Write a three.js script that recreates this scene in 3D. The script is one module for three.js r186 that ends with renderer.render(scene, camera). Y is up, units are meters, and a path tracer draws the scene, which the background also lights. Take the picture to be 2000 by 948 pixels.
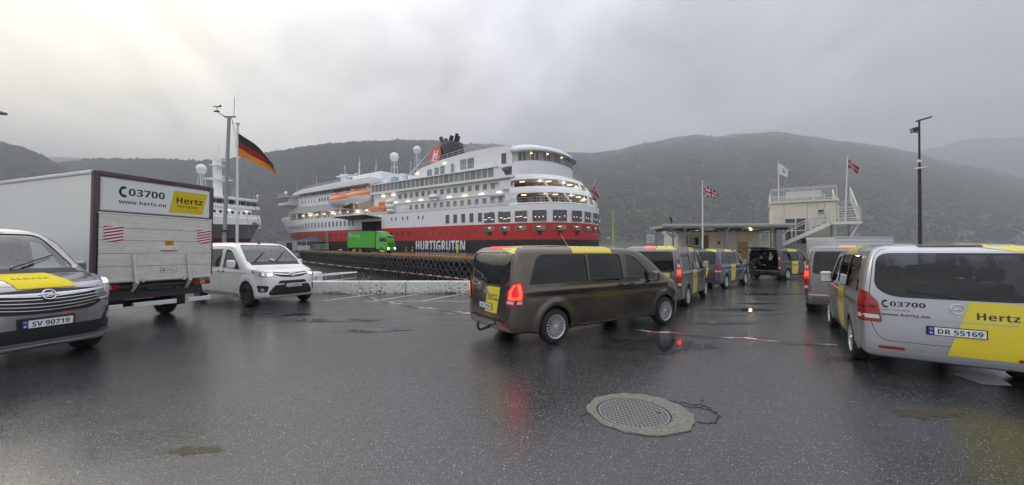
import * as THREE from 'three';
import { TessellateModifier } from 'three/addons/modifiers/TessellateModifier.js';
import { mergeGeometries } from 'three/addons/utils/BufferGeometryUtils.js';
import { RoundedBoxGeometry } from 'three/addons/geometries/RoundedBoxGeometry.js';
import { FontLoader } from 'three/addons/loaders/FontLoader.js';
import { TextGeometry } from 'three/addons/geometries/TextGeometry.js';
import { Brush, Evaluator, SUBTRACTION, INTERSECTION } from 'three-bvh-csg';
import { MarchingCubes } from 'three/addons/objects/MarchingCubes.js';
import { createNoise2D, createNoise3D } from 'simplex-noise';

// ---------------------------------------------------------------- camera, sky, sun, exposure
const scene = new THREE.Scene();
const camera = new THREE.PerspectiveCamera(66.35, 1024 / 485, 0.1, 12000);
camera.position.set(0, 1.79, 0);
camera.lookAt(0, 1.79 + 0.62, -100);
const renderer = new THREE.WebGLRenderer({ antialias: true });
renderer.setSize(1024, 485);
renderer.toneMapping = THREE.LinearToneMapping;
renderer.toneMappingExposure = 1.54;
renderer.shadowMap.enabled = true;

function rngOf(seed) { let a = seed >>> 0; return () => { a = (a + 0x6d2b79f5) | 0; let t = Math.imul(a ^ (a >>> 15), 1 | a); t = (t + Math.imul(t ^ (t >>> 7), 61 | t)) ^ t; return ((t ^ (t >>> 14)) >>> 0) / 4294967296; }; }
const n2 = createNoise2D(rngOf(11)), n3 = createNoise3D(rngOf(23));
const clamp = (v, a, b) => Math.min(b, Math.max(a, v));
const lerp = (a, b, t) => a + (b - a) * t;
const sstep = (a, b, v) => { const t = clamp((v - a) / (b - a), 0, 1); return t * t * (3 - 2 * t); };
function fbm2(x, y, o = 4) { let s = 0, a = 0.5; for (let i = 0; i < o; i++) { s += a * n2(x, y); x = x * 2.03 + 7.1; y = y * 2.03 - 3.7; a *= 0.5; } return s; }
function fbm3(x, y, z, o = 4) { let s = 0, a = 0.5; for (let i = 0; i < o; i++) { s += a * n3(x, y, z); x = x * 2.03 + 5; y = y * 2.03 - 3; z = z * 2.03 + 9; a *= 0.5; } return s; }

{ // overcast evening sky, thinner and warmer towards the low sun on the left
  const W = 1024, H = 512, d = new Float32Array(W * H * 4);
  const glow = new THREE.Vector3(-0.86, 0.3, -0.5).normalize();
  for (let r = 0; r < H; r++) {
    const el = ((r + 0.5) / H - 0.5) * Math.PI, y = Math.sin(el), ce = Math.cos(el);
    for (let c = 0; c < W; c++) {
      const az = ((c + 0.5) / W - 0.5) * 2 * Math.PI, x = Math.cos(az) * ce, z = Math.sin(az) * ce;
      const yy = Math.max(y, 0), k = 1 / (yy + 0.42);
      const cx = x * k, cz = z * k;
      const wx = fbm2(cx * 0.9 + 4, cz * 0.9, 3) * 0.55, wz = fbm2(cx * 0.9 - 8, cz * 0.9 + 3, 3) * 0.55;
      const n = fbm2(cx * 1.25 + wx + 1.7, cz * 1.25 + wz + 0.4, 6), m = fbm2(cx * 2.9 + wx * 2.2 + 9, cz * 2.9 + wz * 2.2, 5);
      const streak = fbm2(cx * 1.1 + cz * 0.7 + wx, (cz - cx) * 3.0 + wz, 4);
      const g = Math.max(0, x * glow.x + y * glow.y + z * glow.z);
      const g1 = Math.pow(g, 2.2), g2 = Math.pow(g, 7);
      let L = 0.57 + 0.8 * sstep(0.38, 0.95, yy) + 0.62 * g1 + 0.92 * g2;
      L *= 1 + (0.4 * n + 0.12 * m + 0.06 * streak) * (0.6 + 0.4 * sstep(0.02, 0.25, yy)) * (1 - 0.3 * g2);
      L *= 0.88 + 0.12 * sstep(0.0, 0.3, yy);
      const warm = 1.1 * g2 + 0.55 * g1 - 0.06, low = 1 - sstep(0.0, 0.28, yy);
      const i = (r * W + c) * 4;
      const cool = 0.5 + 0.5 * sstep(0.2, 0.8, yy); d[i] = L * (1 - 0.025 * cool + 0.08 * warm); d[i + 1] = L * (1.0 + 0.004 * warm); d[i + 2] = L * (1.02 + 0.07 * cool - 0.17 * warm - 0.03 * low); d[i + 3] = 1;
    }
  }
  const sky = new THREE.DataTexture(d, W, H, THREE.RGBAFormat, THREE.FloatType);
  sky.mapping = THREE.EquirectangularReflectionMapping; sky.magFilter = THREE.LinearFilter; sky.needsUpdate = true;
  scene.background = sky; scene.environment = sky; scene.backgroundIntensity = 1.0; scene.environmentIntensity = 1.0;
}
const sun = new THREE.DirectionalLight(new THREE.Color(1, 0.93, 0.82), 0.5);
sun.position.set(-86, 42, -50); sun.castShadow = true; sun.shadow.radius = 50;
sun.shadow.mapSize.set(2048, 2048);
Object.assign(sun.shadow.camera, { left: -90, right: 90, top: 70, bottom: -70, near: 1, far: 300 });
scene.add(sun, sun.target);
scene.fog = new THREE.FogExp2(new THREE.Color().setRGB(0.84, 0.88, 0.93), 0.0004);

// ---------------------------------------------------------------- naming and building helpers
const used = new Map();
function numbered(name) { const k = used.get(name) ?? 0; used.set(name, k + 1); return k ? `${name}_${String(k).padStart(3, '0')}` : name; }
function mk(name, geo, mat, parent) {
  const m = new THREE.Mesh(geo, mat); m.castShadow = m.receiveShadow = true;
  m.name = parent ? name : numbered(name); (parent || scene).add(m); return m;
}
function tag(o, label, category, group) { o.userData.label = label; o.userData.category = category; if (group) o.userData.group = group; return o; }
function struct(name, geo, mat) { const m = mk(name, geo, mat); m.userData.kind = 'structure'; return m; }
function thing(name, label, category, pos = [0, 0, 0], rotY = 0, group) {
  const g = new THREE.Group(); g.name = numbered(name); g.position.set(...pos); g.rotation.y = rotY; scene.add(g); return tag(g, label, category, group);
}
const SLOPE = 0.0166, groundY = (z) => SLOPE * z, TILT = new THREE.Quaternion().setFromAxisAngle(new THREE.Vector3(1, 0, 0), -Math.atan(SLOPE));
function standOnLot(o, x, z, hx, hz) {   // o's own x axis points along (hx, hz); it leans with the yard's fall
  o.position.set(x, groundY(z), z);
  o.quaternion.copy(TILT).multiply(new THREE.Quaternion().setFromAxisAngle(new THREE.Vector3(0, 1, 0), Math.atan2(-hz, hx)));
}
const C = (r, g, b) => new THREE.Color().setRGB(r, g, b);
const std = (r, g, b, rough = 0.6, o = {}) => new THREE.MeshStandardMaterial({ color: C(r, g, b), roughness: rough, ...o });
function paint(r, g, b, metal = 0.35, o = {}) { return new THREE.MeshPhysicalMaterial({ color: C(r, g, b), metalness: metal, roughness: 0.36, clearcoat: 1, clearcoatRoughness: 0.06, ...o }); }
const glow = (r, g, b, k, base) => new THREE.MeshStandardMaterial({ color: base || C(r * 0.5, g * 0.5, b * 0.5), emissive: C(r, g, b), emissiveIntensity: k, roughness: 0.3 });
function canvasTex(w, h, draw) {
  const c = document.createElement('canvas'); c.width = w; c.height = h; draw(c.getContext('2d'), w, h);
  const t = new THREE.CanvasTexture(c); t.colorSpace = THREE.SRGBColorSpace; t.magFilter = THREE.LinearFilter; return t;
}
// geometry shorthands
function T(g, x = 0, y = 0, z = 0, rx = 0, ry = 0, rz = 0) { if (rx) g.rotateX(rx); if (ry) g.rotateY(ry); if (rz) g.rotateZ(rz); g.translate(x, y, z); return g; }
const box = (x0, x1, y0, y1, z0, z1) => { const g = new THREE.BoxGeometry(x1 - x0, y1 - y0, z1 - z0); g.translate((x0 + x1) / 2, (y0 + y1) / 2, (z0 + z1) / 2); return g; };
const rbox = (x0, x1, y0, y1, z0, z1, r = 0.02, seg = 2) => { const g = new RoundedBoxGeometry(x1 - x0, y1 - y0, z1 - z0, seg, Math.min(r, (x1 - x0) / 2.01, (y1 - y0) / 2.01, (z1 - z0) / 2.01)); g.translate((x0 + x1) / 2, (y0 + y1) / 2, (z0 + z1) / 2); return g; };
const V = (x, y, z) => new THREE.Vector3(x, y, z);
function bar(a, b, r, seg = 8, r2) {   // round bar from a to b
  const A = V(...a), B = V(...b), d = B.clone().sub(A), L = d.length(), g = new THREE.CylinderGeometry(r2 ?? r, r, L, seg);
  g.translate(0, L / 2, 0); g.applyQuaternion(new THREE.Quaternion().setFromUnitVectors(V(0, 1, 0), d.normalize())); g.translate(...a); return g;
}
function flatBar(a, b, w, h) {   // square bar from a to b
  const A = V(...a), B = V(...b), d = B.clone().sub(A), L = d.length(), g = new THREE.BoxGeometry(L, h, w);
  const x = d.normalize(), z = V(0, 1, 0).cross(x).negate(); if (z.lengthSq() < 1e-6) z.set(0, 0, 1); z.normalize();
  const y = z.clone().cross(x).normalize(), m = new THREE.Matrix4().makeBasis(x, y, z); g.applyMatrix4(m);
  g.translate((a[0] + b[0]) / 2, (a[1] + b[1]) / 2, (a[2] + b[2]) / 2); return g;
}
const tube = (pts, r, n = 24, seg = 6) => new THREE.TubeGeometry(new THREE.CatmullRomCurve3(pts.map((p) => V(...p))), n, r, seg);
function join(list) { return mergeGeometries(list.map((g) => { const q = g.index ? g.toNonIndexed() : g; for (const k of Object.keys(q.attributes)) if (!['position', 'normal', 'uv'].includes(k)) q.deleteAttribute(k); if (!q.attributes.uv) q.setAttribute('uv', new THREE.BufferAttribute(new Float32Array(q.attributes.position.count * 2), 2)); return q; })); }
function shapeOf(pts, r = 0) {   // closed outline with rounded corners
  const s = new THREE.Shape(), n = pts.length;
  if (!r) { s.setFromPoints(pts.map((p) => new THREE.Vector2(p[0], p[1]))); return s; }
  for (let i = 0; i < n; i++) {
    const p = pts[i], a = pts[(i + n - 1) % n], b = pts[(i + 1) % n], rr = p[2] ?? r;
    const la = Math.hypot(a[0] - p[0], a[1] - p[1]), lb = Math.hypot(b[0] - p[0], b[1] - p[1]), ka = Math.min(rr, la * 0.48) / la, kb = Math.min(rr, lb * 0.48) / lb;
    const x0 = p[0] + (a[0] - p[0]) * ka, y0 = p[1] + (a[1] - p[1]) * ka, x1 = p[0] + (b[0] - p[0]) * kb, y1 = p[1] + (b[1] - p[1]) * kb;
    if (i) s.lineTo(x0, y0); else s.moveTo(x0, y0);
    s.quadraticCurveTo(p[0], p[1], x1, y1);
  }
  s.closePath(); return s;
}
const font = await new FontLoader().loadAsync('fonts/droid/droid_sans_bold.typeface.json');
function textGeo(str, size, depth, squeeze = 1) {
  const g = new TextGeometry(str, { font, size, depth, curveSegments: 4, bevelEnabled: false }); g.computeBoundingBox();
  const b = g.boundingBox; g.translate(-(b.min.x + b.max.x) / 2, 0, 0); g.scale(squeeze, 1, 1); return g;
}

// ---------------------------------------------------------------- sea and hills
const SEA = -2.5;
{
  const n = 512, d = new Uint8Array(n * n * 4);
  const wave = (x, y) => { let s = 0; for (const [a, fx, fy, p] of [[1, 3, 2, 0.3], [0.8, -4, 5, 1.9], [0.7, 7, 3, 4.1], [0.5, 11, -8, 2.2], [0.45, -13, 12, 0.7], [0.35, 19, 7, 5], [0.3, 23, -17, 3.1], [0.25, 31, 22, 1.2]]) s += a * Math.sin(2 * Math.PI * (fx * x + fy * y) + p); return s; };
  for (let y = 0; y < n; y++) for (let x = 0; x < n; x++) { const v = clamp(128 + 28 * wave(x / n, y / n), 0, 255); d.set([v, v, v, 255], (y * n + x) * 4); }
  const bump = new THREE.DataTexture(d, n, n); bump.magFilter = THREE.LinearFilter; bump.wrapS = bump.wrapT = THREE.RepeatWrapping; bump.repeat.set(1 / 9, 1 / 9); bump.needsUpdate = true;
  const g = new THREE.PlaneGeometry(9000, 5000); g.rotateX(-Math.PI / 2); g.translate(0, SEA, -2000);
  const p = g.attributes.position, uv = g.attributes.uv; for (let i = 0; i < p.count; i++) uv.setXY(i, p.getX(i), p.getZ(i));
  struct('sea', g, new THREE.MeshPhysicalMaterial({ color: C(0.012, 0.018, 0.016), roughness: 0.08, ior: 1.33, bumpMap: bump, bumpScale: 0.22 }));
}
// Ridge lines as [bearing (tangent of the angle right of straight ahead), climb (height of the crest over eye level per metre away)]
const RIDGES = {
  main: [[-2.4, 0.19], [-1.9, 0.18], [-1.5, 0.205], [-1.36, 0.21], [-1.2, 0.222], [-1.1, 0.230], [-0.97, 0.230], [-0.84, 0.224], [-0.76, 0.230], [-0.66, 0.247], [-0.55, 0.264], [-0.5, 0.271], [-0.41, 0.277], [-0.3, 0.281], [-0.2, 0.281], [-0.138, 0.274], [-0.05, 0.273], [0.014, 0.268], [0.08, 0.257], [0.15, 0.251], [0.22, 0.249], [0.28, 0.257], [0.36, 0.276], [0.455, 0.293], [0.5, 0.299], [0.55, 0.293], [0.62, 0.301], [0.715, 0.307], [0.8, 0.294], [0.9, 0.28], [1, 0.268], [1.09, 0.25], [1.17, 0.228], [1.26, 0.21], [1.4, 0.18], [1.7, 0.13], [2.4, 0.08]],
  left: [[-3, 0.42], [-2, 0.36], [-1.6, 0.305], [-1.38, 0.274], [-1.32, 0.262], [-1.27, 0.24], [-1.225, 0.215], [-1.16, 0.17], [-1.08, 0.1], [-1.0, 0.02]],
  farLeft: [[-1.6, 0.18], [-1.4, 0.226], [-1.25, 0.24], [-1.12, 0.236], [-1.0, 0.2], [-0.8, 0.12]],
  farRight: [[0.9, 0.1], [1.05, 0.24], [1.13, 0.262], [1.22, 0.287], [1.3, 0.293], [1.38, 0.294], [1.6, 0.3], [2.4, 0.28]],
};
function along(list, q) { for (let i = 1; i < list.length; i++) if (q <= list[i][0]) { const [a, b] = [list[i - 1], list[i]]; const t = clamp((q - a[0]) / (b[0] - a[0]), 0, 1), s = t * t * (3 - 2 * t); return lerp(a[1], b[1], lerp(t, s, 0.6)); } return list[list.length - 1][1]; }
function hillAt(list, q, dep, shore, ridgeOf, rough) {
  const ridge = typeof ridgeOf === 'function' ? ridgeOf(q) : ridgeOf;
  const t = (dep - shore) / (ridge - shore), X = q * dep, k = along(list, q) * ridge;
  const nz = fbm2(X / 310, dep / 310, 4);
  if (t <= 0) return lerp(-6, 1, clamp(1 + t * 6, 0, 1));
  const up = t < 1 ? Math.pow(t, 0.86) * (1 + 0.16 * nz * (1 - t)) : 1 - 0.35 * (t - 1);
  return 1 + k * up + rough * fbm2(X / 42 + 9, dep / 42, 3) * Math.min(1, t * 4);
}
const hillMat = new THREE.MeshStandardMaterial({ color: C(1, 1, 1), vertexColors: true, roughness: 1 });
function hills(list, q0, q1, nq, shore, ridgeOf, over, nd, rough, tint) {
  const pos = [], col = [], idx = [];
  for (let j = 0; j <= nd; j++) for (let i = 0; i <= nq; i++) {
    const q = lerp(q0, q1, i / nq), ridge = typeof ridgeOf === 'function' ? ridgeOf(q) : ridgeOf, dep = lerp(shore - 60, ridge * over, j / nd), X = q * dep;
    pos.push(X, hillAt(list, q, dep, shore, ridgeOf, rough), -dep);
    const t = (dep - shore) / (ridge - shore), a = 0.5 + 0.5 * fbm2(X / 120, dep / 70, 4), field = sstep(0.1, 0.35, fbm2(X / 90 + 31, dep / 45, 3)) * (1 - sstep(0.06, 0.2, t)) * (0.25 + 0.75 * sstep(0.85, 1.15, q)), bare = sstep(0.72, 1.0, t + 0.25 * fbm2(X / 150, dep / 150, 3)) * 0.8;
    const c = [lerp(0.026, 0.044, a), lerp(0.036, 0.058, a), lerp(0.02, 0.028, a)];
    for (let k = 0; k < 3; k++) { c[k] = lerp(c[k], [0.1, 0.135, 0.05][k], field); c[k] = lerp(c[k], [0.075, 0.078, 0.05][k], bare); c[k] *= tint[k]; }
    col.push(...c);
  }
  for (let j = 0; j < nd; j++) for (let i = 0; i < nq; i++) { const a = j * (nq + 1) + i, b = a + 1, c = a + nq + 1, d = c + 1; idx.push(a, b, c, b, d, c); }
  const g = new THREE.BufferGeometry(); g.setAttribute('position', new THREE.Float32BufferAttribute(pos, 3)); g.setAttribute('color', new THREE.Float32BufferAttribute(col, 3)); g.setIndex(idx); g.computeVertexNormals();
  struct('hills', g, hillMat);
}
const MAIN = [900, (q) => lerp(1500, 3000, sstep(-0.55, 0.35, q))];
hills(RIDGES.main, -2.4, 2.4, 420, MAIN[0], MAIN[1], 1.3, 80, 5, [1, 1, 1]);
hills(RIDGES.left, -3, -1.0, 160, 620, 1150, 1.3, 50, 4, [1.2, 1.15, 0.95]);
hills(RIDGES.farLeft, -1.6, -0.8, 70, 2300, 3300, 1.2, 24, 6, [1, 1, 1]);
hills(RIDGES.farRight, 0.9, 2.4, 120, 3000, 4300, 1.2, 30, 8, [1, 1, 1]);
{ // the wood on the slopes
  const rnd = rngOf(5), N = 130000, geo = new THREE.IcosahedronGeometry(1, 0);
  const p = geo.attributes.position, jig = new Map();
  for (let i = 0; i < p.count; i++) { const k = [p.getX(i), p.getY(i), p.getZ(i)].map((v) => v.toFixed(2)).join(); if (!jig.has(k)) jig.set(k, 0.75 + 0.5 * rnd()); const f = jig.get(k); p.setXYZ(i, p.getX(i) * f, p.getY(i) * f, p.getZ(i) * f); }
  geo.computeVertexNormals();
  const im = new THREE.InstancedMesh(geo, new THREE.MeshStandardMaterial({ color: C(1, 1, 1), roughness: 1 }), N), m = new THREE.Matrix4(), qn = new THREE.Quaternion(), c = new THREE.Color();
  for (let i = 0; i < N; i++) {
    const left = i % 9 === 0, list = left ? RIDGES.left : RIDGES.main;
    const q = left ? lerp(-1.75, -1.02, rnd()) : lerp(-1.7, 1.75, rnd()), [sh, ri] = left ? [620, 1150] : [MAIN[0], MAIN[1](q)];
    let t = Math.pow(rnd(), 0.9) * 1.03, dep = lerp(sh, ri, t), X = q * dep;
    const field = q > 0.95 && fbm2(X / 90 + 31, dep / 45, 3) > 0.2 && t < 0.16, bare = t + 0.25 * fbm2(X / 150, dep / 150, 3) > 0.86 && q > -0.15;
    if (field || bare) { t = 0.2 + 0.45 * rnd(); dep = lerp(sh, ri, t); X = q * dep; }
    const s = (2.6 + 3.6 * rnd() * rnd() + (rnd() < 0.1 ? 2 : 0)) * (left ? 0.75 : 1);
    qn.setFromAxisAngle(V(0, 1, 0), rnd() * 6.28);
    m.compose(V(X, hillAt(list, q, dep, sh, ri, left ? 4 : 5) + s * 0.35, -dep), qn, V(s, s * (0.9 + 0.9 * rnd()), s)); im.setMatrixAt(i, m);
    const b = 0.62 + 0.5 * rnd() + 0.5 * fbm2(X / 130, dep / 80, 3), y = rnd();
    im.setColorAt(i, c.setRGB(0.038 * b * (1 + 0.25 * y), 0.05 * b, 0.024 * b));
  }
  im.name = numbered('forest'); im.userData.kind = 'stuff'; tag(im, 'dense dark green wood covering the hillsides across the fjord', 'forest'); scene.add(im);
}
{ // houses on the far shore, a few pixels each
  const wall = [std(0.62, 0.6, 0.55), std(0.4, 0.1, 0.07), std(0.55, 0.5, 0.35)], roof = std(0.06, 0.06, 0.065), dark = std(0.03, 0.035, 0.04, 0.2);
  const spots = [[0.262, 922, 0, 'white house at the water under the hills left of the marina sheds'], [0.335, 935, 1, 'red house on the far shore left of the station canopy'], [0.405, 940, 2, 'pale yellow house on the far shore behind the canopy posts'], [1.235, 960, 0, 'white house on the far meadow, nearest the street light'], [1.275, 1010, 1, 'red house in the far meadow right of the street light'], [1.305, 985, 0, 'white house beside the green field over the silver van roof'], [1.345, 1030, 2, 'pale house highest in the far green field on the right'], [1.372, 965, 0, 'white house at the right end of the far meadow'], [0.93, 935, 0, 'white house on the far shore between station and street light']];
  for (const [q, dep, k, label] of spots) {
    const h = thing('house', label, 'house', [q * dep, hillAt(RIDGES.main, q, dep, ...MAIN, 5) - 0.5, -dep], q * 7, 'houses on the far shore');
    mk('wall', box(-5, 5, 0, 4.5, -3.6, 3.6), wall[k], h);
    const s = new THREE.Shape([new THREE.Vector2(-4.2, 4.4), new THREE.Vector2(4.2, 4.4), new THREE.Vector2(0, 7.6)]), rg = new THREE.ExtrudeGeometry(s, { depth: 10.8, bevelEnabled: false }); rg.rotateY(Math.PI / 2); rg.translate(-5.4, 0, 0);
    const r = mk('roof', rg, roof, h); mk('chimney', box(1, 1.8, 6.2, 8.4, 0.3, 1.1), roof, r);
    for (const x of [-2.8, 0.2, 2.9]) mk('window', box(x - 0.6, x + 0.6, 1.5, 3, 3.58, 3.68), dark, h);
  }
}

// ---------------------------------------------------------------- the yard
const rnd0 = rngOf(77);
function grain(n, stones, seed) {   // wet asphalt: chips of stone in dark binder -> colour and height
  const r = rngOf(seed), hgt = new Float32Array(n * n), tone = new Float32Array(n * n).fill(0);
  for (let i = 0; i < n * n; i++) hgt[i] = 0.25 * r();
  for (let k = 0; k < stones; k++) {
    const cx = r() * n, cy = r() * n, a = 0.7 + 1.35 * r() * r(), b = a * (0.6 + 0.4 * r()), th = r() * 3.14, ct = Math.cos(th), st = Math.sin(th), v = r(), h = 0.45 + 0.55 * r(), R = Math.ceil(a);
    for (let y = -R; y <= R; y++) for (let x = -R; x <= R; x++) {
      const u = (x * ct + y * st) / a, w = (-x * st + y * ct) / b, q = u * u + w * w; if (q > 1) continue;
      const i = ((Math.floor(cy + y) + n) % n) * n + ((Math.floor(cx + x) + n) % n); hgt[i] = Math.max(hgt[i], h * (1 - 0.5 * q)); tone[i] = v;
    }
  }
  return [hgt, tone];
}
const [aH, aT] = grain(1024, 150000, 3);
const asphalt = (() => {
  const n = 1024, col = new Uint8Array(n * n * 4), bp = new Uint8Array(n * n * 4), rr = rngOf(8);
  for (let i = 0; i < n * n; i++) {
    const t = aT[i], v = t > 0.985 ? 150 + 70 * rr() : t > 0.82 ? 98 + 50 * rr() : t > 0 ? 38 + 56 * t : 32;
    col.set([v * 0.985, v, v * 1.02, 255], i * 4); const b = aH[i] * 255; bp.set([b, b, b, 255], i * 4);
  }
  const map = new THREE.DataTexture(col, n, n); map.colorSpace = THREE.SRGBColorSpace;
  const bump = new THREE.DataTexture(bp, n, n);
  for (const t of [map, bump]) { t.magFilter = THREE.LinearFilter; t.wrapS = t.wrapT = THREE.RepeatWrapping; t.repeat.set(1 / 3.1, 1 / 3.1); t.needsUpdate = true; }
  const m = 1024, rg = new Uint8Array(m * m * 4);   // how wet: large soft patches, streaks the way the water runs
  for (let y = 0; y < m; y++) for (let x = 0; x < m; x++) {
    const X = x / m * 34, Y = y / m * 34, ed = (v) => Math.min(1, Math.min(v, 34 - v) / 3), e = ed(X) * ed(Y);
    const p = fbm2(X / 4.2, Y / 3.2, 5) * e, q = fbm2(X / 1.1 + 40, Y / 0.6, 4), f = n2(X * 5, Y * 5);
    const v = 0.2 - 0.11 * sstep(0.0, 0.34, p + 0.12 * q) + 0.05 * q + 0.015 * f;
    const b = clamp(v, 0.07, 0.6) * 255; rg.set([b, b, b, 255], (y * m + x) * 4);
  }
  const rough = new THREE.DataTexture(rg, m, m); rough.magFilter = THREE.LinearFilter; rough.wrapS = rough.wrapT = THREE.RepeatWrapping; rough.repeat.set(1 / 34, 1 / 34); rough.offset.set(0.23, 0.31); rough.needsUpdate = true;
  return new THREE.MeshPhysicalMaterial({ color: C(1, 1, 1), map, bumpMap: bump, bumpScale: 0.0015, roughness: 1, roughnessMap: rough, vertexColors: true, ior: 2.0 });
})();
function yard(x0, x1, z0, z1, step) {
  const nx = Math.round((x1 - x0) / step), nz = Math.round((z1 - z0) / step), g = new THREE.PlaneGeometry(x1 - x0, z1 - z0, nx, nz); g.rotateX(-Math.PI / 2); g.translate((x0 + x1) / 2, 0, (z0 + z1) / 2);
  const p = g.attributes.position, uv = g.attributes.uv, col = [];
  for (let i = 0; i < p.count; i++) {
    const x = p.getX(i), z = p.getZ(i); p.setY(i, groundY(z)); uv.setXY(i, x, z);
    const oil = sstep(0.25, 0.6, fbm2(x / 1.7 + 3, z / 1.1, 4)), big = fbm2(x / 7, z / 5, 3), k = 1.12 + 0.28 * big - 0.34 * oil;
    col.push(k * 1.0, k * 1.0, k * 1.01);
  }
  g.setAttribute('color', new THREE.Float32BufferAttribute(col, 3)); g.computeVertexNormals(); return g;
}
const quayZ = -18.4;
{ const a = yard(-70, 90, quayZ, 34, 0.4), b = yard(5.2, 90, -46, quayZ, 0.8); const g = mergeGeometries([a, b]); struct('asphalt_yard', g, asphalt); }
{ // quay faces below the yard
  const conc = std(0.2, 0.2, 0.19, 0.8);
  const under = [box(-70, 5.2, -5, groundY(quayZ) - 0.012, quayZ, quayZ + 0.6), box(5.2, 5.8, -5, groundY(-46) - 0.02, -46, quayZ), box(5.2, 90, -5, groundY(-46) - 0.02, -46, -45.4), box(89.4, 90, -5, -1.3, -45.4, 34), box(-70, -69.4, -5, -0.5, quayZ + 0.6, 34)];
  struct('quay_wall', join(under), conc);
}
const wetMask = [3, 7, 12, 19].map((seed) => { const n = 192, d = new Uint8Array(n * n * 4), o = seed * 13.7; for (let y = 0; y < n; y++) for (let x = 0; x < n; x++) { const u = x / n * 2 - 1, v = y / n * 2 - 1, r = Math.hypot(u, v), q = 0.62 - r + 0.42 * fbm2(u * 1.7 + o, v * 1.7, 5) + 0.06 * n2(u * 14 + o, v * 14), a = sstep(0.0, 0.16, q) * sstep(1, 0.88, r) * 255; d.set([a, a, a, 255], (y * n + x) * 4); } const t = new THREE.DataTexture(d, n, n); t.magFilter = THREE.LinearFilter; t.needsUpdate = true; return t; });
const films = wetMask.map((alphaMap) => new THREE.MeshPhysicalMaterial({ color: C(0.028, 0.03, 0.032), roughness: 0.045, ior: 1.4, transparent: true, opacity: 0.94, alphaMap }));
const murks = wetMask.map((alphaMap) => new THREE.MeshPhysicalMaterial({ color: C(0.075, 0.062, 0.02), roughness: 0.2, ior: 1.33, transparent: true, opacity: 0.5, alphaMap }));
function puddle(x, z, rx, rz, k, set = films, turn = 0) {   // standing water that thins out to damp at its edge
  const g = new THREE.PlaneGeometry(rx * 2.6, rz * 2.6); g.rotateX(-Math.PI / 2); g.rotateY(turn); g.translate(x, 0, z);
  const p = g.attributes.position; for (let i = 0; i < p.count; i++) p.setY(i, groundY(p.getZ(i)) + 0.004 + 0.0006 * k);
  return struct('puddle', g, set[k % 4]);
}
for (const [x, z, rx, rz, k] of [[2.7, -7.0, 1.25, 0.75, 0], [6.9, -11.3, 1.2, 0.4, 1], [10.8, -15.4, 1.6, 0.42, 2], [14.8, -16.4, 2.4, 0.45, 3], [5.5, -6.15, 0.34, 0.16, 1], [-3.0, -8.4, 0.9, 0.3, 2], [-4.6, -9.6, 1.3, 0.34, 3], [-1.6, -10.6, 0.9, 0.26, 0], [8.4, -12.6, 1.0, 0.22, 2], [12.4, -19.2, 1.5, 0.4, 1], [-6.6, -10.4, 1.2, 0.35, 0], [5.2, -9.2, 0.9, 0.25, 3]]) puddle(x, z, rx, rz, k);
puddle(-2.85, -3.34, 0.3, 0.11, 0, murks); puddle(4.6, -4.1, 0.5, 0.2, 2, murks); 
{ // worn white and yellow bay lines by the wall, an arrow beside the silver van
  const line = (a, b, w, mat, name) => { const dx = b[0] - a[0], dz = b[1] - a[1], L = Math.hypot(dx, dz), n = Math.max(2, Math.ceil(L / 0.12)), pos = [], idx = [];
    for (let i = 0; i <= n; i++) { const t = i / n, x = a[0] + dx * t, z = a[1] + dz * t, nx = -dz / L, nz = dx / L; for (const s of [-1, 1]) { const ww = w * (0.5 + 0.12 * n2(x * 5 + s * 9, z * 5)), X = x + s * nx * ww, Z = z + s * nz * ww; pos.push(X, groundY(Z) + 0.004, Z); } if (i < n) { const k = i * 2; idx.push(k, k + 1, k + 2, k + 1, k + 3, k + 2); } }
    const g = new THREE.BufferGeometry(); g.setAttribute('position', new THREE.Float32BufferAttribute(pos, 3)); g.setIndex(idx); g.computeVertexNormals(); struct(name, g, mat); };
  const wht = std(0.42, 0.42, 0.4, 0.45), yel = std(0.42, 0.4, 0.27, 0.45);
  for (const m of [wht, yel]) m.side = THREE.DoubleSide;
  line([-5.2, -13.2], [1.5, -13.2], 0.09, wht, 'bay_line');
  for (const x of [-6.75, -4.92, -3.2, -1.3]) line([x, -13.3], [x + 1.05, -15.35], 0.13, yel, 'bay_line');
  const arrow = new THREE.ShapeGeometry(shapeOf([[6.4, 5.45], [7.05, 5.45], [6.62, 4.92], [6.3, 4.98]])); arrow.rotateX(-Math.PI / 2);
  const p = arrow.attributes.position; for (let i = 0; i < p.count; i++) p.setY(i, groundY(p.getZ(i)) + 0.0045); arrow.computeVertexNormals(); struct('road_arrow', arrow, std(0.8, 0.8, 0.78, 0.35));
}
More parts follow.
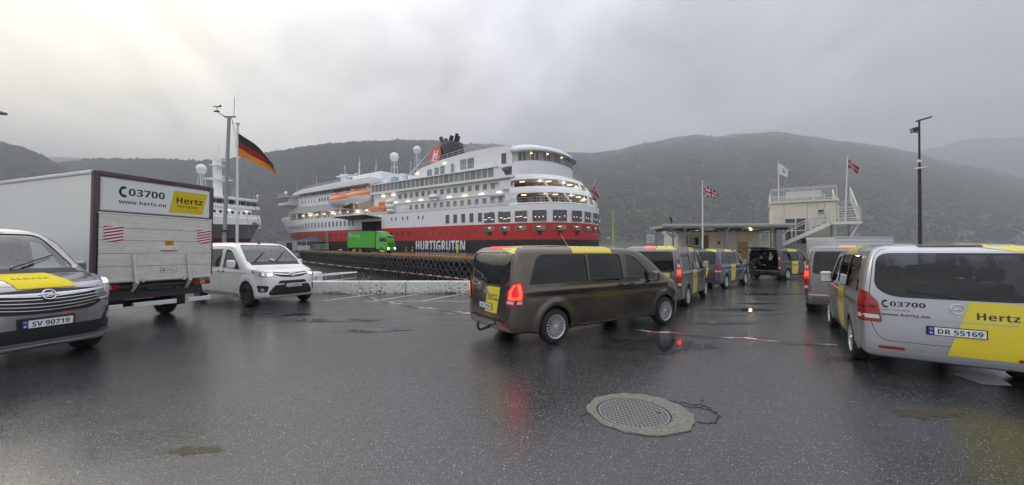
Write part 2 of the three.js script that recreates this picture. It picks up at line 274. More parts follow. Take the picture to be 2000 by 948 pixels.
{ // old trench repairs: seams of tar and slightly different asphalt
  const tar = new THREE.MeshPhysicalMaterial({ color: C(0.012, 0.012, 0.013), roughness: 0.16 });
  const seam = (pts, w) => { const pos = [], idx = [], c = new THREE.CatmullRomCurve3(pts.map(([x, z]) => V(x, 0, z))), n = Math.ceil(c.getLength() / 0.12); for (let i = 0; i <= n; i++) { const q = c.getPointAt(i / n), t = c.getTangentAt(i / n); for (const s of [-1, 1]) { const k = w * (0.5 + 0.5 * Math.abs(n2(i * 0.21, s * 5 + w * 99))), X = q.x - t.z * s * k + 0.03 * n2(i * 0.13, 8), Z = q.z + t.x * s * k; pos.push(X, groundY(Z) + 0.0035, Z); } if (i < n) { const a = i * 2; idx.push(a, a + 1, a + 2, a + 1, a + 3, a + 2); } } const g = new THREE.BufferGeometry(); g.setAttribute('position', new THREE.Float32BufferAttribute(pos, 3)); g.setIndex(idx); g.computeVertexNormals(); struct('tar_seam', g, tar); };
  seam([[3.2, -10.6], [5.5, -10.2], [8.6, -10.9], [12.5, -13.5]], 0.03); seam([[6.5, -14.4], [9.6, -13.9], [13.5, -14.6]], 0.03); seam([[-2.2, -9.7], [0.4, -9.4], [1.6, -9.9]], 0.02);
}
{ // manhole in its concrete collar
  const cx = 1.41, cz = -4.12, y = groundY(cz), t = thing('manhole', 'round iron manhole cover with diamond tread in a rough concrete collar', 'manhole');
  t.position.set(cx, y, cz); t.quaternion.copy(TILT);
  const ring = [], hole = [], n = 80; for (let i = 0; i < n; i++) { const a = i / n * 6.2832, k = 1 + 0.05 * n2(Math.cos(a) * 2.2, Math.sin(a) * 2.2) + 0.012 * n2(i * 0.9, 4); ring.push([Math.cos(a) * 0.56 * k, Math.sin(a) * 0.53 * k]); hole.push([-0.07 + Math.cos(a) * 0.398, Math.sin(a) * 0.385 - 0.01]); }
  const s = shapeOf(ring); s.holes.push(new THREE.Path(hole.map((p) => new THREE.Vector2(...p))));
  const g = new THREE.ExtrudeGeometry(s, { depth: 0.012, bevelEnabled: false }); g.rotateX(-Math.PI / 2);
  const cn = 256, cd = new Uint8Array(cn * cn * 4), rr = rngOf(6); for (let i = 0; i < cn * cn; i++) { const v = 112 + 34 * fbm2((i % cn) / 24, Math.floor(i / cn) / 24, 4) + 34 * (rr() - 0.5) + (rr() > 0.97 ? -40 : 0); cd.set([v * 1.02, v, v * 0.92, 255], i * 4); }
  const cm = new THREE.DataTexture(cd, cn, cn); cm.colorSpace = THREE.SRGBColorSpace; cm.magFilter = THREE.LinearFilter; cm.wrapS = cm.wrapT = THREE.RepeatWrapping; cm.needsUpdate = true; cm.repeat.set(1.6, 1.6);
  mk('collar', g, new THREE.MeshStandardMaterial({ map: cm, bumpMap: cm, bumpScale: 0.006, roughness: 0.62 }), t);
  const iron = std(0.26, 0.25, 0.24, 0.4, { metalness: 0.15 }), dark = std(0.03, 0.03, 0.03, 0.5);
  const lid = new THREE.CylinderGeometry(0.375, 0.375, 0.02, 56); lid.translate(-0.07, -0.001, 0.01); mk('cover', lid, iron, t);
  const rim = new THREE.RingGeometry(0.372, 0.4, 56); rim.rotateX(-Math.PI / 2); rim.translate(-0.07, 0.0045, 0.01); mk('frame', rim, dark, t);
  const ribs = []; for (let d = -1; d <= 1; d += 2) for (let k = -9; k <= 9; k++) { const o = k * 0.042, h = Math.sqrt(Math.max(0, 0.36 * 0.36 - o * o)) ; if (h < 0.05) continue; const b = box(-h, h, 0.008, 0.0125, o - 0.0022, o + 0.0022); b.rotateY(d * 0.95 + 0.5); b.translate(-0.07, 0, 0.01); ribs.push(b); }
  mk('tread', join(ribs), dark, t);
  mk('lifting_hole', T(new THREE.CylinderGeometry(0.02, 0.02, 0.006, 14), 0.2, 0.0125, 0.03), dark, t);
  // cracks round it: open joints in the asphalt
  const crack = (pts, w) => { const geo = []; for (let i = 1; i < pts.length; i++) { const a = pts[i - 1], b = pts[i]; geo.push(flatBar([a[0], 0, a[1]], [b[0], 0, b[1]], w * (0.7 + 0.6 * rnd0()), 0.004)); } return join(geo); };
  const arc = (r, a0, a1, n, jx, ox = 0) => Array.from({ length: n + 1 }, (_, i) => { const a = lerp(a0, a1, i / n), k = r + jx * n2(i * 0.8, r * 20 + ox); return [Math.cos(a) * k + ox, -Math.sin(a) * k * 0.95]; });
  const cr = [crack(arc(0.58, 0.25, 3.2, 40, 0.035), 0.01), crack(arc(0.24, -1.3, 1.1, 22, 0.07, 0.6), 0.006), crack([[0.5, -0.3], [0.62, -0.26], [0.7, -0.2], [0.78, -0.22], [0.86, -0.12]], 0.006), crack([[0.55, -0.2], [0.66, -0.12], [0.72, -0.14], [0.82, -0.04], [0.84, 0.06]], 0.006), crack([[0.8, -0.24], [0.84, -0.32], [0.9, -0.36]], 0.005), crack([[-0.56, 0.02], [-0.68, 0.1], [-0.66, 0.22]], 0.005), crack([[0.52, 0.22], [0.62, 0.27], [0.74, 0.22]], 0.007)];
  const c = tag(mk('asphalt_crack', join(cr), dark), 'dark jagged cracks in the asphalt around the manhole collar', 'crack'); c.position.set(cx, y + 0.003, cz); c.quaternion.copy(TILT);
}
{ // low white wall along the quay
  const n = 512, d = new Uint8Array(n * n * 4), hb = new Uint8Array(n * n * 4);
  for (let y = 0; y < n; y++) for (let x = 0; x < n; x++) {
    const u = x / n * 6, v = y / n * 0.9, p = fbm2(u * 5, v * 9, 5) + 0.5 * (0.3 - v) + 0.4 * fbm2(u * 0.7 + 3, 1, 2) - 0.1, bare = sstep(0.3, 0.36, p + 0.1 * n2(u * 40, v * 40)), k = 218 + 14 * fbm2(u * 3, v * 3, 3) - 26 * sstep(0.2, 0, v);
    const c = [lerp(k, 104, bare), lerp(k, 100, bare), lerp(k * 0.975, 90, bare)]; d.set([...c.map((q) => clamp(q, 0, 255)), 255], (y * n + x) * 4); const h = 255 - bare * 180 + 20 * n2(u * 60, v * 60); hb.set([clamp(h, 0, 255), clamp(h, 0, 255), clamp(h, 0, 255), 255], (y * n + x) * 4);
  }
  const map = new THREE.DataTexture(d, n, n), bmp = new THREE.DataTexture(hb, n, n); map.colorSpace = THREE.SRGBColorSpace; for (const t of [map, bmp]) { t.wrapS = t.wrapT = THREE.RepeatWrapping; t.magFilter = THREE.LinearFilter; t.needsUpdate = true; }
  const mat = new THREE.MeshStandardMaterial({ map, bumpMap: bmp, bumpScale: 0.012, roughness: 0.5 });
  const w = thing('quay_kerb_wall', 'low white concrete wall with peeling paint along the harbour edge', 'wall', [0, groundY(-15.8), 0]);
  for (let i = 0; i < 3; i++) {
    const x0 = -10.5 + i * 6 + 0.02, x1 = x0 + 5.96, g = new RoundedBoxGeometry(5.96, 0.56, 0.42, 3, 0.035); g.translate((x0 + x1) / 2, 0.22, -15.92);
    const p = g.attributes.position, uv = g.attributes.uv, nn = g.attributes.normal; for (let k = 0; k < p.count; k++) uv.setXY(k, (p.getX(k) + 23) / 6 + i * 0.37, (p.getY(k) + 0.06 + (Math.abs(nn.getY(k)) > 0.7 ? 0.3 + p.getZ(k) + 16 : 0)) / 0.9);
    mk('wall_block', g, mat, w);
  }
  // tufts in the joint at its foot, weeds behind
  const rnd = rngOf(41), blades = [], blade = (x, y, z, h, lean, a, w) => { const q = V(Math.cos(a), 0, Math.sin(a)), s = V(-Math.sin(a) * w, 0, Math.cos(a) * w); const b = new THREE.BufferGeometry(), t = V(x, y + h, z).addScaledVector(q, lean), m = V(x, y + h * 0.55, z).addScaledVector(q, lean * 0.3); b.setAttribute('position', new THREE.Float32BufferAttribute([x - s.x, y, z - s.z, x + s.x, y, z + s.z, m.x + s.x, m.y, m.z + s.z, x - s.x, y, z - s.z, m.x + s.x, m.y, m.z + s.z, m.x - s.x, m.y, m.z - s.z, m.x - s.x, m.y, m.z - s.z, m.x + s.x, m.y, m.z + s.z, t.x, t.y, t.z], 3)); b.computeVertexNormals(); return b; };
  const gm = std(0.09, 0.11, 0.035, 0.8, { side: THREE.DoubleSide });
  for (const [c, sp, n] of [[-7.6, 0.5, 60], [-3.2, 0.5, 40], [-2.6, 0.35, 90], [0.0, 0.5, 50], [0.8, 0.3, 60], [-10.5, 0.8, 50]]) for (let i = 0; i < n; i++) { const x = c + sp * (rnd() + rnd() + rnd() - 1.5), z = -15.69 + 0.07 * rnd(); blades.push(blade(x, groundY(z), z, 0.03 + 0.09 * rnd(), 0.07 * rnd(), rnd() * 6.28, 0.006)); }
  const gr = tag(mk('grass', join(blades), gm), 'short ragged grass in the joint at the foot of the white wall', 'grass'); gr.userData.kind = 'stuff';
  const weed = (x, z, h, n, label, seed) => { const r = rngOf(seed), t = thing('weed', label, 'weed', [x, groundY(z), z]), st = [], lf = []; for (let i = 0; i < n; i++) { const a = r() * 6.28, l = h * (0.55 + 0.45 * r()), e = [Math.cos(a) * l * 0.3, l, Math.sin(a) * l * 0.3]; st.push(tube([[0, 0, 0], [e[0] * 0.3, l * 0.5, e[2] * 0.3], e], 0.006, 6, 4)); for (let k = 2; k < 7; k++) { const f = k / 6.5, q = blade(e[0] * f * f, l * f, e[2] * f * f, 0.03 + 0.05 * r(), 0.1 + 0.08 * r(), r() * 6.28, 0.022); lf.push(q); } } mk('stem', join(st), std(0.16, 0.17, 0.05, 0.7), t); mk('leaves', join(lf), std(0.3, 0.31, 0.07, 0.7, { side: THREE.DoubleSide }), t); };
  weed(-6.45, -16.3, 0.85, 7, 'tall yellow-green weed growing behind the white wall left of centre', 3);
  weed(0.05, -15.68, 0.32, 6, 'small green weed at the wall foot beside the brown van', 8);
}

// ---------------------------------------------------------------- vans: one body solid per kind of van, skinned, opened and cut into panels
// A body is where three outlines meet with rounded edges: side (x along, y up), plan (x along, half width) and section (half width, y).
const evaluator = new Evaluator(); evaluator.useGroups = true; evaluator.attributes = ['position', 'normal'];
function smoothClosed(pts, n, tension = 0.5) { const c = new THREE.CatmullRomCurve3(pts.map((p) => V(p[0], p[1], 0)), true, 'centripetal', tension); return c.getSpacedPoints(n).slice(0, n).map((v) => [v.x, v.y]); }
function polySdf(pts) {   // signed distance to a closed outline, inside negative
  const n = pts.length, X = new Float64Array(n), Y = new Float64Array(n), DX = new Float64Array(n), DY = new Float64Array(n), IL = new Float64Array(n);
  for (let i = 0; i < n; i++) { X[i] = pts[i][0]; Y[i] = pts[i][1]; const q = pts[(i + 1) % n]; DX[i] = q[0] - X[i]; DY[i] = q[1] - Y[i]; IL[i] = 1 / Math.max(1e-12, DX[i] * DX[i] + DY[i] * DY[i]); }
  return (x, y) => {
    let best = 1e9, ins = false;
    for (let i = 0; i < n; i++) {
      const px = x - X[i], py = y - Y[i]; let t = (px * DX[i] + py * DY[i]) * IL[i]; t = t < 0 ? 0 : t > 1 ? 1 : t;
      const ex = px - t * DX[i], ey = py - t * DY[i], d = ex * ex + ey * ey; if (d < best) best = d;
      const y1 = Y[i] + DY[i]; if ((Y[i] > y) !== (y1 > y) && x < X[i] + DX[i] * (y - Y[i]) / DY[i]) ins = !ins;
    }
    return ins ? -Math.sqrt(best) : Math.sqrt(best);
  };
}
const smax = (a, b, k) => { const h = Math.max(k - Math.abs(a - b), 0) / k; return Math.max(a, b) + h * h * k * 0.25; };
function bodySolid(s) {
  const side = polySdf(smoothClosed(s.side, 110)), plan = polySdf(smoothClosed([...s.plan, ...s.plan.map(([x, z]) => [x, -z]).reverse()], 90)), sec = polySdf(smoothClosed([...s.section, ...s.section.map(([z, y]) => [-z, y]).reverse()], 70));
  const f = (x, y, z) => smax(smax(side(x, y), plan(x, z), s.k1), sec(z, y), s.k2) + (s.detail ? s.detail(x, y, Math.abs(z)) : 0);
  const grad = (x, y, z) => { const e = 0.004, v = V(f(x + e, y, z) - f(x - e, y, z), f(x, y + e, z) - f(x, y - e, z), f(x, y, z + e) - f(x, y, z - e)); return v.normalize(); };
  const cast = (o, d, level = 0, far = 4) => { let t = 0; for (let i = 0; i < 80 && t < far; i++) { const v = f(o.x + d.x * t, o.y + d.y * t, o.z + d.z * t) - level; if (v < 2e-4) break; t += v * 0.92; } return V(o.x + d.x * t, o.y + d.y * t, o.z + d.z * t); };
  return { f, grad, cast, s };
}
function skin(b, nx, ny, nz, level, inward) {
  const s = b.s, ids = new Map(), pos = [], nor = [], idx = [], cy = 0.72;
  const at = (i, j, k) => {
    const key = (i * 1000 + j) * 1000 + k; if (ids.has(key)) return ids.get(key);
    const p = V(lerp(s.xr, s.xf, i / nx), lerp(s.yb, s.yt, j / ny), lerp(-s.hw, s.hw, k / nz)), c = V(clamp(p.x, s.xr + 0.75, s.xf - 0.75), cy, 0), d = c.clone().sub(p), L = d.length(); d.divideScalar(L);
    const o = p.clone().addScaledVector(d, -0.5), q = b.cast(o, d, level, L + 0.5), g = b.grad(q.x, q.y, q.z); if (inward) g.negate();
    const id = pos.length / 3; pos.push(q.x, q.y, q.z); nor.push(g.x, g.y, g.z); ids.set(key, id); return id;
  };
  const quad = (a, b2, c, d) => { if (inward) idx.push(a, c, b2, a, d, c); else idx.push(a, b2, c, a, c, d); };
  for (let i = 0; i < nx; i++) for (let j = 0; j < ny; j++) { quad(at(i, j, nz), at(i + 1, j, nz), at(i + 1, j + 1, nz), at(i, j + 1, nz)); quad(at(i, j, 0), at(i, j + 1, 0), at(i + 1, j + 1, 0), at(i + 1, j, 0)); }
  for (let i = 0; i < nx; i++) for (let k = 0; k < nz; k++) { quad(at(i, ny, k), at(i, ny, k + 1), at(i + 1, ny, k + 1), at(i + 1, ny, k)); quad(at(i, 0, k), at(i + 1, 0, k), at(i + 1, 0, k + 1), at(i, 0, k + 1)); }
  for (let j = 0; j < ny; j++) for (let k = 0; k < nz; k++) { quad(at(nx, j, k), at(nx, j + 1, k), at(nx, j + 1, k + 1), at(nx, j, k + 1)); quad(at(0, j, k), at(0, j, k + 1), at(0, j + 1, k + 1), at(0, j + 1, k)); }
  return { pos, nor, idx };
}
const PH = [0, 1, 2].map(() => new THREE.MeshBasicMaterial());   // paint, lining and cut edge, filled in per van
function shellOf(b) {
  const o = skin(b, 92, 30, 30, 0, false), i = skin(b, 46, 16, 16, -0.055, true), n = o.pos.length / 3;
  const g = new THREE.BufferGeometry(); g.setAttribute('position', new THREE.Float32BufferAttribute([...o.pos, ...i.pos], 3)); g.setAttribute('normal', new THREE.Float32BufferAttribute([...o.nor, ...i.nor], 3)); g.setIndex([...o.idx, ...i.idx.map((v) => v + n)]);
  g.addGroup(0, o.idx.length, 0); g.addGroup(o.idx.length, i.idx.length, 1);
  return new Brush(g, [PH[0], PH[1]]);
}
// prisms that cut: an outline seen from the side (x, y), the end (z, y) or above (x, z)
function prism(shape, from, to, axis) {
  const g = new THREE.ExtrudeGeometry(shape, { depth: to - from, bevelEnabled: false, curveSegments: 5 });
  if (axis === 'z') g.translate(0, 0, from);
  else if (axis === 'x') { g.translate(0, 0, from); g.applyMatrix4(new THREE.Matrix4().makeBasis(V(0, 0, -1), V(0, 1, 0), V(1, 0, 0))); }   // outline (z', y), z = -z'
  else { g.translate(0, 0, from); g.applyMatrix4(new THREE.Matrix4().makeBasis(V(1, 0, 0), V(0, 0, -1), V(0, 1, 0))); }   // outline (x, -z)
  g.deleteAttribute('uv'); g.clearGroups(); const b = new Brush(g, [PH[2]]); b.updateMatrixWorld(); return b;
}
const grow = (pts, d) => {   // outline pushed out by d
  let A = 0; const n = pts.length; for (let i = 0; i < n; i++) { const p = pts[i], q = pts[(i + 1) % n]; A += p[0] * q[1] - q[0] * p[1]; } const s = A > 0 ? 1 : -1;
  return pts.map((p, i) => { const a = pts[(i + n - 1) % n], b = pts[(i + 1) % n]; let n1 = [p[1] - a[1], a[0] - p[0]], n2v = [b[1] - p[1], p[0] - b[0]]; const l1 = Math.hypot(...n1), l2 = Math.hypot(...n2v); n1 = n1.map((v) => v / l1); n2v = n2v.map((v) => v / l2); const k = d * s / Math.max(0.35, 1 + n1[0] * n2v[0] + n1[1] * n2v[1]); return [p[0] + (n1[0] + n2v[0]) * k, p[1] + (n1[1] + n2v[1]) * k, p[2]]; });
};
// a patch lies on the body: outline in a plane, thrown onto the body along dir, lifted by `lift`, with a turned-in rim
function patch(b, shape, plane, lift = 0.003, rim = 0.012, edge = 0.07) {
  let g = new THREE.ShapeGeometry(shape, 6); g.deleteAttribute('normal');
  const base = g.index ? g.toNonIndexed() : g; const fine = new TessellateModifier(edge, 7).modify(base);
  const p = fine.attributes.position, n = p.count, bb = new THREE.Box2().setFromPoints(shape.getPoints(6)), w = bb.max.x - bb.min.x, h = bb.max.y - bb.min.y;
  const pos = [], nor = [], uv = [], cache = new Map();
  const put = (x, y, l) => { const key = Math.round(x * 4e4) + ',' + Math.round(y * 4e4); let c = cache.get(key); if (!c) { const o = plane.o.clone().addScaledVector(plane.u, x).addScaledVector(plane.v, y), q = b.cast(o, plane.d); c = [q, b.grad(q.x, q.y, q.z)]; cache.set(key, c); } pos.push(c[0].x + c[1].x * l, c[0].y + c[1].y * l, c[0].z + c[1].z * l); nor.push(c[1].x, c[1].y, c[1].z); uv.push((x - bb.min.x) / w, (y - bb.min.y) / h); return c; };
  const flip = V(0, 0, 0).crossVectors(plane.u, plane.v).dot(plane.d) > 0;
  for (let i = 0; i < n; i += 3) for (const k of flip ? [0, 2, 1] : [0, 1, 2]) put(p.getX(i + k), p.getY(i + k), lift);
  if (rim > 0) {
    const out = shape.getPoints(6), cw = THREE.ShapeUtils.isClockWise(out);
    for (let i = 0; i < out.length; i++) { const a = out[i], c = out[(i + 1) % out.length], L = a.distanceTo(c); if (L < 1e-6) continue; const m = Math.max(1, Math.ceil(L / edge)); for (let k = 0; k < m; k++) { const A = a.clone().lerp(c, k / m), B = a.clone().lerp(c, (k + 1) / m); const f = flip !== cw; const q = f ? [[B, 0], [A, 0], [A, 1], [B, 0], [A, 1], [B, 1]] : [[A, 0], [B, 0], [B, 1], [A, 0], [B, 1], [A, 1]]; for (const [P, low] of q) put(P.x, P.y, low ? lift - rim : lift); } }
  }
  const r = new THREE.BufferGeometry(); r.setAttribute('position', new THREE.Float32BufferAttribute(pos, 3)); r.setAttribute('normal', new THREE.Float32BufferAttribute(nor, 3)); r.setAttribute('uv', new THREE.Float32BufferAttribute(uv, 2)); return r;
}
const PL = {   // planes a patch is drawn in: right and left side (x, y), rear and front (right of the viewer, y), top (x, z)
  right: { o: V(0, 0, 2), u: V(1, 0, 0), v: V(0, 1, 0), d: V(0, 0, -1) }, left: { o: V(0, 0, -2), u: V(1, 0, 0), v: V(0, 1, 0), d: V(0, 0, 1) },
  rear: { o: V(-2.5, 0, 0), u: V(0, 0, 1), v: V(0, 1, 0), d: V(1, 0, 0) }, front: { o: V(6, 0, 0), u: V(0, 0, 1), v: V(0, 1, 0), d: V(-1, 0, 0) },
  top: { o: V(0, 3, 0), u: V(1, 0, 0), v: V(0, 0, 1), d: V(0, -1, 0) },
  cornerR: { o: V(-2.4, 0, 2.4), u: V(0.7071, 0, 0.7071), v: V(0, 1, 0), d: V(0.7071, 0, -0.7071) }, cornerL: { o: V(-2.4, 0, -2.4), u: V(0.7071, 0, -0.7071), v: V(0, 1, 0), d: V(0.7071, 0, 0.7071) },
  noseR: { o: V(6, 0, 2.5), u: V(-0.7071, 0, 0.7071), v: V(0, 1, 0), d: V(-0.7071, 0, -0.7071) }, noseL: { o: V(6, 0, -2.5), u: V(-0.7071, 0, -0.7071), v: V(0, 1, 0), d: V(-0.7071, 0, 0.7071) },
};
function model(spec) {
  const b = bodySolid(spec), parts = {}, panes = {};
  let shell = shellOf(b); shell.updateMatrixWorld();
  const cut = (p) => { const r = evaluator.evaluate(shell, p, SUBTRACTION); r.updateMatrixWorld(); shell = r; };
  for (const x of [0, spec.wb]) for (const s of [-1, 1]) { const c = new THREE.CylinderGeometry(spec.arch, spec.arch, 0.44, 40); c.rotateX(Math.PI / 2); c.translate(x, spec.wheelR + 0.015, s * (spec.hw - 0.12)); c.deleteAttribute('uv'); c.clearGroups(); const q = new Brush(c, [PH[2]]); q.updateMatrixWorld(); cut(q); }
  for (const w of spec.windows) {
    if (w.on === 'side') { cut(prism(shapeOf(w.pts, w.r), -1.3, 1.3, 'z')); for (const sd of ['right', 'left']) (panes[w.name] ??= []).push(patch(b, shapeOf(grow(w.pts, 0.014), w.r + 0.01), PL[sd], -0.012, 0, 0.09)); }
    else { const sh = (d) => shapeOf(d ? grow(w.pts, d) : w.pts, w.r + d), m = (pts) => pts; cut(prism(sh(0), w.on === 'rear' ? -1.6 : spec.screenX, w.on === 'rear' ? 0.2 : 5, 'x')); (panes[w.name] ??= []).push(patch(b, sh(0.014), PL[w.on], -0.012, 0, 0.09)); }
  }
  const take = (name, p, pOut) => { const piece = evaluator.evaluate(shell, p, INTERSECTION); (parts[name] ??= []).push(piece); cut(pOut); };
  for (const d of spec.doors) {
    const a = shapeOf(d.pts, d.r ?? 0.05), g = shapeOf(grow(d.pts, 0.007), (d.r ?? 0.05) + 0.007);
    if (d.on === 'side') for (const s of [1, -1]) { const [z0, z1] = s > 0 ? [0.25, 1.4] : [-1.4, -0.25]; take(d.name, prism(a, z0, z1, 'z'), prism(g, z0 - 0.004, z1, 'z')); }
    else if (d.on === 'top') take(d.name, prism(a, d.y0, 2.4, 'y'), prism(g, d.y0 - 0.006, 2.4, 'y'));
    else { const [x0, x1] = d.on === 'rear' ? [-1.6, d.x1] : [d.x0, 5]; take(d.name, prism(a, x0, x1, 'x'), prism(g, x0, x1, 'x')); }
  }
  parts.body = [shell]; return { b, parts, panes, spec };
}
// a wheel is a group: tyre, rim (dish, spokes); its axis along z, outer face towards +z
const rubber = std(0.018, 0.018, 0.019, 0.75), blackPl = std(0.02, 0.021, 0.022, 0.55), chrome = std(0.7, 0.71, 0.72, 0.16, { metalness: 1 }), alloy = std(0.7, 0.7, 0.7, 0.34, { metalness: 0.6 }), alloyDark = std(0.06, 0.062, 0.065, 0.35, { metalness: 0.6 }), lining = std(0.016, 0.016, 0.017, 0.85), seatCloth = std(0.028, 0.03, 0.034, 0.9);
function wheelGeo(R, rimR, w, spokes, steel) {
  const pr = [[rimR - 0.006, -w / 2 + 0.01], [rimR + 0.02, -w / 2], [R - 0.025, -w / 2 + 0.004], [R - 0.004, -w / 2 + 0.03], [R, -w * 0.2], [R, w * 0.2], [R - 0.004, w / 2 - 0.03], [R - 0.025, w / 2 - 0.004], [rimR + 0.02, w / 2], [rimR - 0.006, w / 2 - 0.012]];
  const tyre = new THREE.LatheGeometry(pr.map((p) => new THREE.Vector2(...p)), 48); tyre.rotateX(Math.PI / 2);
  const grooves = []; for (const z of [-0.05, 0, 0.05]) { const t = new THREE.TorusGeometry(R - 0.001, 0.004, 4, 48); t.translate(0, 0, z); grooves.push(t); }
  const z0 = w / 2 - 0.02, rp = [[rimR, z0 + 0.014], [rimR - 0.012, z0 + 0.016], [rimR - 0.02, z0], [rimR - 0.03, -w / 2 + 0.02]];
  const hoop = new THREE.LatheGeometry(rp.map((p) => new THREE.Vector2(...p)), 48); hoop.rotateX(Math.PI / 2);
  const sp = [], n = spokes;
  for (let i = 0; i < n; i++) { const a = i / n * 6.2832, wd = steel ? 0.05 : n > 12 ? 0.021 : 0.036, g = new THREE.BoxGeometry(rimR - 0.055, wd, 0.022); const p = g.attributes.position; for (let k = 0; k < p.count; k++) { const far = p.getX(k) > 0; if (!far) p.setY(k, p.getY(k) * (n > 12 ? 0.6 : 1.15)); p.setZ(k, p.getZ(k) + (far ? 0.004 : -0.012)); } g.translate((rimR - 0.055) / 2 + 0.045, 0, z0 - 0.006); g.rotateZ(a); g.computeVertexNormals(); sp.push(g); }
  const hub = new THREE.CylinderGeometry(0.05, 0.06, 0.03, 24); hub.rotateX(Math.PI / 2); hub.translate(0, 0, z0 - 0.008);
  const back = new THREE.CircleGeometry(rimR - 0.02, 40); back.translate(0, 0, z0 - 0.06);
  const nuts = []; for (let i = 0; i < 5; i++) { const a = i / 5 * 6.2832; nuts.push(T(new THREE.CylinderGeometry(0.009, 0.009, 0.016, 8).rotateX(Math.PI / 2), Math.cos(a) * 0.056, Math.sin(a) * 0.056, z0 + 0.004)); }
  const cap = new THREE.CylinderGeometry(0.026, 0.03, 0.014, 20); cap.rotateX(Math.PI / 2); cap.translate(0, 0, z0 + 0.012);
  return { tyre: join([tyre, ...grooves]), rim: join([hoop, ...sp, hub, cap]), back: join([back, ...nuts]) };
}
function addWheels(van, spec, wg, rimMat) {
  for (const [x, s] of [[0, 1], [0, -1], [spec.wb, 1], [spec.wb, -1]]) {
    const w = mk('wheel', wg.back, blackPl, van); w.position.set(x, spec.wheelR, s * (spec.hw - 0.125)); if (s < 0) w.rotation.y = Math.PI; if (x > 0 && spec.steer) w.rotation.y += spec.steer; w.rotation.z = x * 0.3 + s;
    mk('tyre', wg.tyre, rubber, w); mk('rim', wg.rim, rimMat, w);
  }
}
function plateTex(str, bg = '#dfe3e4', fg = '#16181a') {
  return canvasTex(512, 112, (c, w, h) => { c.fillStyle = '#101214'; c.fillRect(0, 0, w, h); c.fillStyle = bg; c.fillRect(5, 5, w - 10, h - 10); if (bg !== '#0c5a44') { c.fillStyle = '#1f3f9a'; c.fillRect(5, 5, 58, h - 10); c.fillStyle = '#c23b4a'; c.fillRect(16, 14, 36, 26); c.fillStyle = '#e9edf5'; c.fillRect(26, 14, 8, 26); c.fillRect(16, 23, 36, 8); c.fillStyle = '#22357c'; c.fillRect(28, 14, 4, 26); c.fillRect(16, 25, 36, 4); c.fillStyle = '#e9edf5'; c.font = 'bold 34px sans-serif'; c.textAlign = 'center'; c.fillText('N', 34, 92); } c.fillStyle = fg; c.textAlign = 'center'; c.textBaseline = 'middle'; c.font = 'bold 92px sans-serif'; const tw = c.measureText(str).width; c.save(); c.translate(w / 2 + 28, h / 2 + 4); c.scale(Math.min(1, 400 / tw), 0.98); c.fillText(str, 0, 0); c.restore(); });
}
function plate(van, str, pos, turn, tilt = 0, bg, fg) {
  const g = mk('number_plate', rbox(-0.268, 0.268, -0.06, 0.06, -0.008, 0, 0.008), blackPl, van); g.position.set(...pos); g.rotation.set(0, turn, 0); g.rotateX(tilt);
  const f = new THREE.PlaneGeometry(0.52, 0.112); f.translate(0, 0, 0.0035); mk('plate_face', f, new THREE.MeshStandardMaterial({ map: plateTex(str, bg, fg), roughness: 0.35 }), g);
}
// the hire firm's livery: yellow with its name in black
const YEL = C(0.74, 0.6, 0.02), yellow = new THREE.MeshPhysicalMaterial({ color: YEL, roughness: 0.35, clearcoat: 0.8, clearcoatRoughness: 0.08 });
const css = '#dfcb26';
function brandTex(w, h, items, bg = css) { return canvasTex(w, h, (c) => { c.fillStyle = bg; c.fillRect(0, 0, w, h); for (const it of items) { c.fillStyle = it.fill || '#141517'; c.save(); c.translate(it.x * w, it.y * h); c.scale(it.sx ?? 1, it.mirror ? -1 : 1); if (it.rot) c.rotate(it.rot); c.textAlign = it.align || 'center'; c.textBaseline = 'middle'; c.font = `bold ${it.size * h}px sans-serif`; c.fillText(it.t, 0, 0); c.restore(); } }); }
const decal = (tex, o = {}) => new THREE.MeshPhysicalMaterial({ map: tex, roughness: 0.35, clearcoat: 0.8, clearcoatRoughness: 0.08, ...o });
const GLASS = { dark: new THREE.MeshPhysicalMaterial({ color: C(0.13, 0.14, 0.15), roughness: 0.02, transmission: 1, thickness: 0, ior: 1.75 }), tinted: new THREE.MeshPhysicalMaterial({ color: C(0.36, 0.38, 0.38), roughness: 0.02, transmission: 1, thickness: 0, ior: 1.6 }), screen: new THREE.MeshPhysicalMaterial({ color: C(0.5, 0.56, 0.58), roughness: 0.02, transmission: 1, thickness: 0, ior: 2.0 }), privacy: new THREE.MeshPhysicalMaterial({ color: C(0.035, 0.038, 0.042), roughness: 0.02, transmission: 1, thickness: 0, ior: 1.6 }), clear: new THREE.MeshPhysicalMaterial({ color: C(0.66, 0.74, 0.72), roughness: 0.01, transmission: 1, thickness: 0, ior: 1.5 }) };
const MAT = { redLens: new THREE.MeshPhysicalMaterial({ color: C(0.3, 0.006, 0.008), roughness: 0.12, clearcoat: 1, clearcoatRoughness: 0.03 }), whiteLens: new THREE.MeshPhysicalMaterial({ color: C(0.62, 0.62, 0.6), roughness: 0.12, clearcoat: 1 }), redGlow: glow(1, 0.012, 0.008, 0.5, C(0.4, 0.01, 0.01)), hotGlow: glow(1, 0.035, 0.016, 3, C(0.5, 0.03, 0.02)), amber: std(0.6, 0.2, 0.02, 0.2), lampClear: new THREE.MeshPhysicalMaterial({ color: C(0.3, 0.31, 0.32), metalness: 0.5, roughness: 0.1, clearcoat: 1 }), headGlow: glow(1, 0.93, 0.74, 4, C(0.8, 0.8, 0.75)), seam: std(0.006, 0.006, 0.006, 0.9) };
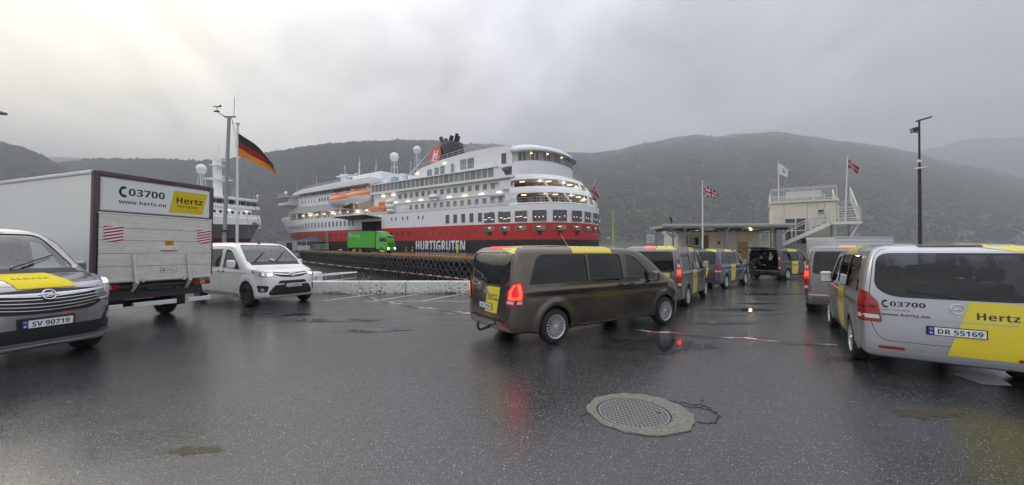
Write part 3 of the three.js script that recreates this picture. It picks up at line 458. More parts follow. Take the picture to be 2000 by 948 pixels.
function seats(van, rows, dx = 0.0) {
  for (const [x, zs] of rows) for (const z of zs) { const s = mk('seat', join([rbox(x - 0.1, x + 0.4, 0.6, 0.76, z - 0.23, z + 0.23, 0.06), T(rbox(-0.06, 0.07, 0, 0.62, -0.23, 0.23, 0.05), x - 0.08, 0.72, z, 0, 0, 0.2)]), seatCloth, van); mk('headrest', T(rbox(-0.05, 0.05, 0, 0.2, -0.13, 0.13, 0.05), x - 0.22, 1.36, z, 0, 0, 0.15), seatCloth, s); }
}
function mirrors(van, spec, mat) {
  for (const s of [1, -1]) { const [x, y, z] = spec.mirror, m = mk('wing_mirror', T(rbox(-0.07, 0.09, -0.12, 0.13, -0.1, 0.12, 0.06, 4), x, y, s * (z + 0.11)), mat, van); mk('mirror_arm', T(rbox(-0.05, 0.05, -0.035, 0.03, -0.1, 0.1, 0.02), x, y - 0.08, s * (z - 0.03)), blackPl, m); mk('mirror_glass', box(x - 0.078, x - 0.073, y - 0.09, y + 0.1, s * (z + 0.11) - 0.085, s * (z + 0.11) + 0.09), chrome, m); }
}
function makeVan(M, opt) {   // panels, panes and wheels of one van; lights, livery and trim are added by its own builder
  const van = thing(opt.name, opt.label, opt.category || 'van', [0, 0, 0], 0, opt.group), lin = lining, edge = blackPl;
  for (const [name, list] of Object.entries(M.parts)) for (const p of list) {
    const ms = (Array.isArray(p.material) ? p.material : [p.material]).map((m) => m === PH[0] ? opt.paint : m === PH[1] ? lin : edge), o = mk(name, p.geometry, ms.length === 1 ? ms[0] : ms, van);
    if (opt.skip?.includes(name)) van.remove(o);
  }
  for (const [name, list] of Object.entries(M.panes)) if (!opt.skip?.includes(name)) for (const g of list) mk(name, g, (opt.glass?.[name]) || GLASS[name === 'windscreen' ? 'screen' : name === 'front_window' ? 'clear' : 'privacy'], van);
  addWheels(van, M.spec, opt.wheel, opt.rim || alloy); mirrors(van, M.spec, opt.mirrorMat || opt.paint);
  mk('floor', box(M.spec.xr + 0.25, M.spec.xf - 0.5, 0.42, 0.5, -0.7, 0.7), lining, van);
  mk('dashboard', rbox(M.spec.dash, M.spec.dash + 0.55, 0.7, 1.08, -0.72, 0.72, 0.08), lining, van);
  const sw = mk('steering_wheel', T(new THREE.TorusGeometry(0.19, 0.016, 8, 28), 0, 0, 0, 0, Math.PI / 2, 0), blackPl, van); sw.position.set(M.spec.dash - 0.12, 1.06, -0.38); sw.rotation.z = 0.5;
  if (opt.seatRows !== false) seats(van, opt.seatRows || M.spec.seatRows);
  return van;
}
const handleGeo = (x, y, z, s) => T(rbox(-0.11, 0.11, -0.022, 0.022, -0.012, 0.018, 0.016, 3), x, y, s * z);

// -- the kinds
const VITO = { xr: -1.1, xf: 4.12, yb: 0.2, yt: 1.93, hw: 0.964, wb: 3.2, wheelR: 0.335, arch: 0.395, k1: 0.16, k2: 0.1, screenX: 2.0, dash: 2.75, mirror: [2.62, 1.2, 0.93],
  side: [[-0.95, 0.27], [-1.03, 0.36], [-1.055, 0.55], [-1.045, 0.8], [-1.02, 1.05], [-0.985, 1.3], [-0.925, 1.58], [-0.86, 1.77], [-0.75, 1.87], [-0.5, 1.9], [0, 1.912], [0.7, 1.916], [1.4, 1.91], [1.9, 1.893], [2.25, 1.845], [2.5, 1.755], [2.8, 1.565], [3.08, 1.36], [3.27, 1.225], [3.45, 1.15], [3.68, 1.08], [3.87, 0.99], [3.99, 0.88], [4.06, 0.73], [4.09, 0.55], [4.07, 0.38], [3.98, 0.26], [3.7, 0.22], [3, 0.22], [2, 0.22], [1, 0.22], [0, 0.22], [-0.6, 0.23]],
  plan: [[-1.06, 0], [-1.055, 0.3], [-1.035, 0.6], [-0.99, 0.82], [-0.9, 0.925], [-0.6, 0.955], [0, 0.964], [1, 0.964], [2, 0.964], [2.8, 0.96], [3.3, 0.945], [3.65, 0.9], [3.86, 0.8], [4, 0.62], [4.07, 0.35], [4.09, 0]],
  section: [[0, 0.2], [0.5, 0.2], [0.82, 0.21], [0.9, 0.27], [0.94, 0.45], [0.958, 0.65], [0.964, 0.85], [0.958, 1.0], [0.935, 1.13], [0.9, 1.3], [0.862, 1.5], [0.82, 1.68], [0.76, 1.82], [0.64, 1.895], [0.35, 1.918], [0, 1.922]],
  detail: (x, y, z) => (z > 0.7 ? -0.012 * Math.exp(-(((y - 1.03) / 0.035) ** 2)) * sstep(-0.9, -0.5, x) * sstep(3.6, 3.2, x) + 0.01 * Math.exp(-(((y - 0.93) / 0.05) ** 2)) * sstep(-0.8, -0.4, x) * sstep(3.3, 2.9, x) : 0) - 0.02 * (z > 0.75 ? sstep(0.55, 0.44, Math.hypot(x, y - 0.35)) + sstep(0.55, 0.44, Math.hypot(x - 3.2, y - 0.35)) : 0),
  windows: [
    { name: 'rear_side_window', on: 'side', r: 0.1, pts: [[-0.62, 1.16, 0.05], [0.66, 1.16, 0.03], [0.66, 1.72, 0.03], [-0.38, 1.72, 0.2]] },
    { name: 'sliding_door_window', on: 'side', r: 0.03, pts: [[0.71, 1.16], [1.73, 1.16], [1.7, 1.715], [0.71, 1.72]] },
    { name: 'front_window', on: 'side', r: 0.05, pts: [[1.86, 1.15], [2.72, 1.13, 0.05], [2.62, 1.28, 0.1], [2.18, 1.67, 0.12], [1.86, 1.71, 0.04]] },
    { name: 'windscreen', on: 'front', r: 0.1, pts: [[-0.75, 1.27], [0.75, 1.27], [0.66, 1.78], [-0.66, 1.78]] },
    { name: 'rear_window', on: 'rear', r: 0.12, pts: [[-0.62, 1.135, 0.16], [0.62, 1.135, 0.16], [0.79, 1.27, 0.12], [0.75, 1.69, 0.1], [0.66, 1.76, 0.1], [-0.66, 1.76, 0.1], [-0.75, 1.69, 0.1], [-0.79, 1.27, 0.12]] }],
  doors: [
    { name: 'sliding_door', on: 'side', pts: [[0.685, 0.34], [1.72, 0.34], [1.79, 0.6], [1.79, 1.3], [1.76, 1.8], [0.685, 1.8]] },
    { name: 'front_door', on: 'side', pts: [[1.81, 0.6], [1.76, 0.34], [2.74, 0.34], [2.82, 0.75], [2.86, 1.12], [2.6, 1.36], [2.22, 1.74], [1.81, 1.79]] },
    { name: 'tailgate', on: 'rear', x1: -0.8, r: 0.1, pts: [[-0.72, 0.52], [0.72, 0.52], [0.82, 0.72], [0.83, 1.2], [0.77, 1.72], [0.66, 1.83], [-0.66, 1.83], [-0.77, 1.72], [-0.83, 1.2], [-0.82, 0.72]] },
    { name: 'bonnet', on: 'top', y0: 0.95, pts: [[3.3, -0.7], [3.86, -0.58], [3.95, 0], [3.86, 0.58], [3.3, 0.7]] }],
  seatRows: [[2.0, [-0.4, 0.4]], [0.95, [-0.5, 0, 0.5]], [-0.05, [-0.5, 0, 0.5]]] };
const TRAFIC = { xr: -1.02, xf: 4.06, yb: 0.2, yt: 1.99, hw: 0.978, wb: 3.1, wheelR: 0.335, arch: 0.395, k1: 0.14, k2: 0.08, screenX: 1.9, dash: 2.55, mirror: [2.5, 1.28, 0.95],
  side: [[-0.9, 0.27], [-0.97, 0.36], [-0.985, 0.55], [-0.975, 0.9], [-0.955, 1.3], [-0.92, 1.65], [-0.87, 1.85], [-0.76, 1.945], [-0.4, 1.965], [0.4, 1.972], [1.2, 1.968], [1.75, 1.945], [2.05, 1.895], [2.35, 1.76], [2.7, 1.5], [2.95, 1.32], [3.12, 1.245], [3.4, 1.195], [3.66, 1.145], [3.84, 1.075], [3.95, 0.94], [4.01, 0.74], [4.03, 0.5], [4.0, 0.34], [3.9, 0.25], [3.5, 0.22], [2.5, 0.22], [1.5, 0.22], [0.5, 0.22], [-0.5, 0.23]],
  plan: [[-0.99, 0], [-0.985, 0.4], [-0.97, 0.75], [-0.925, 0.9], [-0.83, 0.95], [-0.4, 0.97], [0.5, 0.978], [1.5, 0.978], [2.6, 0.972], [3.1, 0.955], [3.45, 0.915], [3.7, 0.83], [3.88, 0.66], [3.99, 0.38], [4.03, 0]],
  section: [[0, 0.2], [0.5, 0.2], [0.84, 0.21], [0.92, 0.28], [0.955, 0.5], [0.972, 0.8], [0.975, 1.0], [0.955, 1.14], [0.925, 1.3], [0.895, 1.5], [0.862, 1.7], [0.81, 1.86], [0.7, 1.945], [0.4, 1.97], [0, 1.976]],
  detail: (x, y, z) => (z > 0.7 ? -0.01 * Math.exp(-(((y - 1.06) / 0.03) ** 2)) * sstep(-0.8, -0.4, x) * sstep(3.3, 3, x) : 0) - 0.018 * (z > 0.75 ? sstep(0.52, 0.43, Math.hypot(x, y - 0.35)) + sstep(0.52, 0.43, Math.hypot(x - 3.1, y - 0.35)) : 0),
  windows: [
    { name: 'rear_side_window', on: 'side', r: 0.07, pts: [[-0.66, 1.17], [0.5, 1.17], [0.5, 1.73], [-0.6, 1.73]] },
    { name: 'sliding_door_window', on: 'side', r: 0.06, pts: [[0.6, 1.17], [1.5, 1.17], [1.5, 1.73], [0.6, 1.73]] },
    { name: 'front_window', on: 'side', r: 0.07, pts: [[1.66, 1.15], [2.62, 1.16, 0.05], [2.48, 1.32, 0.1], [2.05, 1.7, 0.12], [1.66, 1.74, 0.05]] },
    { name: 'windscreen', on: 'front', r: 0.1, pts: [[-0.79, 1.3], [0, 1.27, 0.3], [0.79, 1.3], [0.68, 1.84], [-0.68, 1.84]] },
    { name: 'rear_window', on: 'rear', r: 0.09, pts: [[-0.76, 1.14], [0.76, 1.14], [0.7, 1.77], [-0.7, 1.77]] }],
  doors: [
    { name: 'sliding_door', on: 'side', pts: [[0.54, 0.34], [1.56, 0.34], [1.58, 1.0], [1.56, 1.82], [0.54, 1.82]] },
    { name: 'front_door', on: 'side', pts: [[1.6, 0.34], [2.6, 0.34], [2.72, 0.75], [2.76, 1.14], [2.5, 1.4], [2.06, 1.78], [1.6, 1.82]] },
    { name: 'tailgate', on: 'rear', x1: -0.72, r: 0.08, pts: [[-0.8, 0.5], [0.8, 0.5], [0.83, 1.1], [0.76, 1.86], [-0.76, 1.86], [-0.83, 1.1]] },
    { name: 'bonnet', on: 'top', y0: 0.98, pts: [[3.16, -0.78], [3.7, -0.66], [3.87, 0], [3.7, 0.66], [3.16, 0.78]] }],
  seatRows: [[1.8, [-0.4, 0.15, 0.5]], [0.8, [-0.5, 0, 0.5]], [-0.15, [-0.5, 0, 0.5]]] };
const PROACE = { ...TRAFIC, xr: -0.86, xf: 4.22, wb: 3.275, hw: 0.96, yt: 1.93, dash: 2.75, mirror: [2.6, 1.2, 0.93], k1: 0.17, k2: 0.1,
  side: [[-0.75, 0.27], [-0.81, 0.36], [-0.825, 0.55], [-0.815, 0.9], [-0.79, 1.3], [-0.75, 1.62], [-0.69, 1.8], [-0.58, 1.885], [-0.2, 1.9], [0.6, 1.905], [1.3, 1.9], [1.8, 1.875], [2.1, 1.815], [2.4, 1.68], [2.75, 1.45], [3.0, 1.285], [3.18, 1.185], [3.45, 1.11], [3.75, 1.045], [3.96, 0.96], [4.09, 0.84], [4.15, 0.68], [4.165, 0.5], [4.14, 0.34], [4.04, 0.25], [3.6, 0.22], [2.6, 0.22], [1.6, 0.22], [0.6, 0.22], [-0.4, 0.23]],
  plan: [[-0.83, 0], [-0.82, 0.4], [-0.8, 0.7], [-0.75, 0.86], [-0.64, 0.93], [-0.2, 0.952], [0.6, 0.96], [1.6, 0.96], [2.7, 0.955], [3.25, 0.94], [3.6, 0.895], [3.87, 0.79], [4.04, 0.6], [4.13, 0.33], [4.165, 0]],
  section: [[0, 0.2], [0.5, 0.2], [0.82, 0.21], [0.9, 0.27], [0.94, 0.45], [0.955, 0.7], [0.96, 0.9], [0.945, 1.05], [0.915, 1.2], [0.88, 1.42], [0.84, 1.62], [0.78, 1.78], [0.66, 1.87], [0.35, 1.9], [0, 1.906]],
  detail: (x, y, z) => (z > 0.7 ? -0.012 * Math.exp(-(((y - 0.98) / 0.035) ** 2)) * sstep(-0.6, -0.3, x) * sstep(3.5, 3.2, x) : 0) - 0.03 * (z > 0.72 ? sstep(0.6, 0.46, Math.hypot(x, y - 0.36)) + sstep(0.6, 0.46, Math.hypot(x - 3.275, y - 0.36)) : 0),
  windows: [
    { name: 'rear_side_window', on: 'side', r: 0.07, pts: [[-0.5, 1.1], [0.6, 1.1], [0.6, 1.66], [-0.42, 1.66]] },
    { name: 'sliding_door_window', on: 'side', r: 0.06, pts: [[0.72, 1.1], [1.6, 1.1], [1.58, 1.66], [0.72, 1.66]] },
    { name: 'front_window', on: 'side', r: 0.06, pts: [[1.76, 1.09], [2.84, 1.06, 0.08], [2.64, 1.26, 0.12], [2.22, 1.6, 0.14], [1.82, 1.66, 0.06]] },
    { name: 'windscreen', on: 'front', r: 0.1, pts: [[-0.8, 1.25], [0, 1.2, 0.3], [0.8, 1.25], [0.66, 1.78], [-0.66, 1.78]] },
    { name: 'rear_window', on: 'rear', r: 0.09, pts: [[-0.7, 1.12], [0.7, 1.12], [0.64, 1.7], [-0.64, 1.7]] }],
  doors: [
    { name: 'sliding_door', on: 'side', pts: [[0.66, 0.34], [1.64, 0.34], [1.68, 1.0], [1.66, 1.74], [0.66, 1.74]] },
    { name: 'front_door', on: 'side', pts: [[1.7, 0.34], [2.76, 0.34], [2.86, 0.75], [2.92, 1.04], [2.66, 1.32], [2.24, 1.67], [1.72, 1.73]] },
    { name: 'tailgate', on: 'rear', x1: -0.56, r: 0.08, pts: [[-0.76, 0.5], [0.76, 0.5], [0.79, 1.1], [0.7, 1.78], [-0.7, 1.78], [-0.79, 1.1]] },
    { name: 'bonnet', on: 'top', y0: 0.93, pts: [[3.2, -0.76], [3.75, -0.68], [3.98, -0.3], [4.02, 0], [3.98, 0.3], [3.75, 0.68], [3.2, 0.76]] }],
  seatRows: [[1.95, [-0.4, 0.4]], [0.9, [-0.5, 0, 0.5]], [0, [-0.5, 0, 0.5]]] };
function longer(S, d) {   // the same van with its side stretched by d ahead of the rear axle
  const X = ([x, ...r]) => [x > 0.58 ? x + d : x, ...r], o = { ...S, xf: S.xf + d, wb: S.wb + d, screenX: S.screenX + d, dash: S.dash + d, mirror: X(S.mirror), side: S.side.map(X), plan: S.plan.map(X), dx: d };
  o.windows = S.windows.map((w) => w.on === 'side' ? { ...w, pts: w.pts.map(X) } : w); o.doors = S.doors.map((w) => w.on === 'side' || w.on === 'top' ? { ...w, pts: w.pts.map(X), x0: w.x0 && w.x0 + d } : w); o.detail = (x, y, z) => S.detail(x > 0.58 + d ? x - d : Math.min(x, 0.58), y, z); o.seatRows = S.seatRows.map(([x, z]) => [x > 0.5 ? x + d : x, z]); return o;
}
const vitoLong = model(longer(VITO, 0.23));
const vito = model(VITO), trafic = model(TRAFIC), proace = model(PROACE);
const wheelFine = wheelGeo(0.335, 0.232, 0.215, 20), wheelTen = wheelGeo(0.335, 0.222, 0.215, 10), wheelFive = wheelGeo(0.335, 0.222, 0.215, 7, true);

// ---------------------------------------------------------------- flags
function flagGeo(w, h, wave, droop, turns = 1, taper = 0.4) {   // cloth hung by its short side at x = 0, thin but with two faces
  const nx = 22, ny = 12, pos = [], uv = [], idx = [], at = (u, v, s) => { const x = u * w * (1 - 0.08 * u), y = (v - 0.5) * h * (1 - taper * u) - droop * u * w * (0.75 + 0.25 * u) + 0.03 * h * Math.sin(u * 9 + v * 4), z = wave * h * 0.5 * u * Math.sin(u * 6.2 * turns + v * 2.4) + s * 0.004; return [x, y, z]; };
  for (const s of [1, -1]) for (let j = 0; j <= ny; j++) for (let i = 0; i <= nx; i++) { pos.push(...at(i / nx, j / ny, s)); uv.push(i / nx, j / ny); }
  const n = (nx + 1) * (ny + 1); for (let j = 0; j < ny; j++) for (let i = 0; i < nx; i++) { const a = j * (nx + 1) + i, b = a + 1, c = a + nx + 1, d = c + 1; idx.push(a, b, c, b, d, c, n + a, n + c, n + b, n + b, n + c, n + d); }
  const g = new THREE.BufferGeometry(); g.setAttribute('position', new THREE.Float32BufferAttribute(pos, 3)); g.setAttribute('uv', new THREE.Float32BufferAttribute(uv, 2)); g.setIndex(idx); g.computeVertexNormals(); return g;
}
const flagTex = {}; function flagMat(kind) {
  flagTex[kind] ??= canvasTex(264, 192, (c, w, h) => {
    const R = (col, x, y, a, b) => { c.fillStyle = col; c.fillRect(x * w, y * h, a * w, b * h); };
    if (kind === 'germany') { R('#2b2428', 0, 0, 1, 0.34); R('#8e1c22', 0, 0.333, 1, 0.34); R('#d98a1e', 0, 0.667, 1, 0.34); }
    else if (kind === 'norway') { R('#a81f2c', 0, 0, 1, 1); R('#e6e4e4', 0.27, 0, 0.18, 1); R('#e6e4e4', 0, 0.375, 1, 0.25); R('#1b2550', 0.315, 0, 0.09, 1); R('#1b2550', 0, 0.4375, 1, 0.125); }
    else if (kind === 'britain') { R('#23305f', 0, 0, 1, 1); c.strokeStyle = '#e6e4e4'; c.lineWidth = h * 0.2; c.beginPath(); c.moveTo(0, 0); c.lineTo(w, h); c.moveTo(w, 0); c.lineTo(0, h); c.stroke(); c.strokeStyle = '#b01f2e'; c.lineWidth = h * 0.07; c.beginPath(); c.moveTo(0, h * 0.03); c.lineTo(w, h * 1.03); c.moveTo(w, -h * 0.03); c.lineTo(0, h * 0.97); c.stroke(); R('#e6e4e4', 0.39, 0, 0.22, 1); R('#e6e4e4', 0, 0.345, 1, 0.31); R('#b01f2e', 0.44, 0, 0.12, 1); R('#b01f2e', 0, 0.41, 1, 0.18); }
    else { R('#dfe4ea', 0, 0, 1, 1); c.strokeStyle = '#27406e'; c.fillStyle = '#27406e'; c.lineWidth = 9; c.beginPath(); c.arc(w * 0.5, h * 0.5, h * 0.24, 0, 6.3); c.stroke(); c.beginPath(); c.moveTo(w * 0.41, h * 0.56); c.lineTo(w * 0.5, h * 0.34); c.lineTo(w * 0.59, h * 0.56); c.fill(); c.fillRect(w * 0.4, h * 0.6, w * 0.2, h * 0.06); }
  });
  return new THREE.MeshPhysicalMaterial({ map: flagTex[kind], roughness: 0.9, transmission: 0.25, thickness: 0, side: THREE.DoubleSide });
}

// ---------------------------------------------------------------- the vans in the yard
Object.assign(PL, { leftT: { o: V(0, 0, -2), u: V(-1, 0, 0), v: V(0, 1, 0), d: V(0, 0, 1) }, frontT: { o: V(6, 0, 0), u: V(0, 0, -1), v: V(0, 1, 0), d: V(-1, 0, 0) }, topT: { o: V(0, 3, 0), u: V(0, 0, -1), v: V(-1, 0, 0), d: V(0, -1, 0) } });
const memo = new Map(), P = (M, key, pts, plane, lift, rim, r = 0.02, edge) => { const k = M.spec.wb + key + plane; if (!memo.has(k)) memo.set(k, patch(M.b, shapeOf(pts, r), PL[plane], lift, rim, edge)); return memo.get(k); };
const silverPaint = paint(0.47, 0.485, 0.505, 0.7, { roughness: 0.3 }), brownPaint = paint(0.135, 0.112, 0.09, 0.85, { roughness: 0.2 }), greyPaint = paint(0.23, 0.215, 0.21, 0.75, { roughness: 0.26 }), bluePaint = paint(0.1, 0.11, 0.135, 0.75, { roughness: 0.26 }), blackPaint = paint(0.012, 0.012, 0.013, 0.3), whitePaint = paint(0.74, 0.75, 0.75, 0), opelPaint = paint(0.3, 0.3, 0.33, 0.75, { roughness: 0.26 });
const hertzRear = decal(brandTex(512, 384, [{ t: 'Hertz', x: 0.52, y: 0.36, size: 0.33 }])), hertzTall = decal(brandTex(512, 512, [{ t: 'Hertz', x: 0.535, y: 0.32, size: 0.155, sx: 1.12 }])), hertzSide = decal(brandTex(384, 512, [{ t: 'Hertz', x: 0.5, y: 0.3, size: 0.23, z: 1 }])), hertzHood = decal(brandTex(512, 640, [{ t: 'Hertz', x: 0.47, y: 0.5, size: 0.17, sx: 1.15 }]), { clearcoat: 0, specularIntensity: 0.3, roughness: 0.6 });
function star(r) { const g = [new THREE.TorusGeometry(r, r * 0.085, 8, 32)]; for (let k = 0; k < 3; k++) { const s = new THREE.ConeGeometry(r * 0.17, r * 0.98, 4); s.translate(0, r * 0.49, 0); s.scale(1, 1, 0.35); s.rotateZ(k * 2.0944); g.push(s); } return join(g); }
function onBody(M, mesh, x, y, z, lift = 0.004) {   // sets a small flat fitting on the body's surface, its z axis along the surface normal
  const c = V(clamp(x, M.spec.xr + 0.8, M.spec.xf - 0.8), y, 0), d = c.clone().sub(V(x, y, z)).normalize(), o = V(x, y, z).addScaledVector(d, -0.6), q = M.b.cast(o, d), n = M.b.grad(q.x, q.y, q.z);
  mesh.position.copy(q).addScaledVector(n, lift); const up = V(0, 1, 0), r = up.clone().cross(n).normalize(), u = n.clone().cross(r); mesh.quaternion.setFromRotationMatrix(new THREE.Matrix4().makeBasis(r, u, n)); return mesh;
}
function surf(M, x, y, z, dir) { const pl = PL[dir], o = V(x, y, z).addScaledVector(pl.d, dir === 'front' ? -7 : -3); return M.b.cast(o, pl.d, 0, 9); }
function rearPlate(van, M, str, y, z = 0) { const q = surf(M, 0, y, z, 'rear'); plate(van, str, [q.x - 0.018, y, z], -Math.PI / 2, 0.05); }
function frontPlate(van, M, str, y, z = 0) { const q = surf(M, 0, y, z, 'front'); plate(van, str, [q.x + 0.02, y, z], Math.PI / 2, 0.03); }
function handles(van, M, mat, spots) { for (const [x, y] of spots) for (const s of [1, -1]) { const q = surf(M, x, y, 0, s > 0 ? 'right' : 'left'), h = mk('door_handle', rbox(-0.11, 0.11, -0.022, 0.024, -0.012, 0.03, 0.018, 3), mat, van); h.position.copy(q); mk('handle_recess', T(new THREE.CylinderGeometry(0.052, 0.052, 0.008, 18).rotateX(Math.PI / 2), 0.0, 0, s * 0.001), MAT.seam, h); } }
function arches(van, M, mat) { for (const x of [0, M.spec.wb]) for (const s of [1, -1]) { const pts = []; for (let i = 0; i <= 24; i++) { const a = lerp(-0.32, Math.PI + 0.32, i / 24); const px = x + Math.cos(a) * (M.spec.arch + 0.004), py = M.spec.wheelR + 0.015 + Math.sin(a) * (M.spec.arch + 0.004), q = surf(M, px, Math.max(py, 0.27), 0, s > 0 ? 'right' : 'left'); pts.push([px, Math.max(py, 0.25), q.z - s * 0.012]); } mk('arch_lip', tube(pts, 0.014, 40, 5), mat, van); } }

function vitoTrim(van, o) {
  const M = o.M || vito, k = o.kind, dx = M.spec.dx || 0, X = (q) => (q > 0.58 ? q + dx : q), XP = (pts) => pts.map(([a, b, c]) => [X(a), b, c]);
  for (const c of ['cornerR', 'cornerL']) {
    const lamp = mk('tail_light', P(M, 'tl', [[-0.2, 0.77], [0.1, 0.77], [0.14, 0.98], [0.09, 1.23], [-0.06, 1.2], [-0.16, 1.06]], c, 0.014, 0.03, 0.03), MAT.redLens, van);
    mk('reversing_lens', P(M, 'rv', [[-0.175, 0.82], [0.09, 0.82], [0.1, 0.875], [-0.17, 0.875]], c, 0.0165, 0.004, 0.008), MAT.whiteLens, lamp);
    if (o.lit) { const g = P(M, 'gl', [[-0.14, 0.9], [0.08, 0.9], [0.1, 1.0], [0.06, 1.19], [0.01, 1.17], [0.045, 1.0], [0.03, 0.95], [-0.08, 0.95], [-0.07, 1.05], [0.0, 1.17], [-0.04, 1.165], [-0.125, 1.05]], c, 0.017, 0.004, 0.012); mk('brake_lamp', g, MAT.hotGlow, lamp); mk('lamp_glow', P(M, 'gl2', [[-0.16, 0.89], [0.1, 0.89], [0.115, 1.0], [0.07, 1.2], [-0.05, 1.175], [-0.15, 1.05]], c, 0.0155, 0.004, 0.02), MAT.redGlow, lamp); }
    else mk('lamp_band', P(M, 'lb', [[-0.15, 0.97], [0.1, 0.97], [0.1, 1.0], [-0.15, 1.0]], c, 0.0165, 0.003, 0.008), std(0.12, 0.002, 0.004, 0.2), lamp);
    mk('reflector', P(M, 'rf', [[-0.36, 0.4], [-0.16, 0.4], [-0.16, 0.44], [-0.36, 0.44]], c, 0.006, 0.01, 0.015), MAT.redLens, van);
  }
  mk('roof_brake_light', P(M, '3b', [[-0.3, 1.845], [0.3, 1.845], [0.3, 1.872], [-0.3, 1.872]], 'rear', 0.008, 0.016, 0.012), o.lit ? glow(0.9, 0.06, 0.04, 0.9, C(0.4, 0.02, 0.02)) : std(0.07, 0.004, 0.008, 0.15), van);
  if (o.rearStripe) {
    mk('stripe', P(M, 'rs1' + k, [[0.14, 1.865], [0.78, 1.73], [0.72, 1.83], [0.6, 1.9], [0.14, 1.905]], 'rear', 0.004, 0.006, 0.01), yellow, van);
    const low = k === 'silver' ? 0.42 : 0.6;
    mk('stripe', k === 'silver' ? P(M, 'rs2s', [[-0.1, 0.4], [0.52, 0.4], [0.72, 1.2], [0.56, 1.12], [0.11, 1.12]], 'rear', 0.004, 0.006, 0.008) : P(M, 'rs2', [[-0.05, 0.6], [0.4, 0.6], [0.5, 1.1], [0.05, 1.1]], 'rear', 0.004, 0.006, 0.008), k === 'silver' ? hertzTall : hertzRear, van);
  }
  if (o.roofStripe) { const [a, b] = o.roofStripe; mk('roof_stripe', P(M, 'rt', [[a, -0.74], [b, -0.74], [b + 0.06, 0], [b, 0.74], [a, 0.74], [a + 0.06, 0]], 'top', 0.004, 0.004, 0.004), yellow, van); for (const s of ['right', 'left']) mk('roof_stripe', P(M, 'rt2', [[a, 1.745], [b, 1.745], [b, 1.845], [a, 1.845]], s, 0.0045, 0.004, 0.003, 0.03), yellow, van); }
  if (o.sideStripe) { const [a, b] = o.sideStripe, pts = [[a + 0.03, 0.34], [b - 0.06, 0.34], [b + 0.02, 0.8], [b + 0.03, 1.13], [a, 1.13], [a - 0.03, 0.8]]; mk('stripe', P(M, 'ss' + a, pts, 'right', 0.004, 0.005, 0.01), hertzSide, van); mk('stripe', P(M, 'ss' + a, pts.map(([x, y]) => [-x, y]), 'leftT', 0.004, 0.005, 0.01), hertzSide, van); }
  const st = onBody(M, mk('badge', star(0.062), chrome, van), -1.05, 1.02, 0, 0.012);
  mk('trim_strip', P(M, 'cs', [[-0.5, 0.845], [0.5, 0.845], [0.5, 0.86], [-0.5, 0.86]], 'rear', 0.006, 0.01, 0.005), van.userData.paintMat, van);
  for (const s of ['right', 'left']) {
    mk('door_rail', P(M, 'dr', XP([[-0.46, 0.955], [0.68, 0.965], [0.68, 0.985], [-0.46, 0.975]]), s, 0.004, 0.006, 0.006), MAT.seam, van);
    mk('window_pillar', P(M, 'wp', XP([[0.64, 1.155], [0.73, 1.155], [0.73, 1.725], [0.64, 1.725]]), s, -0.004, 0.02, 0.01), blackPl, van);
    mk('sill_strip', P(M, 'sl', XP([[0.46, 0.29], [2.78, 0.29], [2.78, 0.31], [0.46, 0.31]]), s, 0.006, 0.01, 0.008), std(0.35, 0.33, 0.3, 0.3, { metalness: 0.6 }), van);
    mk('mirror_base', P(M, 'mb', XP([[2.5, 1.13], [2.78, 1.1], [2.6, 1.3], [2.52, 1.32]]), s, 0.004, 0.01, 0.02), blackPl, van);
  }
  handles(van, M, k === 'silver' ? van.userData.paintMat : blackPl, [[X(1.6), 1.04], [X(1.96), 1.04]]);
  arches(van, M, van.userData.paintMat);
  const w = mk('rear_wiper', join([T(rbox(-0.03, 0.03, -0.02, 0.02, -0.01, 0.02, 0.01), 0, 0, 0), flatBar([0, 0, 0.01], [-0.42, 0.05, 0.02], 0.012, 0.02)]), blackPl, van); onBody(M, w, -1.05, 1.17, -0.02, 0.006);
  if (k !== 'silver') mk('bumper_step', P(M, 'bs', [[-0.66, 0.455], [0.66, 0.455], [0.66, 0.5], [-0.66, 0.5]], 'rear', 0.004, 0.008, 0.01), blackPl, van);
  if (o.hook) mk('tow_hitch', join([bar([-0.8, 0.3, 0], [-1.08, 0.26, 0], 0.028), tube([[-1.05, 0.26, 0], [-1.16, 0.25, 0], [-1.2, 0.3, 0], [-1.2, 0.37, 0]], 0.024, 16, 8), T(new THREE.SphereGeometry(0.028, 14, 10), -1.2, 0.4, 0)]), blackPl, van);
  for (const n of ['noseR', 'noseL']) mk('headlight', P(M, 'hl', [[0.14, 0.8], [0.36, 0.78], [0.66, 0.98], [0.6, 1.06], [0.34, 0.98], [0.12, 0.92]], n, 0.008, 0.02, 0.04), MAT.lampClear, van);
  mk('grille', P(M, 'gr', [[-0.52, 0.74], [0.52, 0.74], [0.6, 0.93], [-0.6, 0.93]], 'front', 0.006, 0.012, 0.05), blackPl, van);
  mk('lower_intake', P(M, 'li', [[-0.62, 0.36], [0.62, 0.36], [0.7, 0.54], [-0.7, 0.54]], 'front', 0.005, 0.01, 0.05), blackPl, van);
}
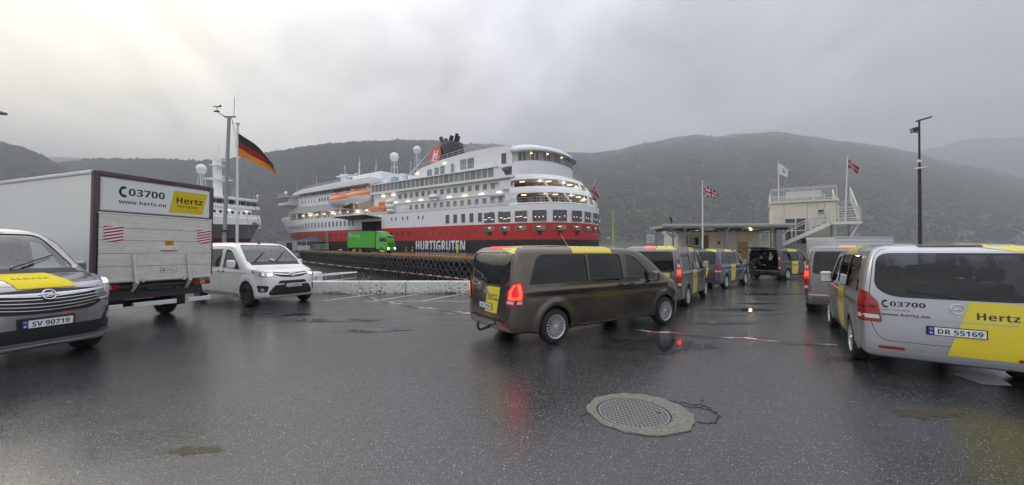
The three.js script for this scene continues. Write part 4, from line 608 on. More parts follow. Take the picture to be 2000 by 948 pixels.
function traficTrim(van, o) {
  const M = trafic;
  for (const c of ['cornerR', 'cornerL']) {
    const lamp = mk('tail_light', P(M, 'tl', [[-0.07, 0.66], [0.06, 0.66], [0.05, 1.0], [0.02, 1.55], [-0.06, 1.55]], c, 0.016, 0.03, 0.02), MAT.redLens, van);
    mk('reversing_lens', P(M, 'rv', [[-0.055, 0.72], [0.045, 0.72], [0.045, 0.8], [-0.055, 0.8]], c, 0.0185, 0.003, 0.01), MAT.whiteLens, lamp);
    mk('indicator_lens', P(M, 'iv', [[-0.05, 1.27], [0.025, 1.27], [0.022, 1.4], [-0.05, 1.4]], c, 0.0185, 0.003, 0.01), MAT.whiteLens, lamp);
    if (o.lit) { mk('brake_lamp', P(M, 'bl', [[-0.055, 1.06], [0.038, 1.06], [0.032, 1.22], [-0.055, 1.22]], c, 0.0195, 0.003, 0.012), MAT.hotGlow, lamp); mk('lamp_glow', P(M, 'bg', [[-0.065, 0.98], [0.05, 0.98], [0.04, 1.26], [-0.06, 1.26]], c, 0.0175, 0.003, 0.015), MAT.redGlow, lamp); }
    mk('reflector', P(M, 'rf', [[-0.3, 0.42], [-0.12, 0.42], [-0.12, 0.46], [-0.3, 0.46]], c, 0.006, 0.01, 0.015), MAT.redLens, van);
  }
  mk('roof_brake_light', P(M, '3b', [[-0.17, 1.885], [0.17, 1.885], [0.15, 1.93], [-0.15, 1.93]], 'rear', 0.012, 0.02, 0.02), o.lit ? glow(1, 0.09, 0.04, 2.2, C(0.5, 0.03, 0.02)) : MAT.redLens, van);
  if (o.rearStripe) {
    mk('stripe', P(M, 'rs1', [[0.2, 1.83], [0.78, 1.83], [0.72, 1.94], [0.22, 1.945]], 'rear', 0.004, 0.006, 0.01), yellow, van);
    mk('stripe', P(M, 'rs2', [[0.02, 0.7], [0.5, 0.7], [0.64, 1.1], [0.12, 1.1]], 'rear', 0.004, 0.006, 0.008), hertzRear, van);
  }
  if (o.roofStripe) { const [a, b] = o.roofStripe; mk('roof_stripe', P(M, 'rt' + a, [[a, -0.77], [b, -0.77], [b, 0.77], [a, 0.77]], 'top', 0.004, 0.004, 0.004), yellow, van); for (const s of ['right', 'left']) mk('roof_stripe', P(M, 'rt2' + a, [[a, 1.755], [b, 1.755], [b, 1.885], [a, 1.885]], s, 0.0045, 0.004, 0.003, 0.03), yellow, van); }
  if (o.sideStripe) { const [a, b] = o.sideStripe, pts = [[a + 0.04, 0.34], [b - 0.05, 0.34], [b + 0.02, 0.8], [b + 0.04, 1.14], [a, 1.14], [a - 0.02, 0.8]]; mk('stripe', P(M, 'ss' + a, pts, 'right', 0.004, 0.005, 0.01), hertzSide, van); mk('stripe', P(M, 'ss' + a, pts.map(([x, y]) => [-x, y]), 'leftT', 0.004, 0.005, 0.01), hertzSide, van); }
  if (o.roofFront) mk('roof_stripe', P(M, 'rfr', [[-0.26, -2.15], [0.34, -2.15], [0.34, -0.9], [-0.26, -0.9]], 'topT', 0.004, 0.004, 0.02), yellow, van);
  mk('bumper_strip', P(M, 'bs', [[-0.84, 0.53], [0.84, 0.53], [0.84, 0.57], [-0.84, 0.57]], 'rear', 0.006, 0.01, 0.008), o.bright ? chrome : std(0.3, 0.3, 0.3, 0.35), van);
  for (const s of ['right', 'left']) { mk('door_rail', P(M, 'dr', [[-0.5, 1.03], [0.52, 1.03], [0.52, 1.05], [-0.5, 1.05]], s, 0.004, 0.006, 0.006), MAT.seam, van); mk('mirror_base', P(M, 'mb', [[2.4, 1.15], [2.68, 1.12], [2.5, 1.34], [2.42, 1.36]], s, 0.004, 0.01, 0.02), blackPl, van); }
  handles(van, M, van.userData.paintMat, [[1.42, 1.03], [1.74, 1.03]]);
  arches(van, M, van.userData.paintMat);
}
function lampUnit(van, M, key, pts, inner, lit) {
  for (const n of ['noseR', 'noseL']) { const l = mk('headlight', P(M, key, pts, n, 0.01, 0.03, 0.05), MAT.lampClear, van); for (const [nm, q, m, lf] of inner) mk(nm, P(M, key + nm + q[0], q, n, lf, 0.004, 0.015), m, l); }
}

{ // Opel-type van nose-on at the left edge
  const M = trafic, v = makeVan(M, { name: 'dark_grey_van', label: 'dark grey van with yellow bonnet band seen nose-on, nearest on the left', paint: opelPaint, wheel: wheelTen });
  v.userData.paintMat = opelPaint; standOnLot(v, -11.43, -6.75, 0.975, 0.222); v.scale.set(1.08, 1.14, 1.08);
  traficTrim(v, { roofFront: true });
  mk('bonnet_stripe', P(M, 'hood', [[-0.26, -3.86], [0.34, -3.86], [0.34, -3.15], [-0.26, -3.15]], 'topT', 0.005, 0.006, 0.012, 0.05), hertzHood, v);
  const gr = mk('grille', P(M, 'grf', [[-0.66, 0.86, 0.05], [-0.5, 0.74, 0.1], [0, 0.71, 0.2], [0.5, 0.74, 0.1], [0.66, 0.86, 0.05], [0.7, 1.02, 0.04], [0, 1.055, 0.2], [-0.7, 1.02, 0.04]], 'front', 0.004, 0.012, 0.04, 0.05), std(0.012, 0.012, 0.013, 0.4), v);
  const slat = (y, half, sag, th, key) => { const n = 10, top = [], bot = []; for (let i = 0; i <= n; i++) { const u = lerp(-half, half, i / n), yy = y + sag * (u / half) ** 2; top.push([u, yy + th / 2]); bot.unshift([u, yy - th / 2]); } return P(M, 'sl' + key, [...bot.reverse(), ...top.reverse()], 'front', 0.02, 0.02, 0.001, 0.05); };
  const main = (() => { const n = 12, a = [], b = []; for (let i = 0; i <= n; i++) { const u = lerp(-0.67, 0.67, i / n), k = Math.abs(u) / 0.67, yy = 0.958 + 0.055 * k * k, th = 0.05 * (1 - 0.55 * k); a.push([u, yy - th / 2]); b.unshift([u, yy + th / 2]); } return P(M, 'slm', [...a, ...b], 'front', 0.028, 0.03, 0.001, 0.05); })();
  mk('grille_bar', main, chrome, gr);
  for (let i = 0; i < 4; i++) mk('grille_bar', slat(0.905 - i * 0.047, 0.645 - i * 0.042, 0.05, 0.011, i), chrome, gr);
  const e = mk('badge', join([new THREE.TorusGeometry(0.068, 0.011, 10, 40), T(rbox(-0.1, 0.02, -0.009, 0.009, -0.008, 0.012, 0.006), -0.0, 0.012, 0, 0, 0, 0.1), T(rbox(-0.02, 0.1, -0.009, 0.009, -0.008, 0.012, 0.006), 0, -0.012, 0, 0, 0, 0.1), T(rbox(-0.05, 0.05, -0.009, 0.009, -0.008, 0.012, 0.006), 0, 0, 0, 0, 0, 0.75)]), chrome, v); onBody(M, e, 4.1, 0.96, 0, 0.04);
  frontPlate(v, M, 'SV 90719', 0.6, 0.02);
  mk('plate_holder', P(M, 'ph', [[-0.31, 0.52], [0.27, 0.52], [0.27, 0.68], [-0.31, 0.68]], 'frontT', 0.006, 0.012, 0.01), blackPl, v);
  const li = mk('lower_intake', P(M, 'li', [[-0.74, 0.36, 0.06], [0.74, 0.36, 0.06], [0.8, 0.5], [0.66, 0.54], [-0.66, 0.54], [-0.8, 0.5]], 'front', 0.004, 0.01, 0.03, 0.05), std(0.014, 0.014, 0.015, 0.5), v);
  for (let i = 0; i < 3; i++) mk('intake_slat', P(M, 'is' + i, [[-0.7, 0.405 + i * 0.045], [0.7, 0.405 + i * 0.045], [0.7, 0.42 + i * 0.045], [-0.7, 0.42 + i * 0.045]], 'front', 0.012, 0.012, 0.004), blackPl, li);
  mk('bumper_trim', P(M, 'bt', [[-0.86, 0.345], [-0.6, 0.305], [0.6, 0.305], [0.86, 0.345], [0.86, 0.36], [0.6, 0.325], [-0.6, 0.325], [-0.86, 0.36]], 'front', 0.012, 0.02, 0.005, 0.05), chrome, v);
  lampUnit(v, M, 'hlo', [[0.1, 0.83], [0.34, 0.86], [0.6, 1.03], [0.64, 1.15], [0.44, 1.15], [0.2, 1.06], [0.09, 0.98]], [['lamp_strip', [[0.13, 0.845], [0.34, 0.875], [0.58, 1.035], [0.57, 1.05], [0.33, 0.895], [0.13, 0.865]], MAT.whiteLens, 0.013], ['lamp_reflector', [[0.18, 0.93], [0.34, 0.94], [0.42, 1.05], [0.26, 1.04]], chrome, 0.012], ['lamp_beam', [[0.3, 1.07], [0.44, 1.08], [0.52, 1.135], [0.42, 1.14]], MAT.headGlow, 0.0135]]);
  for (const n of ['noseR', 'noseL']) { const f = mk('fog_lamp_housing', P(M, 'fg', [[0.16, 0.5], [0.5, 0.5], [0.55, 0.68], [0.4, 0.74], [0.2, 0.6]], n, 0.006, 0.016, 0.04), blackPl, v); mk('fog_lamp', P(M, 'fl', [[0.26, 0.53], [0.38, 0.53], [0.41, 0.6], [0.36, 0.66], [0.28, 0.64]], n, 0.01, 0.006, 0.05), MAT.whiteLens, f); }
  mk('scuttle', P(M, 'sc', [[2.98, -0.76], [3.14, -0.76], [3.14, 0.76], [2.98, 0.76]], 'top', 0.004, 0.01, 0.03), blackPl, v);
  for (const z of [-0.05, 0.62]) { const a = surf(M, 3.0, 0, z, 'top'), b = surf(M, 2.72, 0, z - 0.58, 'top'); mk('wiper', flatBar([a.x, a.y + 0.025, a.z], [b.x, b.y + 0.02, b.z], 0.02, 0.014), blackPl, v); }
}
{ // white van facing right in front of the quay wall
  const M = proace, v = makeVan(M, { name: 'white_van', label: 'white van facing right between the box truck and the quay wall', paint: whitePaint, wheel: wheelFive, rim: alloyDark, glass: { front_window: GLASS.dark } });
  v.userData.paintMat = whitePaint; standOnLot(v, -11.1, -14.55, 0.866, 0.5); v.scale.set(1.07, 1.12, 1.07);
  lampUnit(v, M, 'hlp', [[0.02, 0.86], [0.3, 0.85], [0.62, 0.98], [0.66, 1.05], [0.5, 1.07], [0.22, 0.99], [0.02, 0.96]], [['lamp_reflector', [[0.36, 0.91], [0.46, 0.92], [0.54, 1.0], [0.44, 1.01]], chrome, 0.012], ['lamp_lens', [[0.22, 0.885], [0.32, 0.885], [0.36, 0.96], [0.26, 0.96]], chrome, 0.012], ['lamp_beam', [[0.04, 0.89], [0.15, 0.88], [0.17, 0.945], [0.06, 0.945]], MAT.headGlow, 0.0135]]);
  const gr = mk('grille', P(M, 'grp', [[-0.5, 0.9, 0.03], [-0.3, 0.845], [0, 0.82, 0.15], [0.3, 0.845], [0.5, 0.9, 0.03], [0.5, 0.98, 0.03], [0, 0.955, 0.2], [-0.5, 0.98, 0.03]], 'front', 0.005, 0.012, 0.03, 0.05), std(0.012, 0.012, 0.013, 0.4), v);
  for (const s of [-1, 1]) mk('grille_bar', P(M, 'gb' + s, [[s * 0.07, 0.88], [s * 0.5, 0.925], [s * 0.5, 0.945], [s * 0.07, 0.905]], 'front', 0.018, 0.02, 0.004, 0.05), chrome, gr);
  const e = mk('badge', join([new THREE.TorusGeometry(0.075, 0.012, 8, 36).scale(1.15, 0.85, 1), new THREE.TorusGeometry(0.03, 0.009, 8, 28).scale(0.75, 1.9, 1), T(new THREE.TorusGeometry(0.045, 0.009, 8, 28).scale(1.15, 0.55, 1), 0, 0.025, 0)]), chrome, v); onBody(M, e, 4.25, 0.895, 0, 0.03);
  const li = mk('lower_intake', P(M, 'lip', [[-0.62, 0.33, 0.05], [0.62, 0.33, 0.05], [0.66, 0.4, 0.05], [0.5, 0.62, 0.05], [-0.5, 0.62, 0.05], [-0.66, 0.4, 0.05]], 'front', 0.005, 0.012, 0.05, 0.05), std(0.014, 0.014, 0.015, 0.45), v);
  mk('upper_intake', P(M, 'uip', [[-0.44, 0.655, 0.04], [0.44, 0.655, 0.04], [0.38, 0.74, 0.04], [-0.38, 0.74, 0.04]], 'front', 0.005, 0.012, 0.03, 0.05), std(0.014, 0.014, 0.015, 0.45), v);
  for (let i = 0; i < 3; i++) mk('intake_slat', P(M, 'isp' + i, [[-0.58, 0.4 + i * 0.06], [0.58, 0.4 + i * 0.06], [0.58, 0.415 + i * 0.06], [-0.58, 0.415 + i * 0.06]], 'front', 0.012, 0.012, 0.004), blackPl, li);
  mk('bumper_trim', P(M, 'btp', [[-0.55, 0.31], [0.55, 0.31], [0.56, 0.33], [-0.56, 0.33]], 'front', 0.014, 0.02, 0.006), std(0.6, 0.6, 0.6, 0.3), v);
  frontPlate(v, M, 'SV 88954', 0.6);
  for (const n of ['noseR', 'noseL']) { const f = mk('fog_lamp_housing', P(M, 'fgp', [[0.14, 0.42], [0.38, 0.42], [0.44, 0.62], [0.1, 0.6]], n, 0.005, 0.014, 0.04), blackPl, v); mk('fog_lamp', P(M, 'flp', [[0.22, 0.45], [0.31, 0.45], [0.33, 0.51], [0.27, 0.55], [0.21, 0.51]], n, 0.009, 0.006, 0.03), chrome, f); }
  mk('scuttle', P(M, 'sc', [[3.02, -0.74], [3.2, -0.74], [3.2, 0.74], [3.02, 0.74]], 'top', 0.003, 0.01, 0.03), blackPl, v);
  for (const z of [-0.02, 0.62]) { const pts = [0, 0.33, 0.66, 1].map((t) => { const q = surf(M, 3.06 - 0.46 * t, 0, z - 0.5 * t, 'top'); return [q.x, q.y + 0.03, q.z]; }); mk('wiper', tube(pts, 0.014, 10, 5), blackPl, v); }
  const st = onBody(M, mk('sticker', new THREE.CircleGeometry(0.06, 20), std(0.75, 0.4, 0.1, 0.5), v), 2.95, 1.33, 0.62, 0.004);
  mk('aerial', join([bar([2.05, 1.83, 0], [1.98, 1.95, 0], 0.01), T(rbox(-0.07, 0.05, -0.02, 0.02, -0.03, 0.03, 0.02), 2.05, 1.845, 0)]), blackPl, v);
  for (const s of ['right', 'left']) { mk('door_rail', P(M, 'dr', [[-0.4, 0.97], [0.62, 0.97], [0.62, 0.985], [-0.4, 0.985]], s, 0.004, 0.006, 0.006), MAT.seam, v); mk('mirror_base', P(M, 'mb', [[2.5, 1.08], [2.84, 1.05], [2.6, 1.3], [2.52, 1.32]], s, 0.004, 0.01, 0.02), blackPl, v); mk('side_step', P(M, 'ssp', [[0.5, 0.26], [2.75, 0.26], [2.75, 0.33], [0.5, 0.33]], s, 0.03, 0.04, 0.02), std(0.62, 0.63, 0.63, 0.35), v); mk('door_sticker', P(M, 'dst', [[2.62, 0.44], [2.78, 0.42], [2.74, 0.46], [2.62, 0.47]], s, 0.004, 0.004, 0.005), std(0.55, 0.05, 0.05, 0.4), v); }
  handles(v, M, whitePaint, [[1.5, 1.0], [1.84, 1.0]]); arches(v, M, whitePaint);
}
{ // brown van, centre
  const v = makeVan(vitoLong, { name: 'brown_van', label: 'brown van with brake lights on, largest in the middle of the yard', paint: brownPaint, wheel: wheelFine, glass: { front_window: GLASS.dark } });
  v.userData.paintMat = brownPaint; standOnLot(v, 0.34, -7.93, 0.84, -0.543);
  vitoTrim(v, { M: vitoLong, kind: 'brown', lit: true, rearStripe: true, roofStripe: [0.55, 1.7], hook: true }); rearPlate(v, vitoLong, 'BE 18994', 0.715, -0.02);
}
{ // silver van, right
  const v = makeVan(vito, { name: 'silver_van', label: 'silver and yellow van with large rear window, nearest on the right', paint: silverPaint, wheel: wheelTen, glass: { rear_window: GLASS.tinted, rear_side_window: GLASS.tinted, sliding_door_window: GLASS.tinted } });
  v.userData.paintMat = silverPaint; standOnLot(v, 6.46, -5.7, 0.58, -0.81);
  vitoTrim(v, { kind: 'silver', rearStripe: true, roofStripe: [0.34, 1.42], sideStripe: [0.75, 1.45] }); rearPlate(v, vito, 'DR 55169', 0.715, -0.02);
  const tx = canvasTex(512, 256, (c) => { c.clearRect(0, 0, 512, 256); c.fillStyle = '#141517'; c.textBaseline = 'middle'; c.font = 'bold 96px sans-serif'; c.save(); c.translate(98, 62); c.scale(1.22, 0.95); c.fillText('03700', 0, 0); c.restore(); c.lineCap = 'round'; c.lineWidth = 17; c.strokeStyle = '#141517'; c.beginPath(); c.arc(94, 62, 62, Math.PI * 0.74, Math.PI * 1.2); c.stroke(); c.lineWidth = 26; c.beginPath(); c.moveTo(50, 22); c.lineTo(66, 18); c.moveTo(54, 100); c.lineTo(70, 106); c.stroke(); c.fillStyle = '#6c7075'; c.font = 'bold 34px sans-serif'; c.save(); c.translate(14, 146); c.scale(1.25, 0.7); c.fillText('VITO TOURER', 0, 0); c.restore(); c.fillStyle = '#141517'; c.font = 'bold 58px sans-serif'; c.save(); c.translate(18, 210); c.scale(1.12, 0.95); c.fillText('www.hertz.no', 0, 0); c.restore(); });
  mk('lettering', P(vito, 'lt', [[-0.74, 0.845], [-0.18, 0.845], [-0.18, 1.1], [-0.74, 1.1]], 'rear', 0.004, 0, 0), new THREE.MeshPhysicalMaterial({ map: tx, transparent: true, roughness: 0.4 }), v);
}
{ // three more in the row behind, two at the right
  const v = makeVan(trafic, { name: 'grey_van', label: 'grey-brown van with yellow side band and lit tail light behind the brown van', paint: greyPaint, wheel: wheelFine }); v.userData.paintMat = greyPaint; standOnLot(v, 4.95, -12.6, 0.6, -0.8);
  traficTrim(v, { lit: true, rearStripe: true, roofStripe: [0.75, 1.5], sideStripe: [0.78, 1.46] });
  const w = makeVan(vito, { name: 'blue_grey_van', label: 'blue-grey van with yellow band, parked between grey van and black van', paint: bluePaint, wheel: wheelFine }); w.userData.paintMat = bluePaint; standOnLot(w, 9.6, -18.4, 0.72, -0.694);
  vitoTrim(w, { kind: 'brown', rearStripe: true, roofStripe: [0.34, 1.42], sideStripe: [0.75, 1.5] });
  const x = makeVan(trafic, { name: 'grey_van', label: 'grey van with lit tail lights just left of the silver van', paint: greyPaint, wheel: wheelFine }); x.userData.paintMat = greyPaint; standOnLot(x, 9.75, -10.75, 0.67, -0.743);
  traficTrim(x, { lit: true, bright: true });
  // black van, tailgate up, loading bay open
  const k = makeVan(trafic, { name: 'black_van', label: 'black van with open tailgate and yellow side panel near the building', paint: blackPaint, wheel: wheelFine, skip: ['tailgate', 'rear_window'], seatRows: [[1.8, [-0.4, 0.4]]] }); k.userData.paintMat = blackPaint; standOnLot(k, 16.75, -24.0, 0.86, -0.51);
  traficTrim(k, { sideStripe: [0.55, 1.4], roofStripe: [0.3, 1.5] });
  const gate = mk('tailgate', join([rbox(-1.55, -0.02, -0.03, 0.03, -0.8, 0.8, 0.03), box(-1.45, -0.2, -0.042, -0.03, -0.66, 0.66)]), blackPaint, k); gate.position.set(-0.86, 1.92, 0); gate.rotation.z = -0.06;
  mk('stripe', box(-1.3, -0.4, 0.031, 0.034, 0.1, 0.6), yellow, gate);
  for (const s of [-1, 1]) mk('gas_strut', bar([-0.88, 1.45, s * 0.78], [-1.45, 1.9, s * 0.76], 0.012), blackPl, k);
  mk('cargo_lining', box(-0.8, 1.5, 0.5, 0.56, -0.75, 0.75), lining, k);
}
{ // box truck seen from behind, tail lift folded up
  const t = thing('box_truck', 'white box truck with folded tail lift and sign panel, seen from behind', 'truck'); standOnLot(t, -9.05, -9.48, -0.945, -0.327);
  const skin1 = std(0.74, 0.755, 0.715, 0.42), alu = std(0.62, 0.62, 0.6, 0.38, { metalness: 0.3 }), dark = std(0.03, 0.028, 0.03, 0.6), frameM = std(0.1, 0.07, 0.075, 0.5);
  mk('box_body', join([box(0.06, 4.5, 1.02, 3.58, -1.22, -1.19), box(0.06, 4.5, 1.02, 3.58, 1.19, 1.22), box(0.06, 4.5, 3.55, 3.6, -1.19, 1.19), box(0.06, 4.5, 1.02, 1.08, -1.19, 1.19), box(4.47, 4.5, 1.08, 3.55, -1.19, 1.19), box(0.06, 0.1, 1.08, 3.55, -1.19, 1.19)]), skin1, t);
  for (const [y, z] of [[3.59, -1.215], [3.59, 1.215], [1.04, -1.215], [1.04, 1.215]]) mk('corner_rail', rbox(0.05, 4.52, y - 0.05, y + 0.045, z - 0.035, z + 0.035, 0.03), alu, t);
  mk('rear_frame', join([rbox(-0.03, 0.07, 1.06, 3.62, -1.25, -1.14, 0.015), rbox(-0.03, 0.07, 1.06, 3.62, 1.14, 1.25, 0.015), rbox(-0.029, 0.069, 3.53, 3.63, -1.139, 1.139, 0.015)]), frameM, t);
  mk('light_rail', rbox(-0.034, 0.0, 3.56, 3.6, -0.28, 0.28, 0.01), std(0.06, 0.01, 0.015, 0.3), t);
  const sign = canvasTex(1024, 360, (c) => { c.fillStyle = '#d9dcdc'; c.fillRect(0, 0, 1024, 360); c.fillStyle = '#151618'; c.textBaseline = 'middle'; c.font = 'bold 124px sans-serif'; c.save(); c.translate(208, 128); c.scale(1.0, 0.98); c.fillText('03700', 0, 0); c.restore(); c.lineCap = 'round'; c.lineWidth = 22; c.strokeStyle = '#151618'; c.beginPath(); c.arc(212, 130, 72, Math.PI * 0.74, Math.PI * 1.22); c.stroke(); c.lineWidth = 32; c.beginPath(); c.moveTo(160, 82); c.lineTo(176, 78); c.moveTo(164, 176); c.lineTo(180, 182); c.stroke(); c.font = 'bold 66px sans-serif'; c.save(); c.translate(128, 252); c.scale(0.98, 0.98); c.fillText('www.hertz.no', 0, 0); c.restore(); c.fillStyle = '#cdb813'; c.beginPath(); c.moveTo(640, 34); c.lineTo(1010, 34); c.lineTo(952, 338); c.lineTo(586, 338); c.closePath(); c.fill(); c.fillStyle = '#151618'; c.textAlign = 'center'; c.font = 'bold 116px sans-serif'; c.save(); c.translate(806, 160); c.scale(1, 0.95); c.fillText('Hertz', 0, 0); c.restore(); c.font = 'bold 40px sans-serif'; c.fillText('Vare og last', 780, 242); });
  const sg = mk('sign_panel', rbox(-0.05, 0.02, 2.72, 3.48, -1.13, 1.13, 0.012), std(0.6, 0.6, 0.59, 0.4), t); const sf = new THREE.PlaneGeometry(2.2, 0.7); sf.rotateY(-Math.PI / 2); sf.translate(-0.0535, 3.1, 0); mk('sign_face', sf, new THREE.MeshStandardMaterial({ map: sign, roughness: 0.35 }), sg);
  const lift = mk('tail_lift', box(-0.075, -0.03, 1.1, 2.66, -1.17, 1.17), dark, t);
  const streak = (() => { const n = 256, d = new Uint8Array(n * n * 4); for (let y = 0; y < n; y++) for (let x = 0; x < n; x++) { const v = 214 + 12 * fbm2(x / 256, y / 14, 3) + 10 * fbm2(x / 60, y / 40, 2); d.set([clamp(v, 0, 255), clamp(v * 0.99, 0, 255), clamp(v * 0.955, 0, 255), 255], (y * n + x) * 4); } const q = new THREE.DataTexture(d, n, n); q.colorSpace = THREE.SRGBColorSpace; q.magFilter = THREE.LinearFilter; q.wrapS = q.wrapT = THREE.RepeatWrapping; q.needsUpdate = true; return new THREE.MeshStandardMaterial({ map: q, roughness: 0.42, metalness: 0.25 }); })();
  const ys = [1.11, 1.42, 1.73, 2.04, 2.33, 2.65];
  for (let i = 0; i < 5; i++) { const g = rbox(-0.1, -0.074, ys[i] + 0.004, ys[i + 1] - 0.004, -1.165, 1.165, 0.006, 1), p = g.attributes.position, uv = g.attributes.uv; for (let k = 0; k < p.count; k++) uv.setXY(k, p.getZ(k) / 1.3 + i * 0.31, p.getY(k) / 1.1); mk('plank', g, streak, lift); }
  mk('lift_edge', join([rbox(-0.11, -0.07, 1.05, 1.115, -1.19, 1.19, 0.01), rbox(-0.108, -0.07, 2.64, 2.68, -1.18, 1.18, 0.01)]), alu, lift);
  const hatch = canvasTex(128, 160, (c, w, h) => { c.fillStyle = '#e4e2de'; c.fillRect(0, 0, w, h); c.fillStyle = '#9b2430'; for (let k = -3; k < 9; k++) { c.beginPath(); c.moveTo(0, k * 32 + 34); c.lineTo(w, k * 32); c.lineTo(w, k * 32 + 16); c.lineTo(0, k * 32 + 50); c.fill(); } });
  for (const z of [-0.92, 0.97]) mk('hazard_marker', rbox(-0.112, -0.1, 2.0, 2.37, z - 0.17, z + 0.17, 0.004), new THREE.MeshStandardMaterial({ map: hatch, roughness: 0.4 }), lift);
  const lab = (w, h, draw, y0, y1, z0, z1, name) => { const g = new THREE.PlaneGeometry(z1 - z0, y1 - y0); g.rotateY(-Math.PI / 2); g.translate(-0.104, (y0 + y1) / 2, (z0 + z1) / 2); mk(name, g, new THREE.MeshStandardMaterial({ map: canvasTex(w, h, draw), roughness: 0.45 }), lift); };
  lab(256, 96, (c, w, h) => { c.fillStyle = '#dcdcda'; c.fillRect(0, 0, w, h); c.strokeStyle = '#33363a'; c.lineWidth = 5; c.strokeRect(3, 3, w - 6, h - 6); c.fillStyle = '#22303a'; c.fillRect(16, 24, 56, 48); c.fillStyle = '#e0e0de'; c.beginPath(); c.arc(40, 46, 14, 0, 6.3); c.fill(); c.fillStyle = '#a3232b'; c.font = 'bold 58px sans-serif'; c.textBaseline = 'middle'; c.save(); c.translate(84, 50); c.scale(0.82, 1); c.fillText('ZEPRO', 0, 0); c.restore(); }, 1.24, 1.37, -0.02, 0.34, 'maker_label');
  lab(256, 128, (c, w, h) => { c.fillStyle = '#e2e0dc'; c.fillRect(0, 0, w, h); c.fillStyle = '#b02a30'; c.fillRect(0, 96, w, 32); c.strokeStyle = '#6a5a5a'; c.lineWidth = 4; c.beginPath(); c.moveTo(24, 60); c.lineTo(150, 44); c.lineTo(200, 66); c.stroke(); c.fillStyle = '#6a5a5a'; c.fillRect(200, 24, 16, 42); }, 1.78, 1.92, -0.02, 0.34, 'warning_label');
  lab(128, 96, (c, w, h) => { c.fillStyle = '#c8871c'; c.fillRect(0, 0, w, h); c.fillStyle = '#7d5a22'; c.fillRect(24, 30, 80, 12); c.fillRect(24, 54, 60, 10); }, 1.93, 2.06, 0.07, 0.26, 'yellow_label');
  for (const z of [-0.5, 0.63]) mk('lift_arm', join([flatBar([-0.14, 1.03, z], [-0.12, 1.72, z - 0.06], 0.07, 0.05), flatBar([-0.15, 1.05, z], [0.1, 0.78, z], 0.06, 0.1)]), alu, lift);
  for (const z of [-0.36, 0.5]) mk('lift_latch', rbox(-0.14, -0.1, 1.02, 1.16, z - 0.025, z + 0.025, 0.01), alu, lift);
  mk('chassis', join([box(-0.02, 6.4, 0.78, 0.96, -0.45, -0.35), box(-0.02, 6.4, 0.78, 0.96, 0.35, 0.45), box(0.02, 0.35, 0.62, 1.0, -0.95, 0.95), box(0.1, 0.5, 0.96, 1.02, -1.0, 1.0), T(new THREE.CylinderGeometry(0.09, 0.09, 1.5, 14).rotateX(Math.PI / 2), 1.25, 0.4, 0), rbox(0.3, 0.9, 0.5, 0.8, -0.85, -0.5, 0.05), T(new THREE.CylinderGeometry(0.07, 0.07, 1.7, 12).rotateX(Math.PI / 2), 0.02, 0.92, 0)]), dark, t);
  for (const z of [-0.98, 0.98]) { const l = mk('tail_light', rbox(-0.06, 0.03, 0.86, 1.0, z - 0.2, z + 0.2, 0.02), MAT.redLens, t); mk('indicator', rbox(-0.066, -0.05, 0.88, 0.98, z - 0.06, z + 0.06, 0.01), std(0.55, 0.24, 0.16, 0.2), l); }
  const whiteBar = std(0.62, 0.63, 0.64, 0.4);
  for (const [z0, z1] of [[-1.16, -0.72], [-0.52, 0.36], [0.62, 1.18]]) mk('underrun_bar', rbox(-0.1, -0.02, 0.42, 0.53, z0, z1, 0.012), whiteBar, t);
  plate(t, 'SV 86831', [-0.03, 0.88, 0.02], -Math.PI / 2, 0, '#0c5a44', '#0a1a18');
  for (const x of [1.25, 4.9]) for (const s of [-1, 1]) { const w = mk('wheel', wheelFive.back, blackPl, t); w.position.set(x, 0.37, s * 0.82); w.scale.setScalar(1.1); if (s < 0) w.rotation.y = Math.PI; mk('tyre', wheelFive.tyre, rubber, w); mk('rim', wheelFive.rim, std(0.35, 0.35, 0.35, 0.5), w); }
  mk('mudguard', join([-0.85, 0.85].map((z) => box(0.72, 0.75, 0.28, 0.9, z - 0.16, z + 0.16))), dark, t);
  const cab = mk('cab', (() => { const s = shapeOf([[4.6, 0.55], [6.75, 0.5], [6.85, 0.9], [6.7, 1.25], [6.05, 1.5], [5.55, 2.3], [4.6, 2.4]], 0.12), g = new THREE.ExtrudeGeometry(s, { depth: 1.8, bevelEnabled: true, bevelSize: 0.08, bevelThickness: 0.1, bevelSegments: 3 }); g.translate(0, 0, -0.9); return g; })(), whitePaint, t);
  mk('cab_window', join([-1.005, 1.005].map((z) => { const g = new THREE.ExtrudeGeometry(shapeOf([[4.9, 1.45], [5.95, 1.45], [5.5, 2.12], [4.9, 2.15]], 0.06), { depth: 0.01, bevelEnabled: false }); g.translate(0, 0, z - 0.005); return g; })), std(0.02, 0.022, 0.025, 0.05), cab);
}
